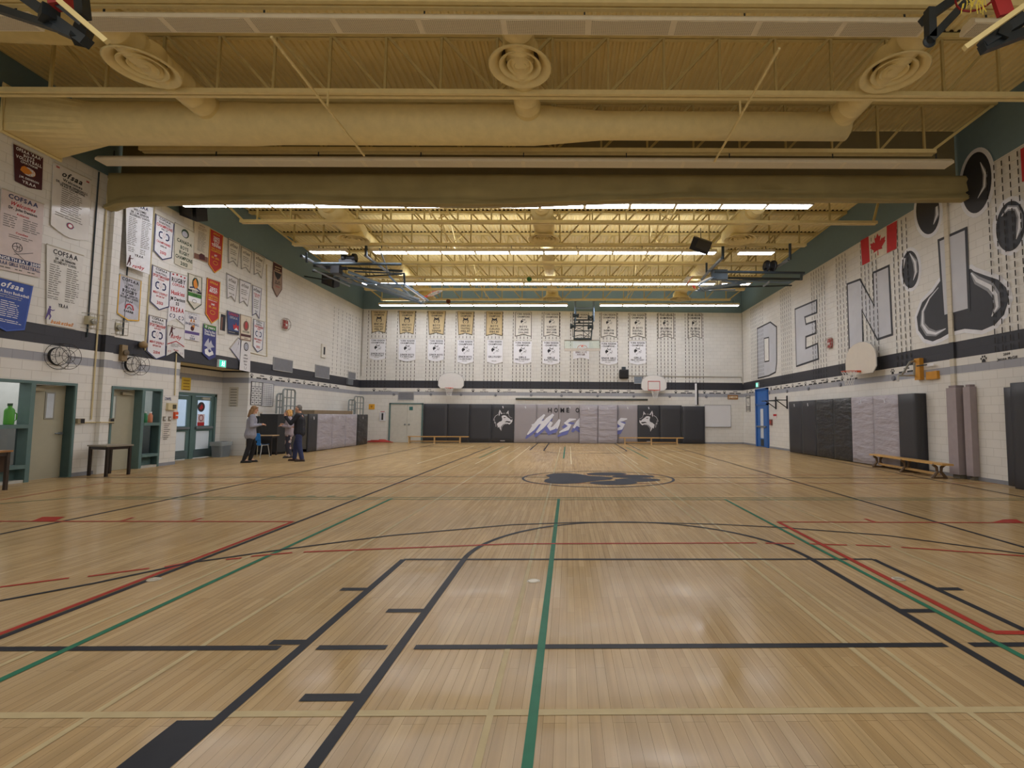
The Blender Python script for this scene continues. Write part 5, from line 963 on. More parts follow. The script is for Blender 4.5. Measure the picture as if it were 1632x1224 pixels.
# swing arm on wooden blocks
t = thing('swing_arm_bracket', 'steel swing arm on yellow wooden wall blocks on the right wall', 'wall bracket', FR(RW(1470, 590)[0], 3.1))
YW = mat('#c98f34', .45, noise=.1, scale=8)
for u0, u1, v0, v1, dd in ((1463, 1473, 572, 605, .12), (1480, 1498, 593, 603.5, .08)):
    (a0, z1), (a1, z0) = RW(u0, v0), RW(u1, v1); MB().rect(FR, a0, a1, z0, z1, dd, 0).build('mounting_block', YW, t)
a0 = RW(1464, 590)[0]; G = mat('#b3b3ae', .35, .6)
ends = [onX(1431, 599, XR-1.0), FR(a0, RW(1464, 598.5)[1], .12), FR(a0, RW(1464, 575)[1], .12), onX(1450, 577, XR-.5), onX(1438, 597, XR-.85), onX(1457, 598, XR-.3), onX(1457, 578, XR-.35)]
for p, q in ((0, 1), (3, 2), (4, 3), (5, 6)): MB().tube(ends[p], ends[q], .028, 8).build('arm_tube', G, t)
MB().tube(onX(1431, 608, XR-1.0), ends[0], .028, 8).build('drop_tube', G, t); MB().tube(FR(a0+.1, 2.98, .12), FR(RW(1484, 598)[0], 2.98, .1), .02, 6).build('tie_rod', DSTEEL, t)
MB().rect(FR, *[RW(1482, 597)[0], RW(1494, 597)[0]], 2.93, 3.0, .1, .08).build('latch_plate', WHITE, t)
# ------------------------------------------------------------------ back wall fittings
t = thing('door_1', 'pale grey double storeroom doors in a green frame on the back wall', 'door', (BW(646, 705)[0], YB, 0))
x0, x1 = BW(620, 675)[0], BW(674, 675)[0]; xm = BW(649, 675)[0]; zt = 2.2
m = MB()
for p, q in (((x0, 0), (x0, zt)), ((x1-.08, 0), (x1-.08, zt))): m.box(p[0], p[0]+.08, YB-.06, YB, 0, zt)
m.box(x0, x1, YB-.06, YB, zt-.07, zt); m.build('door_frame', TEAL, t); DG = mat('#c3c2ba', .45)
for p, q in ((x0+.085, xm-.004), (xm+.004, x1-.085)): o = MB().box(p, q, YB-.035, YB-.002, .01, zt-.075).build('door_leaf', DG, t)
for dx in (-.12, .12): MB().lathe((xm+dx, YB-.036, 1.0), [(.045, 0), (.045, .01), (.02, .012), (.02, .04), (.04, .05), (.035, .08), (0, .085)], 14, (0, -1, 0)).build('door_knob', STEEL, t)
a, b = BW(655.5, 651); MB().box(a-.1, a+.1, YB-.04, YB-.036, b-.1, b+.1).build('door_sign', mat('#356b6a', .5), t)
def plate(fr, name, label, cat, u0, v0, u1, v1, m, W, d=.02, frame=None, group=None):
    (a0, z1), (a1, z0) = W(u0, v0), W(u1, v1); t = thing(name, label, cat, fr((a0+a1)/2, (z0+z1)/2), group)
    MB().rect(fr, a0, a1, z0, z1, d, .003).build('panel', m, t)
    if frame:
        mm = MB(); mm.path([fr(a, b, d) for a, b in ((a0, z0), (a1, z0), (a1, z1), (a0, z1))], .018, 4, True); mm.build('edge_frame', frame, t)
    return t, a0, a1, z0, z1
def grille(fr, label, u0, v0, u1, v1, W, h='#8e9098', d=.03, horiz=True):
    t, a0, a1, z0, z1 = plate(fr, 'air_vent', label, 'vent', u0, v0, u1, v1, mat(h, .5), W, d, mat('#b5b5b6', .5), 'wall vents')
    m = MB(); n = max(4, int((z1-z0)/.05))
    for i in range(1, n): z = z0+(z1-z0)*i/n; m.rect(fr, a0+.03, a1-.03, z-.008, z+.008, d+.012)
    m.build('louver_slats', mat('#6f7178', .5), t)
grille(FB, 'grey louvered vent above the back wall double doors', 635.2, 625, 659.5, 637.5, BW); grille(FB, 'small blue grey vent left of the right back wall hoop', 1010.5, 600, 1023, 611.5, BW, '#8b97a5')
grille(FL, 'large grey mesh vent on the left wall, nearest of three', 435, 569, 464.5, 594, LW); grille(FL, 'grey mesh vent on the left wall, middle of three', 502, 581, 523.5, 604, LW); grille(FL, 'small grey mesh vent on the left wall, near the corner', 554.5, 592, 565.5, 605, LW)
t, a0, a1, z0, z1 = plate(FB, 'warning_sign', 'small yellow sign on the back wall near the left corner', 'sign', 588, 644, 597, 652.5, mat('#d9a233', .5), BW)
m = MB(); m.poly(FB, [((a0+a1)/2-.07, (z0+z1)/2+.06), ((a0+a1)/2+.07, (z0+z1)/2+.06), ((a0+a1)/2, (z0+z1)/2-.07)], .024); m.build('arrow_mark', mat('#a06a20', .5), t)
t, a0, a1, z0, z1 = plate(FB, 'control_panel', 'white switch panel with black center left of the back double doors', 'control panel', 605.5, 657, 614.5, 671, mat('#d5d6dc', .5), BW, .05)
c = (a0+a1)/2; MB().rect(FB, c-.05, c+.05, z0+.06, z1-.05, .056).build('black_screen', BLACK, t); MB().rect(FB, c-.11, c+.11, z1+.01, z1+.05, .056).build('red_label', RED, t)
t, a0, a1, z0, z1 = plate(FB, 'whiteboard', 'blank whiteboard at the right end of the back wall', 'whiteboard', 1122.8, 645.5, 1164.8, 680.5, mat('#d9d9dc', .25, noise=.01), BW, .03, mat('#a9aaac', .4, .5))
MB().rect(FB, a0, a1, z0-.01, z0+.02, .08, .03).build('marker_tray', mat('#a9aaac', .4, .5), t)
t, a0, a1, z0, z1 = plate(FB, 'wooden_sign', 'small brown wooden sign with pale lettering on the back wall right side', 'sign', 1159.5, 629.5, 1176, 636.5, mat('#9a6b3c', .5, noise=.12), BW, .03)
m = MB(); m.text(FB, 'JAMESON', (a0+a1)/2, (z0+z1)/2, (a1-a0)*.85, .12, .034); m.build('lettering', mat('#e8dcc0', .5), t)
t, a0, a1, z0, z1 = plate(FB, 'projector_screen_case', 'long dark rolled screen bar high above the back wall pads', 'projector screen', 822, 634.2, 1032, 637.4, mat('#5b5a50', .5), BW, .1)
m = MB(); m.tube(FB(a0, z0, .07), FB(a1, z0, .07), .035, 8); m.build('roller_tube', DSTEEL, t)
t = thing('wall_loudspeaker', 'black loudspeaker with bracket on the back wall left of the right hoop', 'loudspeaker', FB(BW(993.5, 596)[0], BW(993, 596)[1], .1))
(a0, z1), (a1, z0) = BW(986.3, 589.5), BW(1001, 604); MB().bbox(a0, a1, YB-.32, YB-.05, z0, z1, .06).build('cabinet', mat('#2b2a2c', .6), t); cb = t.children[0]
c = (a0+a1)/2; MB().rect(FB, c-.11, c+.11, z1-.02, z1+.16, .2, 0).build('mount', DSTEEL, t); MB().rect(FB, a0+.05, a1-.05, z0+.05, z1-.05, .325, .32).build('grille', mat('#201f21', .8), cb)
m = MB(); zc = BW(1005, 598.5)[1]; x9 = BW(1002, 599)[0]
m.path([FB(x9, zc, .03), FB(BW(1060, 600)[0], zc-.02, .03), FB(BW(1181, 600)[0], zc-.04, .03), FB(BW(1181.5, 606)[0], zc-.3, .03)], .02, 6); tag(m.build('conduit', mat('#a8a49a', .5)), 'grey conduit running from the back wall loudspeaker to the right corner', 'conduit')
m = MB(); x9 = BW(1183.2, 560)[0]; m.tube((x9, YB-.05, 3.4), (x9, YB-.05, 7.5), .03, 6); tag(m.build('conduit', mat('#a39f98', .5)), 'vertical grey conduit in the right back corner', 'conduit')
m = MB(); x9 = BW(576.5, 560)[0]; m.tube((x9+.03, YB-.05, 3.7), (x9+.03, YB-.05, 7.5), .025, 6); tag(m.build('conduit', mat('#a39f98', .5)), 'vertical grey conduit in the left back corner', 'conduit')
t = thing('wall_post', 'white post with black side running up the back wall right of the pads', 'post', FB(BW(1109, 630)[0], 2.2)); x9, x8, x7 = BW(1107.5, 630)[0], BW(1110.2, 630)[0], BW(1112.6, 630)[0]
MB().box(x9, x8, YB-.07, YB, 2.2, 3.42).build('white_post', WHITE, t); MB().box(x8, x7, YB-.07, YB, 2.2, 3.42).build('black_strip', BLACK, t)
for u, v, lb in ((628, 628.5, 'left'), (687, 628.5, ''), (735, 629, ''), (790, 629.5, ''), (846.5, 629.8, ''), (895, 630.5, ''), (952.5, 631, ''), (1010, 631.5, ''), (1067.5, 632, ''), (1125.5, 632.3, '')):
    a, b = BW(u, v); tag(MB().lathe(FB(a, b), [(0, .05), (.06, .05), (.075, .035), (.075, 0)], 14, (0, -1, 0)).build('wall_anchor', mat('#7e818a', .5, .3)), 'small round grey anchor on the grey stripe of the back wall', 'wall anchor', 'round anchors on the back wall stripe')
for u, v in ((1226.5, 626), (1255, 623.5), (1289, 619.5), (1340, 613), (1425, 603)):
    a, b = RW(u, v); tag(MB().lathe(FR(a, b), [(0, .05), (.06, .05), (.075, .035), (.075, 0)], 14, (-1, 0, 0)).build('wall_anchor', mat('#7e818a', .5, .3)), 'small round grey anchor on the grey stripe of the right wall', 'wall anchor', 'round anchors on the right wall stripe')
# ------------------------------------------------------------------ right wall fittings
t = thing('door_2', 'bright blue framed exit door with glass strip near the right back corner', 'door', FR(RW(1215, 690)[0], 0))
y0, y1 = RW(1206, 660)[0], RW(1225.6, 660)[0]; BL = mat('#2a5fa8', .4); ztop = 3.0
m = MB(); 
for p in (y0, y1-.16): m.rect(FR, p, p+.16, 0, ztop, .08, 0)
m.rect(FR, y0, y1, ztop-.08, ztop, .08, 0); m.rect(FR, y0, y1, 2.12, 2.22, .08, 0); m.build('door_frame', BL, t)
MB().rect(FR, y0+.16, y1-.16, 2.22, ztop-.08, .03, 0).build('transom_panel', mat('#2f68b4', .4), t)
o = MB().rect(FR, y0+.17, y1-.17, .02, 2.12, .04, 0).build('door_leaf', mat('#3168b2', .4), t)
c = (y0+y1)/2; MB().rect(FR, c-.18, c+.18, .45, 1.95, .045, .041).build('glass_strip', mat('#cfd6dc', .2), o); MB().rect(FR, c-.2, c+.2, .05, .4, .045, .041).build('kick_plate', DSTEEL, o); MB().rect(FR, y0+.2, y1-.2, 1.0, 1.08, .1, .05).build('push_bar', STEEL, o)
def exitsign(fr, p, label, n):
    t = thing('exit_sign', label, 'exit sign', fr(p[0], p[1])); a, b = p
    MB().rect(fr, a-.17, a+.17, b-.13, b+.13, .07, 0).build('sign_box', mat('#cfd0cf', .5), t); MB().rect(fr, a-.15, a+.15, b-.11, b+.11, .075, .07).build('lit_face', emat('#27b59a', .9), t)
    m = MB(); m.poly(fr, ell(a-.01, b+.06, .022, .022, 10), .078); m.stroke(fr, [(a-.01, b+.04), (a-.015, b-.02), (a+.035, b-.08)], .025, .078); m.stroke(fr, [(a-.015, b-.02), (a-.06, b-.08)], .022, .078); m.stroke(fr, [(a-.06, b+.01), (a-.01, b+.03), (a+.045, b)], .016, .078); m.stroke(fr, [(a+.075, b-.09), (a+.075, b+.09)], .02, .078); m.build('running_figure', emat('#eafff6', 1.4), t)
exitsign(FR, RW(1208.5, 613.5), 'small green lit exit sign above the blue door', 0)
exitsign(FL, LW(351.5, 579.5), 'green lit exit sign on the left wall above the alcove', 0)
t, a0, a1, z0, z1 = plate(FR, 'wall_poster', 'narrow white poster beside the blue door near the right corner', 'poster', 1189.5, 631, 1196, 656, mat('#cfcdc8', .6), RW, .01, INK)
m = MB(); m.text(FR, 'LEGEND', (a0+a1)/2, z1-.1, (a1-a0)*.8, .1, .014); m.stroke(FR, [((a0+a1)/2-.06, (z0+z1)/2+.12), ((a0+a1)/2+.06, (z0+z1)/2-.05)], .04, .014)
for i in range(3): m.rect(FR, a0+.05, a1-.05, z0+.08+i*.09, z0+.12+i*.09, .014)
m.build('lettering', INK, t)
t = thing('chin_up_bar', 'dark steel chin up bar on angled brackets on the right wall', 'chin up bar', FR(RW(1240, 642)[0], 2.2)); pts = [RW(1237.5, 650), RW(1255.5, 648)]
for (a, b) in pts:
    MB().bar(FR(a, 1.9, .03), FR(a, 2.5, .03), .05).build('wall_plate', BLACK, t); MB().bar(FR(a, 2.3, .03), FR(a, 2.3, .55), .04).build('bracket_arm', BLACK, t); MB().bar(FR(a, 1.95, .04), FR(a, 2.28, .5), .035).build('bracket_brace', BLACK, t)
MB().tube(FR(pts[0][0]-.5, 2.3, .5), FR(pts[1][0]+.15, 2.3, .5), .025, 8).build('grip_bar', DSTEEL, t)
t, a0, a1, z0, z1 = plate(FR, 'fire_sign', 'small red and white sign on the right wall beside the blue door', 'sign', 1233, 660, 1238.5, 666.5, mat('#d9d0cf', .5), RW); MB().rect(FR, a0, a1, (z0+z1)/2, z1, .024).build('red_band', RED, t)
t = thing('pull_station', 'dark red wall box on the right wall beside the blue door', 'alarm box', FR(*RW(1230, 673))); a, b = RW(1230, 673); MB().rect(FR, a-.1, a+.1, b-.14, b+.14, .08, 0).build('box', mat('#7d4b47', .5), t); MB().rect(FR, a-.07, a+.07, b-.03, b+.05, .09, .08).build('pull_bar', mat('#b03a36', .5), t)
def strobe(fr, p, label, r=.26):
    t = thing('alarm_strobe', label, 'fire alarm', fr(p[0], p[1])); a, b = p
    MB().rect(fr, a-.12, a+.12, b-.17, b+.17, .08, 0).build('strobe_box', mat('#9c3a38', .5), t); MB().rect(fr, a-.05, a+.05, b-.06, b+.02, .1, .08).build('strobe_lens', WHITE, t)
    m = MB()
    for q in (.02, .1, .18): m.ringt(fr(a, b, q), fr.n, r*(1 if q < .15 else .7), .007, 20, 4)
    for i in range(10):
        ca, sa = math.cos(i*.628), math.sin(i*.628); m.path([fr(a+ca*r, b+sa*r, 0), fr(a+ca*r, b+sa*r, .1), fr(a+ca*r*.7, b+sa*r*.7, .18)], .006, 4)
    m.build('wire_cage', mat('#b3aaa2', .5), t)
strobe(FL, LW(453, 517), 'red fire alarm strobe in a wire cage on the left wall'); strobe(FR, RW(1324.5, 547), 'red fire alarm strobe in a wire cage on the right wall', .22)
t, a0, a1, z0, z1 = plate(FL, 'wall_switch', 'narrow white box with dark window on the far left wall', 'switch box', 511.5, 548, 518, 571, mat('#d4d0c8', .5), LW, .06); c = (a0+a1)/2; MB().rect(FL, c-.08, c+.08, z0+.15, z1-.12, .065).build('dark_window', BLACK, t)
a, b = LW(556, 608.5); tag(MB().box(XL, XL+.1, a-.3, a+.3, b-.16, b+.16).build('emergency_light', mat('#6e7278', .5)), 'small grey box on the dark stripe near the left back corner', 'emergency light')
# ------------------------------------------------------------------ benches
def bench(p0, p1, h, w, label, legs, kind):
    p0, p1 = V(p0), V(p1); d = (p1-p0).normalized(); q = V((-d.y, d.x, 0)); t = thing('bench', label, 'bench', (p0+p1)/2, 'gym benches')
    m = MB(); m.bar(p0+V((0, 0, h)), p1+V((0, 0, h)), w, .045); m.build('seat', WOOD, t)
    for f in legs:
        c = p0.lerp(p1, f)
        if kind == 'x':
            for s in (-1, 1):
                m = MB(); pts = [c+q*s*.17+V((0, 0, .0)), c+q*s*.13+V((0, 0, .06)), c+q*s*.045+V((0, 0, .17)), c+q*s*.06+V((0, 0, .28)), c+q*s*.15+V((0, 0, h-.02))]; m.path(pts, .035, 6); lg = m.build('leg', mat('#5f4a33', .5), t)
            m = MB(); m.bar(c+q*.18+V((0, 0, .02)), c-q*.18+V((0, 0, .02)), .05, .04); m.build('foot', mat('#5f4a33', .5), lg)
        else:
            m = MB(); m.box(c.x-.03, c.x+.03, c.y-w*.35, c.y+w*.35, .03, h-.02); lg = m.build('leg', mat('#c9a878', .5), t); m = MB(); m.box(c.x-.035, c.x+.035, c.y-w*.5, c.y+w*.5, 0, .035); m.build('foot', mat('#c9a878', .5), lg)
    m = MB(); m.bar(p0.lerp(p1, legs[0])+V((0, 0, h*.3)), p0.lerp(p1, legs[-1])+V((0, 0, h*.3)), .03, .06); m.build('stretcher', mat('#b08c58', .5), t)
f = lambda u, v: onZ(u, v)
p0, p1 = f(632, 709.2), f(736, 709.5); p0.y = p1.y = YB-.75
bench(p0, p1, .36, .25, 'low wooden bench in front of the back wall double doors', (.02, .44, .86), 'b')
p0, p1 = f(988, 709), f(1094.5, 710); p0.y = p1.y = YB-1.0
bench(p0, p1, .36, .25, 'low wooden bench in front of the left facing dog head pad', (.09, .5, .9), 'b')
bench(onX(1391, 740, XR-.95)*1, onX(1515, 762, XR-.62)*1, .36, .26, 'long wooden bench with splayed legs along the right wall pads', (.1, .44, .88), 'x') if False else None
a_, b_ = f(1398, 743.5), f(1512, 765.5); a_.z = b_.z = 0
bench((a_.x-.1, a_.y, 0), (b_.x, b_.y, 0), .37, .27, 'long wooden bench with splayed legs along the right wall pads', (.08, .5, .9), 'x')
o = MB(); o.lathe(onZ(597, 706.3)+V((0, 0, 0)), [(0, .05), (.25, .05), (.4, .02), (.42, 0)], 20); c = onZ(590, 706)
m = MB(); pr = onZ(597, 706.5)
pr = V((pr.x, YB-.5, 0)); m.path([pr+V((math.cos(t)*(.75-.02*t)*1.0, math.sin(t)*.22, .03+.006*t)) for t in [i*.35 for i in range(60)]], .025, 5)
tag(m.build('coiled_hose', mat('#b5423a', .6)), 'red coiled cord lying on the floor in the left back corner', 'cord')
# ------------------------------------------------------------------ left wall doors and windows
DLEAF, DARKT = mat('#a9a591', .45, noise=.03), mat('#3f5453', .45)
def officedoor(name, label, ya, yb, lf, rt, side, zt=OZ):
    """frame over an opening ya..yb; leaf lf = (y0, y1); sidelight side = (y0, y1); recess .2"""
    t = thing(name, label, 'door', (XL-.1, (ya+yb)/2, 0)); R = XL-.2
    m = MB()
    m.box(XL-.24, XL+.02, ya, ya+.05, 0, zt); m.box(XL-.24, XL+.02, yb-.05, yb, 0, zt); m.box(XL-.24, XL+.02, ya+.05, yb-.05, zt-.06, zt)
    ym = lf[0]-.04 if side[0] < lf[0] else lf[1]+.04
    m.box(XL-.24, XL+.02, ym-.045, ym+.045, 0, zt-.06)
    y0, y1 = side; m.box(XL-.24, XL+.02, y0, y1, 1.17, 1.25); m.box(XL-.24, XL+.02, y0, y1, .3, .38); m.build('door_frame', TEAL, t)
    MB().box(R-.02, R+.02, y0, y1, .06, .3).build('lower_panel', TEAL, t); MB().box(R-.02, XL, y0, y1, 0, .06).build('sill_plate', mat('#b7b6ae', .4), t)
    m = MB(); m.box(R-.004, R+.004, y0, y1, .38, 1.17); m.build('glass_pane', glass('#27313a', .5), t); MB().box(R-.004, R+.004, y0, y1, 1.25, zt-.06).build('glass_pane', glass('#8fa3ad', .12), t)
    MB().box(XL-.23, XL-.01, yb-.0505, yb-.05, 0.01, zt-.06).build('jamb_reveal', DARKT, t)
    o = MB().box(R-.04, R, lf[0], lf[1], .012, zt-.065).build('door_leaf', DLEAF, t); return t, o, R
t, o, R = officedoor('door_3', 'beige office door in green frame with side window at the left edge', O1[0], O1[1], (11.02, 11.885), 1, (O1[0]+.05, 10.94))
MB().box(R, R+.012, 11.44, 11.65, 1.36, 1.98).build('window_trim', mat('#9a9a92', .4, .4), o); MB().box(R+.012, R+.016, 11.47, 11.62, 1.39, 1.95).build('window_pane', mat('#c3ccd6', .15), o)
m = MB(); m.tube((R, 11.8, 1.03), (R+.07, 11.8, 1.03), .03, 10); m.tube((R+.06, 11.8, 1.03), (R+.06, 11.66, 1.03), .012, 8); m.build('lever_handle', STEEL, o)
m = MB(); m.box(R, R+.07, 11.1, 11.36, 2.0, 2.07); m.bar((R+.06, 11.15, 2.08), (R+.15, 11.45, 2.11), .03, .02); m.build('door_closer', mat('#a79f86', .4, .3), o)
t, o, R = officedoor('door_4', 'beige office door in green frame with side window nearest the alcove', O2[0], O2[1], (12.9, 13.74), 1, (13.84, O2[1]-.05))
MB().box(R, R+.012, 12.95, 13.2, 1.36, 1.98).build('window_trim', mat('#9a9a92', .4, .4), o); MB().box(R+.012, R+.016, 12.98, 13.16, 1.39, 1.95).build('window_pane', mat('#c9d4d2', .15), o)
m = MB(); m.tube((R, 12.98, 1.0), (R+.06, 12.98, 1.0), .03, 10); m.build('door_knob', STEEL, o); m = MB(); m.box(R, R+.07, 13.3, 13.6, 2.0, 2.07); m.build('door_closer', mat('#a79f86', .4, .3), o)
# the rooms behind them
of = MB(); of.box(-15.2, -15.1, 7.5, 14.8, 0, 2.8); struct(of.build('wall_office', mat('#c9ccc9', .6))); struct(MB().box(-15.1, XL-T, 12.3, 12.4, 0, 2.8).build('wall_office_divider', mat('#c9ccc9', .6)))
struct(MB().box(-15.2, XL-T, 7.5, 14.75, 2.8, 2.9).build('ceiling_office', mat('#d5d5d0', .6))); struct(MB().box(-15.2, XL-T, 14.6, 14.74, 0, 2.8).build('wall_office_end', mat('#bfc7c4', .6))); struct(MB().box(-15.2, XL-2.19, 7.5, 14.74, -.1, .0).build('floor_office', mat('#7b7a78', .6)))
t = thing('storage_cabinet', 'dark low cabinet seen through the office side window', 'cabinet', (-14.5, 11.6, 0)); MB().bbox(-15.0, -14.1, 10.4, 12.2, 0, 1.1).build('cabinet_body', mat('#39424c', .5), t); MB().box(-14.11, -14.08, 10.5, 11.28, .1, 1.0).build('cabinet_door', mat('#434e5a', .5), t); MB().box(-14.11, -14.08, 11.32, 12.1, .1, 1.0).build('cabinet_door', mat('#434e5a', .5), t)
t = thing('notice_board', 'pale notice board with papers on the office wall', 'notice board', (-15.08, 11.7, 1.9)); MB().box(-15.097, -15.07, 10.8, 12.28, 1.35, 2.5).build('board_panel', mat('#dfe0dc', .5), t)
for i, h in enumerate(('#b04040', '#6d80a8', '#d9d2a0', '#8a8a90')): MB().box(-15.07, -15.06, 10.9+.33*i, 11.13+.33*i, 1.5+.2*(i % 2), 1.85+.2*(i % 2)).build('pinned_sheet', mat(h, .6), t)
t = thing('green_bottle', 'bright green jug standing on the ledge in the near office window', 'bottle', (XL-.1, 10.63, 1.25)); MB().lathe((XL-.1, 10.66, 1.25), [(0, 0), (.075, 0), (.08, .02), (.08, .3), (.06, .34), (.035, .36), (.035, .4), (0, .4)], 20).build('bottle_body', mat('#4e9a38', .4), t, True); MB().lathe((XL-.1, 10.66, 1.65), [(0, .05), (.04, .05), (.04, 0), (0, 0)], 16).build('bottle_cap', mat('#35503a', .5), t); MB().path([(XL-.1, 10.74, 1.32), (XL-.1, 10.8, 1.36), (XL-.1, 10.8, 1.48), (XL-.1, 10.735, 1.52)], .012, 6).build('handle', mat('#4e9a38', .4), t)
for y, h, lb in ((14.0, '#2f7a50', 'green bottle on the ledge of the side window by the alcove'), (14.17, '#c98060', 'orange bottle on the ledge of the side window by the alcove')):
    t = thing('drink_bottle', lb, 'bottle', (XL-.1, y, 1.25)); MB().lathe((XL-.1, y, 1.25), [(0, 0), (.05, 0), (.055, .02), (.055, .2), (.03, .25), (.028, .27), (0, .27)], 16).build('bottle_body', mat(h, .4), t, True); MB().lathe((XL-.1, y, 1.52), [(0, .04), (.032, .04), (.032, 0)], 14).build('bottle_cap', WHITE, t)
t = thing('cardboard_box', 'brown box on the floor behind the side window by the alcove', 'box', (-12.6, 14.1, 0)); MB().bbox(-12.9, -12.35, 13.85, 14.4, 0, .75, .01).build('carton', mat('#8f7656', .7), t); MB().box(-12.9, -12.35, 14.1, 14.15, .75, .752).build('tape_strip', mat('#b7a27e', .5), t)
t = thing('equipment_boxes', 'dark crate on the box behind the side window', 'crate', (-12.6, 14.1, .752)); MB().bbox(-12.85, -12.4, 13.9, 14.35, .753, 1.0, .02).build('crate_body', mat('#2d3440', .6), t)
# ------------------------------------------------------------------ entrance alcove
t = thing('door_5', 'green framed double entrance doors with glass and notices in the alcove', 'door', (ALX, 16.9, 0)); ED0, ED1 = 15.95, 17.93; TD = mat('#56706f', .45)
m = MB(); X0, X1 = ALX-.1, ALX+.03
m.box(X0, X1, ED0, ED0+.07, 0, 2.2); m.box(X0, X1, ED1-.1, ED1, 0, 2.2); m.box(X0, X1, ED0, ED1, 2.12, 2.22); m.box(X0, X1, 16.76, 16.92, 0, 2.12); m.build('door_frame', TD, t)
def leaf(y0, y1, nm):
    m = MB(); s = .13; x0, x1 = ALX-.05, ALX
    m.box(x0, x1, y0, y0+s, .02, 2.11); m.box(x0, x1, y1-s, y1, .02, 2.11); m.box(x0, x1, y0+s, y1-s, .02, .3); m.box(x0, x1, y0+s, y1-s, .92, 1.1); m.box(x0, x1, y0+s, y1-s, 1.98, 2.11)
    o = m.build('door_leaf', TD, t); MB().box(ALX-.03, ALX-.022, y0+s, y1-s, 1.1, 1.98).build('glass_pane', glass('#bcd3e6', .2), o); MB().box(ALX-.03, ALX-.022, y0+s, y1-s, .3, .92).build('glass_pane', glass('#dfe6ea', .75), o)
    MB().box(ALX, ALX+.06, y0+.06, y1-.06, 1.0, 1.07).build('push_bar', STEEL, o); MB().box(ALX+.001, ALX+.006, y0+.05, y1-.05, .04, .28).build('kick_plate', mat('#6d7f86', .3, .5), o); return o
o1 = leaf(16.03, 16.75, 'l'); o2 = leaf(16.93, 17.82, 'r')
MB().box(ALX, ALX+.06, 17.2, 17.55, 2.0, 2.08).build('door_closer', mat('#b7b5a8', .4, .3), o2)
m = MB(); c = (17.22, 1.75)
FA = Frame((ALX+.004, 0, 0), (0, 1, 0), (0, 0, 1))
m.poly(FA, ell(c[0], c[1], .17, .17, 24), .002).build('notice_sheet', mat('#3c3436', .5), o2); m = MB(); m.poly(FA, [(c[0]-.1, c[1]-.05), (c[0]+.02, c[1]+.1), (c[0]+.1, c[1]-.02), (c[0], c[1]-.1)], .004); m.build('red_splash', RED, o2)
MB().rect(FA, 17.08, 17.4, 1.1, 1.5, .002).build('notice_sheet', mat('#d9c6c8', .5), o2); MB().rect(FA, 17.08, 17.4, 1.1, 1.22, .004).build('red_band', RED, o2); m = MB(); m.stroke(FA, ell(17.24, 1.37, .09, .1, 18), .035, .004, True); m.build('ring_mark', mat('#8a4048', .5), o2)
struct(MB().box(ALX-3.2, ALX-3.1, 13, 19.5, -.1, 2.8).build('wall_corridor', mat('#ccd5e2', .6))); struct(MB().box(ALX-3.2, ALX-.25, 13, 19.5, -.1, 0).build('floor_corridor', mat('#b9bcc0', .3))); struct(MB().box(ALX-3.2, ALX-.25, 13, 19.5, 2.8, 2.9).build('ceiling_corridor', mat('#d7dae0', .6)))
struct(MB().box(ALX-3.1, ALX-.25, 19.4, 19.5, 0, 2.8).build('wall_corridor_end', mat('#c6cfdc', .6)))
t = thing('display_case', 'bright display case with dark shelves across the corridor behind the alcove doors', 'display case', (ALX-3, 17.5, .6)); MB().box(ALX-3.1, ALX-2.9, 16.5, 18.6, .5, 2.2).build('case_back', mat('#8c7468', .6), t)
for z in (.9, 1.3, 1.7): MB().box(ALX-2.9, ALX-2.75, 16.5, 18.6, z, z+.03).build('shelf', mat('#3b4554', .5), t)
FAL = Frame((ALX, 0, 0), (0, 1, 0), (0, 0, 1)); FAS = Frame((0, A1, 0), (1, 0, 0), (0, 0, 1))
def AW(u, v): p = onX(u, v, ALX); return p.y, p.z
def AS(u, v): p = onY(u, v, A1); return p.x, p.z
t, a0, a1, z0, z1 = plate(FAL, 'wall_notice', 'yellow notice high on the back wall of the alcove', 'notice', 289.8, 601, 303, 622.5, mat('#d9b93e', .6), AW, .01)
m = MB()
for i in range(4): m.rect(FAL, a0+.06, a1-.06, z1-.12-i*.1, z1-.08-i*.1, .014)
m.build('lettering', mat('#a37f22', .6), t)
t, a0, a1, z0, z1 = plate(FAS, 'wall_notice', 'two white framed notices on the right side wall of the alcove', 'notice', 366, 617, 379, 648, mat('#bdb7a8', .6), AS, .01)
m = MB()
for i in range(7): m.rect(FAS, a0+.05, a1-.05, z1-.1-i*.1, z1-.07-i*.1, .013)
m.build('lettering', mat('#7d786f', .6), t)
# notices, boxes and clocks on the left wall
t, a0, a1, z0, z1 = plate(FL, 'wall_calendar', 'white grid chart on the left wall right of the alcove, nearer of two', 'wall chart', 400.5, 608, 416.5, 645.5, mat('#cfcfce', .6), LW, .012, INK)
m = MB()
for i in range(1, 5): m.rect(FL, a0, a1, z0+(z1-z0)*i/5-.01, z0+(z1-z0)*i/5+.01, .015)
for i in range(1, 3): m.rect(FL, a0+(a1-a0)*i/3-.01, a0+(a1-a0)*i/3+.01, z0, z1, .015)
for i in range(3):
    for j in range(4): m.rect(FL, a0+(a1-a0)*(i+.3)/3, a0+(a1-a0)*(i+.7)/3, z0+(z1-z0)*(j+.4)/5, z0+(z1-z0)*(j+.65)/5, .015)
m.build('chart_lines', mat('#55555a', .6), t)
t, a0, a1, z0, z1 = plate(FL, 'wall_calendar', 'white grid chart on the left wall right of the alcove, farther of two', 'wall chart', 417.5, 610, 434, 647.5, mat('#cbcbcd', .6), LW, .012, mat('#8a8a8e', .5))
m = MB()
for i in range(1, 12): m.rect(FL, a0+.08, a1-.08, z0+(z1-z0)*i/12-.008, z0+(z1-z0)*i/12+.008, .015)
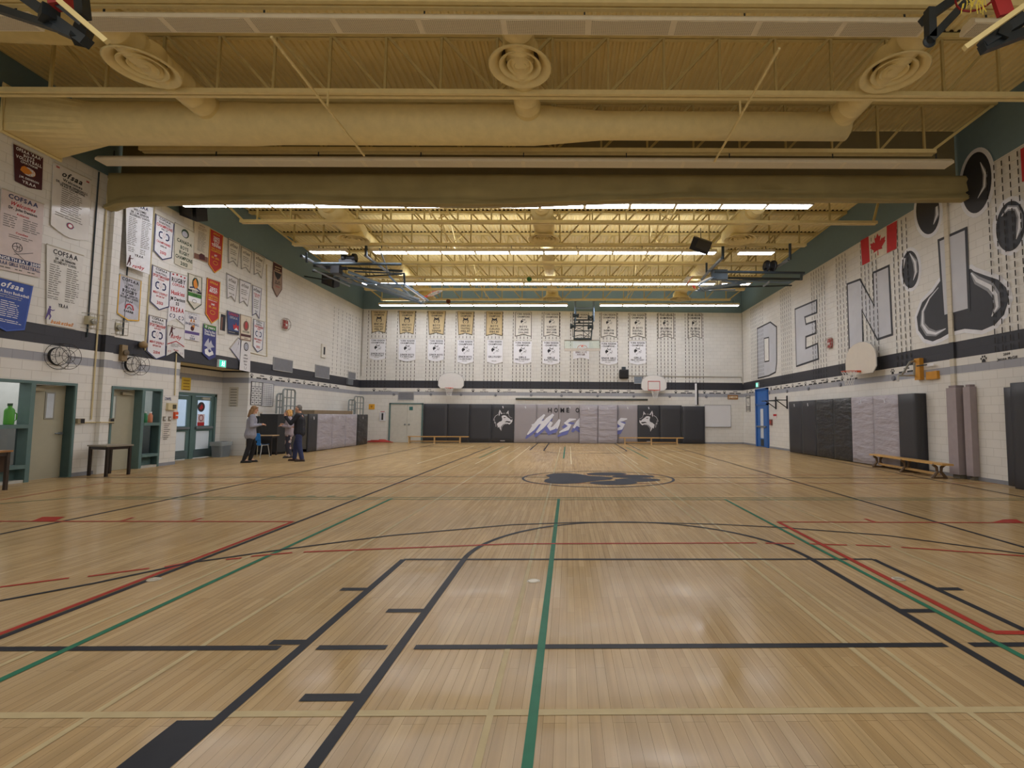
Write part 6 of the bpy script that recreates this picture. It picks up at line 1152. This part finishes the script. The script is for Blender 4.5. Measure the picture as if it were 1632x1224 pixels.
for i in range(1, 5): m.rect(FL, a0+(a1-a0)*i/5-.008, a0+(a1-a0)*i/5+.008, z0+.08, z1-.08, .015)
m.build('chart_lines', mat('#8b8b92', .6), t)
t, a0, a1, z0, z1 = plate(FL, 'extinguisher_sign', 'small beige box with dark slot under the wall charts', 'switch box', 411, 656.5, 415.8, 664, mat('#cdbfae', .6), LW, .05); c = (a0+a1)/2; MB().rect(FL, c-.06, c+.05, z0+.06, z1-.06, .055).build('dark_slot', BLACK, t)
for u0, u1, lb in ((120.5, 131, 'dark square wall box beside the near office door'), (168, 178, 'dark square wall box beside the office door nearest the alcove')):
    t, a0, a1, z0, z1 = plate(FL, 'door_holder', lb, 'wall box', u0, 667, u1, 675, mat('#8b8068', .5), LW, .06); MB().rect(FL, (a0+a1)/2-.02, a1-.01, z0+.01, z1-.01, .066).build('black_plate', BLACK, t)
m = MB(); a, b = LW(131, 673), LW(168, 673); m.path([FL(a[0], 1.28, .03), FL(12.44, 1.28, .03), FL(12.44, 1.28, .15), FL(12.78, 1.28, .15), FL(12.78, 1.28, .03)], .015, 5); tag(m.build('conduit', mat('#cbbd96', .5)), 'short cream conduit linking the two dark wall boxes', 'conduit')
t = thing('switch_box', 'cream electrical box with conduit beside the alcove opening', 'switch box', FL(14.7, 1.7)); a, b = LW(272.5, 648); MB().rect(FL, a-.18, a+.14, b-.1, b+.1, .07, 0).build('box', mat('#c9bc96', .5), t); MB().rect(FL, a-.02, a+.1, b-.06, b+.06, .08, .07).build('black_plate', mat('#4b4838', .5), t)
t, a0, a1, z0, z1 = plate(FL, 'wall_notice', 'small white sign with blue lettering beside the alcove', 'notice', 262, 631, 272.5, 640, mat('#d5d3d2', .6), LW, .01); m = MB(); m.text(FL, 'CHAPEL', (a0+a1)/2, z1-.08, (a1-a0)*.9, .08, .014); m.build('lettering', NAVT, t)
t, a0, a1, z0, z1 = plate(FL, 'wall_notice', 'white page of small print under the switches beside the alcove', 'notice', 259.5, 673, 271.5, 697, mat('#d2ccc4', .6), LW, .01)
m = MB()
for i in range(9): m.rect(FL, a0+.03, a1-.05-.04*(i % 3), z1-.06-i*.055, z1-.04-i*.055, .013)
m.build('lettering', FADE, t)
for u, lb in ((261.5, 'left'), (270, 'right')):
    a, b = LW(u, 667.5); t = thing('light_switch', f'grey light switch plate beside the alcove, {lb} of two', 'light switch', FL(a, b)); MB().rect(FL, a-.045, a+.045, b-.07, b+.07, .012, 0).build('cover_plate', mat('#8a8478', .4, .4), t); MB().rect(FL, a-.012, a+.012, b-.03, b+.03, .03, .012).build('toggle', WHITE, t)
t = thing('pull_station', 'orange red fire pull station at the alcove corner', 'alarm box', FL(14.93, 1.5)); MB().rect(FL, 14.84, 14.96, 1.36, 1.56, .06, 0).build('box', mat('#d0542f', .5), t); MB().rect(FL, 14.86, 14.94, 1.44, 1.48, .075, .06).build('pull_bar', WHITE, t)
def clock(u, v, lb, r=.2):
    a, b = LW(u, v); t = thing('wall_clock', lb, 'clock', FL(a, b)); n = FL.n
    MB().lathe(FL(a, b), [(r, 0), (r, .05), (r*.96, .055), (r*.92, .05)], 32, n).build('clock_case', BLACK, t, True); MB().lathe(FL(a, b), [(0, .055), (r*.92, .055)], 32, n).build('clock_face', mat('#c9c6c0', .4), t); cf = [x for x in t.children if x.name.startswith('clock_face')][0]
    m = MB()
    for i in range(12): ca, sa = math.cos(i*math.pi/6), math.sin(i*math.pi/6); m.stroke(FL, [(a+ca*r*.72, b+sa*r*.72), (a+ca*r*.86, b+sa*r*.86)], .014, .058)
    m.build('hour_marks', INK, cf)
    for an, L_, w_ in ((100, .11, .016), (190, .15, .011)): m = MB(); m.stroke(FL, [(a, b), (a+L_*math.cos(math.radians(an)), b+L_*math.sin(math.radians(an)))], w_, .06); m.build('clock_hand', INK, cf)
    m = MB(); R_ = r*1.4
    for d in (.02, .26): m.ringt(FL(a, b, d), n, R_, .006, 32, 4)
    m.ringt(FL(a, b, .26), n, R_*.5, .006, 24, 4)
    for i in range(8): ca, sa = math.cos(i*math.pi/4), math.sin(i*math.pi/4); m.path([FL(a+ca*R_, b+sa*R_, 0), FL(a+ca*R_, b+sa*R_, .26), FL(a, b, .26)], .0045, 4)
    m.build('wire_cage', mat('#3f3a36', .5, .4), t)
clock(91, 568, 'round wall clock in a wire cage on the grey stripe, nearer one', .21); clock(208.5, 581, 'round wall clock in a wire cage on the grey stripe, farther one', .2)
for u, v, lb in ((141, 511, 'small caged light fixture on the left wall above the dark stripe, nearer one'), (182, 521, 'small caged light fixture on the left wall above the dark stripe, farther one')):
    a, b = LW(u, v); t = thing('emergency_light', lb, 'emergency light', FL(a, b)); MB().rect(FL, a-.1, a+.1, b-.1, b+.1, .1, 0).build('lamp_housing', mat('#b5ae92', .5), t); MB().lathe(FL(a, b-.02, .1), [(.06, 0), (.07, .06), (0, .07)], 14, FL.n).build('lamp_head', mat('#9b9a94', .3, .4), t); m = MB()
    for q in (-.18, -.06, .06, .18): m.path([FL(a+q, b-.2, 0), FL(a+q, b-.2, .2), FL(a+q, b+.16, .2), FL(a+q, b+.16, 0)], .006, 4)
    for q in (-.2, -.02, .16): m.path([FL(a-.18, b+q, .2), FL(a+.18, b+q, .2)], .006, 4)
    m.build('wire_cage', mat('#a19a88', .5, .3), t)
a, b = LW(194, 562); t = thing('alarm_horn', 'small brown bell box with cage between the clock and the long cables', 'alarm horn', FL(a, b)); MB().rect(FL, a-.08, a+.08, b-.22, b+.2, .08, 0).build('horn_box', mat('#8d7a5c', .5), t); MB().lathe(FL(a, b, .08), [(.06, 0), (.08, .05), (0, .06)], 14, FL.n).build('horn_mouth', mat('#5d4f3c', .5), t)
a, b = LW(222.5, 549); tag(MB().lathe(FL(a, b-.1, .1), [(0, 0), (.07, .01), (.1, .06), (.09, .14), (0, .2)], 16).build('cable_pulley', mat('#8a7350', .5), None, True), 'small brown pulley end at the foot of the cream wall pipe', 'pulley')
# ------------------------------------------------------------------ tables, chair, bin
def desk(name, label, c, top, legm, legs, hgt, thick=.035, panel=None, ls=.05):
    c = [V(p) for p in c]; mid = sum(c, V((0, 0, 0)))/len(c); t = thing(name, label, 'table', (mid.x, mid.y, 0))
    fr = FF; pts = [(p.x, p.y) for p in c]
    MB().poly(fr, inset(pts, -.03), hgt, hgt-thick).build('table_top', top, t)
    m = MB(); q = inset(pts, .02)
    for i in range(len(q)): a, b = q[i], q[(i+1) % len(q)]; m.bar((a[0], a[1], hgt-thick-.035), (b[0], b[1], hgt-thick-.035), .03, .07)
    m.build('apron', legm, t)
    for i in legs: p = q[i]; MB().bar((p[0], p[1], 0), (p[0], p[1], hgt-thick), ls, ls).build('leg', legm, t)
    if panel: a, b = q[panel[0]], q[panel[1]]; MB().bar((a[0], a[1], hgt-.25), (b[0], b[1], hgt-.25), .02, .34).build('modesty_panel', mat('#5d4c42', .5), t)
    return t
desk('side_table', 'small dark framed table standing askew by the left wall pier', [(-11.58, 12.17, 0), (-10.95, 11.95, 0), (-10.83, 12.46, 0), (-11.5, 12.66, 0)], mat('#8d8678', .4), mat('#2c2420', .4), range(4), .74)
desk('side_table', 'table with brown wooden top cut off by the left edge', [(-11.6, 8.6, 0), (-10.93, 8.6, 0), (-10.93, 9.9, 0), (-11.6, 9.9, 0)], mat('#9a6f44', .4, noise=.12), mat('#3b322c', .4), range(4), .77, panel=(2, 3))
desk('folding_table', 'narrow table behind the blue chair near the alcove', [(-11.62, 18.1, 0), (-10.85, 18.25, 0), (-10.85, 18.62, 0), (-11.62, 18.5, 0)], mat('#b59b78', .4), mat('#2a2626', .4), range(4), .75, ls=.04)
t = thing('plastic_chair', 'blue plastic school chair with pale metal legs beside the standing woman', 'chair', (0, 0, 0)); BLP = mat('#2a7fd0', .4)
m = MB(); vs = []; n = 8
for i in range(n+1):
    y = -.21+.42*i/n
    for x, z in ((-.2, .455), (-.05, .43), (.12, .435), (.21, .42)): vs.append((x, y, z+.03*(abs(y)/.21)**2))
m.add(vs, [(i*4+j, (i+1)*4+j, (i+1)*4+j+1, i*4+j+1) for i in range(n) for j in range(3)]); k = len(m.v); m.add([(a, b, c-.012) for a, b, c in vs], [(i*4+j+1, (i+1)*4+j+1, (i+1)*4+j, i*4+j) for i in range(n) for j in range(3)]); m.build('seat', BLP, t, True)
FBk = Frame((-.24, 0, .42), (0, 1, 0), (-.12, 0, 1)); m = MB()
for a0, a1, b0, b1 in ((-.21, -.09, 0, .2), (.09, .21, 0, .2), (-.21, .21, .17, .38)): m.rect(FBk, a0, a1, b0, b1, .008, -.008)
m.poly(FBk, [(-.21, .38), (.21, .38), (.17, .43), (-.17, .43)], .008, -.008); m.build('backrest', BLP, t)
CH = mat('#c4c4bd', .3, .6)
for s in (-1, 1): MB().path([(.2, s*.24, 0), (.15, s*.19, .42)], .013, 8).build('leg', CH, t); MB().path([(-.3, s*.25, 0), (-.16, s*.19, .42)], .013, 8).build('leg', CH, t); MB().path([(.15, s*.19, .42), (-.16, s*.19, .42), (-.25, s*.19, .52)], .012, 8).build('side_rail', CH, t)
t.location = (-10.93, 17.7, 0); t.rotation_euler = (0, 0, math.radians(85))
t = thing('waste_bin', 'grey plastic waste bin with liner beside the alcove doors', 'waste bin', (-12.2, 17.85, 0)); c = (-12.28, 17.7)
def rr(a, b, z, r=.06):
    o = []
    for sx, sy, q in ((1, 1, 0), (-1, 1, 90), (-1, -1, 180), (1, -1, 270)):
        for k_ in (0, 45, 90): th = math.radians(q+k_); o.append((c[0]+sx*(a-r)+r*math.cos(th), c[1]+sy*(b-r)+r*math.sin(th), z))
    return o
R_ = [rr(.17, .24, 0), rr(.2, .28, .48), rr(.22, .3, .48), rr(.22, .3, .53), rr(.19, .27, .53), rr(.17, .24, .05)]
m = MB(); m.add(sum(R_, []), [(j*12+i, j*12+(i+1) % 12, (j+1)*12+(i+1) % 12, (j+1)*12+i) for j in range(5) for i in range(12)]+[tuple(range(11, -1, -1))]); m.build('bin_body', mat('#70787e', .5), t)
m = MB(); m.add(rr(.225, .305, .4)+rr(.228, .308, .535)+rr(.19, .27, .54), [(j*12+i, j*12+(i+1) % 12, (j+1)*12+(i+1) % 12, (j+1)*12+i) for j in range(2) for i in range(12)]); m.build('liner_bag', glass('#b9c2c6', .5), t)
t = thing('black_cabinet', 'tall black equipment cabinet behind the narrow table at the stage end', 'cabinet', (-11.2, 18.9, 0)); q = [(-11.6, 18.72), (-10.98, 18.78), (-10.85, 19.35), (-11.6, 19.35)]; MB().poly(FF, q, 1.52, .08).build('cabinet_body', mat('#2c2d30', .5), t); MB().poly(FF, inset(q, .06), .08, 0).build('plinth', BLACK, t)
m = MB(); m.bar((-10.975, 18.86, .2), (-10.975, 18.86, 1.45), .02); m.build('door_edge', DSTEEL, t)
t = thing('leaning_board', 'slim dark panel leaning beside the black equipment cabinet', 'panel', (-11.66, 18.6, 0)); MB().bbox(-11.72, -11.63, 18.66, 18.71, 0, 1.42, .01).build('panel_board', mat('#26282b', .5), t); MB().box(-11.73, -11.62, 18.655, 18.715, 1.42, 1.44).build('edge_cap', DSTEEL, t)

for o in list(bpy.data.objects):
    if o.name.startswith('door_') and o.parent is None: o['kind'] = 'structure'
# ------------------------------------------------------------------ people
def blob(caps, ells, vox, name, m, parent, smooth=4):
    """capsules and ellipsoids fused into one continuous surface"""
    vs, fs = [], []
    def sph(c, r, ax=None, n=10, k=7):
        o = len(vs); rx, ry, rz = r if isinstance(r, tuple) else (r, r, r); c = V(c)
        R = ax or Matrix.Identity(3)
        for j in range(k+1):
            ph = math.pi*j/k
            for i in range(n): th = 2*math.pi*i/n; vs.append(c+R @ V((rx*math.sin(ph)*math.cos(th), ry*math.sin(ph)*math.sin(th), rz*math.cos(ph))))
        fs.extend((o+j*n+i, o+j*n+(i+1) % n, o+(j+1)*n+(i+1) % n, o+(j+1)*n+i) for j in range(k) for i in range(n))
    for p, q, r1, r2 in caps:
        b = MB().tube(p, q, r1, 12, r2); o = len(vs); vs.extend(V(x) for x in b.v); fs.extend(tuple(i+o for i in f) for f in b.f); sph(p, r1*.99); sph(q, r2*.99)
    for e in ells: sph(*e)
    me = bpy.data.meshes.new(name); me.from_pydata([tuple(v) for v in vs], [], fs); o = bpy.data.objects.new(name, me); C.objects.link(o)
    md = o.modifiers.new('r', 'REMESH'); md.mode = 'VOXEL'; md.voxel_size = vox
    if smooth: sm = o.modifiers.new('s', 'SMOOTH'); sm.factor = .5; sm.iterations = smooth
    me2 = bpy.data.meshes.new_from_object(o.evaluated_get(bpy.context.evaluated_depsgraph_get())); bpy.data.objects.remove(o)
    me2.name = name; me2.materials.clear(); me2.materials.append(m); me2.polygons.foreach_set('use_smooth', [True]*len(me2.polygons))
    r = bpy.data.objects.new(name, me2); C.objects.link(r); r.parent = parent; return r
def hand(p, d, up, s, L):
    """capsules of a slightly curled hand at wrist p pointing along d; s = +1 thumb towards +side"""
    d, up = V(d).normalized(), V(up).normalized(); sd = d.cross(up).normalized()*s; p = V(p); out = [(p, p+d*.05*L, .026*L, .03*L)]
    for k, (o, ln_) in enumerate(((-.03, .062), (-.01, .075), (.01, .08), (.03, .07))):
        a = p+d*.085*L+sd*o*L; out += [(p+d*.03*L+sd*o*.7*L, a, .016*L, .011*L)]; b = a+(d*.8-up*.5)*ln_*.55*L; out += [(a, b, .0105*L, .0095*L)]; out += [(b, b+(d*.3-up*.9)*ln_*.45*L, .0095*L, .008*L)]
    th = p+d*.035*L+sd*.042*L; out += [(p+d*.015*L+sd*.02*L, th, .016*L, .012*L), (th, th+(d*.7+sd*.25-up*.4)*.05*L, .0115*L, .009*L)]
    return out
SKIN = mat('#c99a80', .55, noise=.03)
def person(label, loc, head_deg, H, top, legs, shoe, hair, pose):
    t = thing('person', label, 'person'); k = H/1.75; P = lambda *a: V(a)*k
    J = {}
    lean = pose.get('lean', 0)
    up = lambda z: lean*(z-.9)
    for s, n in ((1, 'l'), (-1, 'r')):
        J['sh'+n] = P(up(1.42), s*.17, 1.42); J['el'+n] = P(*pose['el'+n]); J['wr'+n] = P(*pose['wr'+n])
        J['hip'+n] = P(0, s*.09, .93); J['kn'+n] = P(*pose.get('kn'+n, (.03, s*.1, .5))); J['an'+n] = P(*pose.get('an'+n, (-.03, s*.1, .09)))
    nk, hd = P(up(1.48), 0, 1.48), P(up(1.63)+.03, 0, 1.635)
    caps, el = [], []
    caps += [(P(0, 0, .95), P(up(1.15), 0, 1.15), .125*k, .12*k), (P(up(1.15), 0, 1.15), P(up(1.36), 0, 1.36), .12*k, .11*k), (P(up(1.36), 0, 1.38), nk, .07*k, .056*k), (nk, hd-P(.01, 0, .03), .054*k, .055*k), (P(0, .08, .93), P(0, -.08, .93), .11*k, .11*k)]
    for n, s in (('l', 1), ('r', -1)):
        caps += [(P(up(1.4), 0, 1.4), J['sh'+n], .07*k, .055*k), (J['sh'+n], J['el'+n], .05*k, .039*k), (J['el'+n], J['wr'+n], .039*k, .026*k), (J['hip'+n], J['kn'+n], .085*k, .055*k), (J['kn'+n], J['an'+n], .056*k, .036*k), (J['an'+n], J['an'+n]+P(.13, s*.02, -.055), .036*k, .028*k)]
        d = V(pose.get('hd'+n, J['wr'+n]-J['el'+n])); caps += hand(J['wr'+n], d, pose.get('hu'+n, (0, 0, 1)), s*(-1), k)
    R = Matrix.Rotation(math.radians(pose.get('nod', 0)), 3, 'Y')@Matrix.Identity(3); Rz = Matrix.Rotation(math.radians(pose.get('turn', 0)), 3, 'Z')@R
    hp = lambda x, y, z: hd+Rz@(V((x, y, z))*k)
    el += [(hd, (.092*k, .073*k, .108*k), Rz), (hp(.02, 0, -.055), (.066*k, .056*k, .065*k), Rz), (hp(.098, 0, -.018), (.018*k, .012*k, .02*k), Rz)]
    caps += [(hp(.088, 0, .02), hp(.106, 0, -.022), .008*k, .012*k), (hp(.082, .028, -.062), hp(.082, -.028, -.062), .01*k, .01*k), (hp(.085, .02, -.095), hp(.085, -.02, -.095), .018*k, .018*k)]
    for s in (1, -1): el += [(hp(.0, s*.075, -.015), (.022*k, .01*k, .032*k), Rz)]
    body = blob(caps, el, .0075, 'body', SKIN, t, 2)
    for s in (1, -1):
        MB().lathe(hp(.083, s*.031, .008), [(0, -.009*k), (.008*k, -.004*k), (.009*k, 0), (.008*k, .004*k), (0, .009*k)], 10).build('eye', mat('#2c2420', .3), body, True)
        m = MB(); m.tube(hp(.088, s*.015, .032), hp(.08, s*.045, .034), .005*k, 6); m.build('eyebrow', hair[1], body)
    m = MB(); m.tube(hp(.09, .022, -.064), hp(.09, -.022, -.064), .006*k, 6); m.build('mouth', mat('#a8625a', .5), body)
    # clothes
    c2, e2 = [], []
    hem = top[1]
    for z0, z1, a, b in ((hem, 1.05, top[2], .135), (1.05, 1.3, .135, .14)):
        for y in (-.055, .055): c2 += [(P(up(z0), y, z0), P(up(z1), y, z1), a*k, b*k)]
    c2 += [(P(up(1.3), .06, 1.3), P(up(1.4), .1, 1.4), .13*k, .075*k), (P(up(1.3), -.06, 1.3), P(up(1.4), -.1, 1.4), .13*k, .075*k), (P(up(1.42), 0, 1.42), P(up(1.47), 0, 1.465), .085*k, .066*k)]
    for n in 'lr': w_ = J['wr'+n]; e_ = J['el'+n]; c2 += [(P(up(1.4), 0, 1.4), J['sh'+n], .085*k, .075*k), (J['sh'+n], e_, .073*k, .06*k), (e_, e_.lerp(w_, pose.get('sleeve', .93)), .058*k, .045*k)]
    blob(c2, e2, .012, top[3], top[0], t, 5)
    c3 = [(P(0, .07, .94), P(0, -.07, .94), .128*k, .128*k), (P(0, 0, 1.0), P(0, 0, .95), .13*k, .13*k)]
    for n, s in (('l', 1), ('r', -1)):
        c3 += [(J['hip'+n]+P(0, 0, -.03), J['kn'+n], .105*k, .077*k*legs[1]), (J['kn'+n], J['an'+n]+P(0, 0, .01), .076*k*legs[1], .062*k*legs[1])]
    blob(c3, [], .012, legs[2], legs[0], t, 4)
    for n, s in (('l', 1), ('r', -1)):
        a = J['an'+n]; g = V((a.x, a.y, 0)); yaw_ = s*.12
        sh = blob([(g+P(-.05, 0, .04), g+P(.08, s*.015, .038), .042*k, .042*k), (g+P(.08, s*.015, .038), g+P(.17, s*.03, .03), .042*k, .03*k), (a+P(0, 0, .02), g+P(-.02, 0, .05), .045*k, .045*k)], [], .01, 'shoe', shoe, t, 3)
        m = MB(); m.poly(FF, [(g.x+x*k, g.y+y*k) for x, y in ((-.095, -.03), (-.095, .03), (.06, .045+s*.01), (.19, .03+s*.03), (.205, s*.03), (.19, -.03+s*.03), (.06, -.045+s*.01))], .014, 0); m.build('shoe_sole', BLACK, sh)
    # hair
    st = hair[0]; hc, he = [], []
    if st == 'long':
        he += [(hp(-.022, 0, .025), (.094*k, .085*k, .1*k), Rz), (hp(-.05, 0, -.08), (.065*k, .088*k, .12*k), Rz)]
        for s in (1, -1): hc += [(hp(-.0, s*.07, .03), hp(-.02, s*.085, -.13), .03*k, .026*k), (hp(-.05, s*.06, -.05), hp(-.06, s*.075, -.22), .045*k, .03*k)]
        hc += [(hp(-.08, 0, -.05), hp(-.09, 0, -.24), .05*k, .035*k), (hp(.06, .03, .075), hp(.03, -.06, .06), .03*k, .03*k)]
    elif st == 'mid':
        he += [(hp(-.02, 0, .025), (.097*k, .088*k, .1*k), Rz), (hp(-.045, 0, -.06), (.07*k, .09*k, .09*k), Rz)]
        for s in (1, -1): hc += [(hp(.01, s*.072, .03), hp(-.0, s*.085, -.1), .03*k, .03*k)]
        hc += [(hp(.065, .03, .07), hp(.04, -.06, .06), .028*k, .028*k)]
    else:
        he += [(hp(-.022, 0, .03), (.085*k, .08*k, .092*k), Rz), (hp(-.04, 0, -.03), (.06*k, .073*k, .06*k), Rz)]
        hc += [(hp(.062, .03, .075), hp(.062, -.03, .075), .018*k, .018*k)]
    blob(hc, he, .009, 'hair', hair[1], t, 3)
    t.location = loc; t.rotation_euler = (0, 0, math.radians(head_deg)); return t, J, k
def world(t, p): return Matrix.Translation(t.location)@Matrix.Rotation(t.rotation_euler.z, 4, 'Z')@V(p)
GRYT, DKJ, JEANS, BLKT = mat('#8f909e', .75, noise=.1, scale=18), mat('#1b1d26', .7), mat('#2c3458', .75, noise=.12, scale=12), mat('#1c1d22', .7)
def floral():
    m = bpy.data.materials.new('floral_print'); m.use_nodes = True; nt = m.node_tree; b = nt.nodes['Principled BSDF']; tc = nt.nodes.new('ShaderNodeTexCoord'); nz = nt.nodes.new('ShaderNodeTexNoise'); nz.inputs['Scale'].default_value = 6; nz.inputs['Detail'].default_value = 1.5
    rp = nt.nodes.new('ShaderNodeValToRGB'); rp.color_ramp.interpolation = 'CONSTANT'; e = rp.color_ramp.elements; e.new(.56); e.new(.63); e[0].position = 0; e[1].position = .55; 
    for i, (p, h) in enumerate(((0, '#2b2c3a'), (.55, '#6b4440'), (.6, '#b3aaa8'))): e[i].position = p; e[i].color = col(h)
    e[3].position = .7; e[3].color = col('#3a3c4a')
    nt.links.new(tc.outputs['Object'], nz.inputs['Vector']); nt.links.new(nz.outputs['Fac'], rp.inputs[0]); nt.links.new(rp.outputs[0], b.inputs['Base Color']); b.inputs['Roughness'].default_value = .8; return m
w1 = onZ(397, 737); w2 = onZ(459.5, 729.5); mn = onZ(475.5, 735)
t1, J1, k1 = person('woman with long fair brown hair in grey top looking down at a phone', (w1.x, w1.y, 0), 30, 1.77, (GRYT, .84, .165, 'knit_top'), (BLKT, .92, 'trousers'), mat('#1a1a1c', .4), ('long', mat('#8a6a48', .7, noise=.15, scale=30)),
    dict(lean=.06, nod=14, ell=(.02, .24, 1.12), elr=(.02, -.24, 1.12), wrl=(.27, .09, 1.17), wrr=(.27, -.09, 1.17), hdl=(.9, -.45, .1), hdr=(.9, .45, .1), knl=(.1, .09, .5), knr=(-.02, -.1, .5), anl=(.02, .1, .09), anr=(-.13, -.1, .09)))
t2, J2, k2 = person('blonde woman in pinkish grey sweater and dark floral trousers', (w2.x, w2.y, 0), 205, 1.68, (mat('#9d939c', .8, noise=.08, scale=14), .86, .15, 'sweater'), (floral(), 1.25, 'trousers'), mat('#1f2026', .5), ('mid', mat('#c79a5c', .7, noise=.15, scale=30)),
    dict(lean=.02, nod=8, ell=(.0, .25, 1.12), elr=(.02, -.24, 1.12), wrl=(.22, .14, 1.16), wrr=(.2, -.1, 1.2), hdl=(.8, -.5, .2), hdr=(.7, .5, .4)))
t3, J3, k3 = person('grey haired man in black jacket and blue jeans raising one hand', (mn.x, mn.y, 0), 188, 1.82, (DKJ, .88, .15, 'jacket'), (JEANS, 1.05, 'jeans'), mat('#3b2c28', .5), ('short', mat('#6d6a68', .75, noise=.15, scale=30)),
    dict(lean=.04, nod=4, ell=(.17, .24, 1.17), elr=(-.02, -.25, 1.13), wrl=(.38, .13, 1.38), wrr=(.2, -.2, 1.05), hdl=(.35, -.1, .9), hul=(1, .3, -.3), hdr=(1, .2, .1), sleeve=.95, anl=(-.14, .12, .09), anr=(.16, -.12, .09), knl=(-.04, .11, .5), knr=(.13, -.11, .5)))
bd = MB(); a = V((-.03, .2, .9))*k3; bd.box(a.x-.035, a.x+.035, a.y, a.y+.01, a.z-.14, a.z); o = bd.build('name_badge', mat('#e6e6e6', .5), t3); bd = MB(); bd.tube(a+V((0, .005, 0)), a+V((0, .0, .14)), .006, 6); bd.build('badge_cord', INK, o)
ph = world(t1, V((.375, 0, 1.205))*k1); t = thing('mobile_phone', 'black phone held in both hands by the woman in grey', 'phone', ph)
fx_ = Frame(ph, (-math.sin(math.radians(30)), math.cos(math.radians(30)), 0), (math.cos(math.radians(30))*.75, math.sin(math.radians(30))*.75, .66)); MB().rect(fx_, -.04, .04, -.075, .075, .006, -.006).build('phone_body', BLACK, t); pb = t.children[0]; MB().rect(fx_, -.035, .035, -.065, .065, .0075).build('phone_screen', mat('#454c5c', .1), pb)
FILL_FAR, FILL_NEAR, EXPO, WORLD_FILL = 420, 190, .28, .65
# ------------------------------------------------------------------ room lamps and added fill lights
def area(nm, x, y, z, sx, sy, e, c=(1, 1, 1), rot=(0, 0, 0)):
    l = bpy.data.lights.new(nm, 'AREA'); l.shape = 'RECTANGLE'; l.size, l.size_y, l.energy, l.color = sx, sy, e, c
    o = bpy.data.objects.new(nm, l); C.objects.link(o); o.location = (x, y, z); o.rotation_euler = rot; return o
for i, (y, x0, x1) in enumerate(((13.4, -11, 6.7), (17.4, -7.1, 5.3), (21.5, -9.3, 6.4), (25.6, -10, 8.9))):
    area('up_fill', (x0+x1)/2, y+.7, 7.62, x1-x0, .2, FILL_FAR*.16, (.97, .98, 1), (math.pi, 0, 0))  # added upward fill for the roof deck, floating apart from the fixtures
for y in (3.0, -1.5): area('near_fill', -.9, y, 7.5, 17, .4, FILL_NEAR, (1, .97, .93))  # added fill for the near half, with no fixtures behind it
area('office_lamp', -13.6, 11, 2.75, 2, 3, 40); area('office_lamp', -13.4, 13.6, 2.75, 1.5, 1.5, 20); area('corridor_lamp', ALX-1.6, 16.8, 2.75, 2, 4, 90, (.85, .93, 1))
w_ = bpy.data.worlds.new('world'); bpy.context.scene.world = w_; w_.use_nodes = True
w_.node_tree.nodes['Background'].inputs[0].default_value = (1, .95, .88, 1); w_.node_tree.nodes['Background'].inputs[1].default_value = WORLD_FILL  # plain background added as fill, entering through the open near end
sc = bpy.context.scene; sc.view_settings.view_transform = 'Standard'; sc.view_settings.look = 'None'; sc.view_settings.exposure = EXPO; sc.view_settings.gamma = 1
try:
    sc.cycles.use_denoising = True; sc.cycles.max_bounces = 8; sc.cycles.diffuse_bounces = 5; sc.cycles.sample_clamp_indirect = 4
except Exception: pass
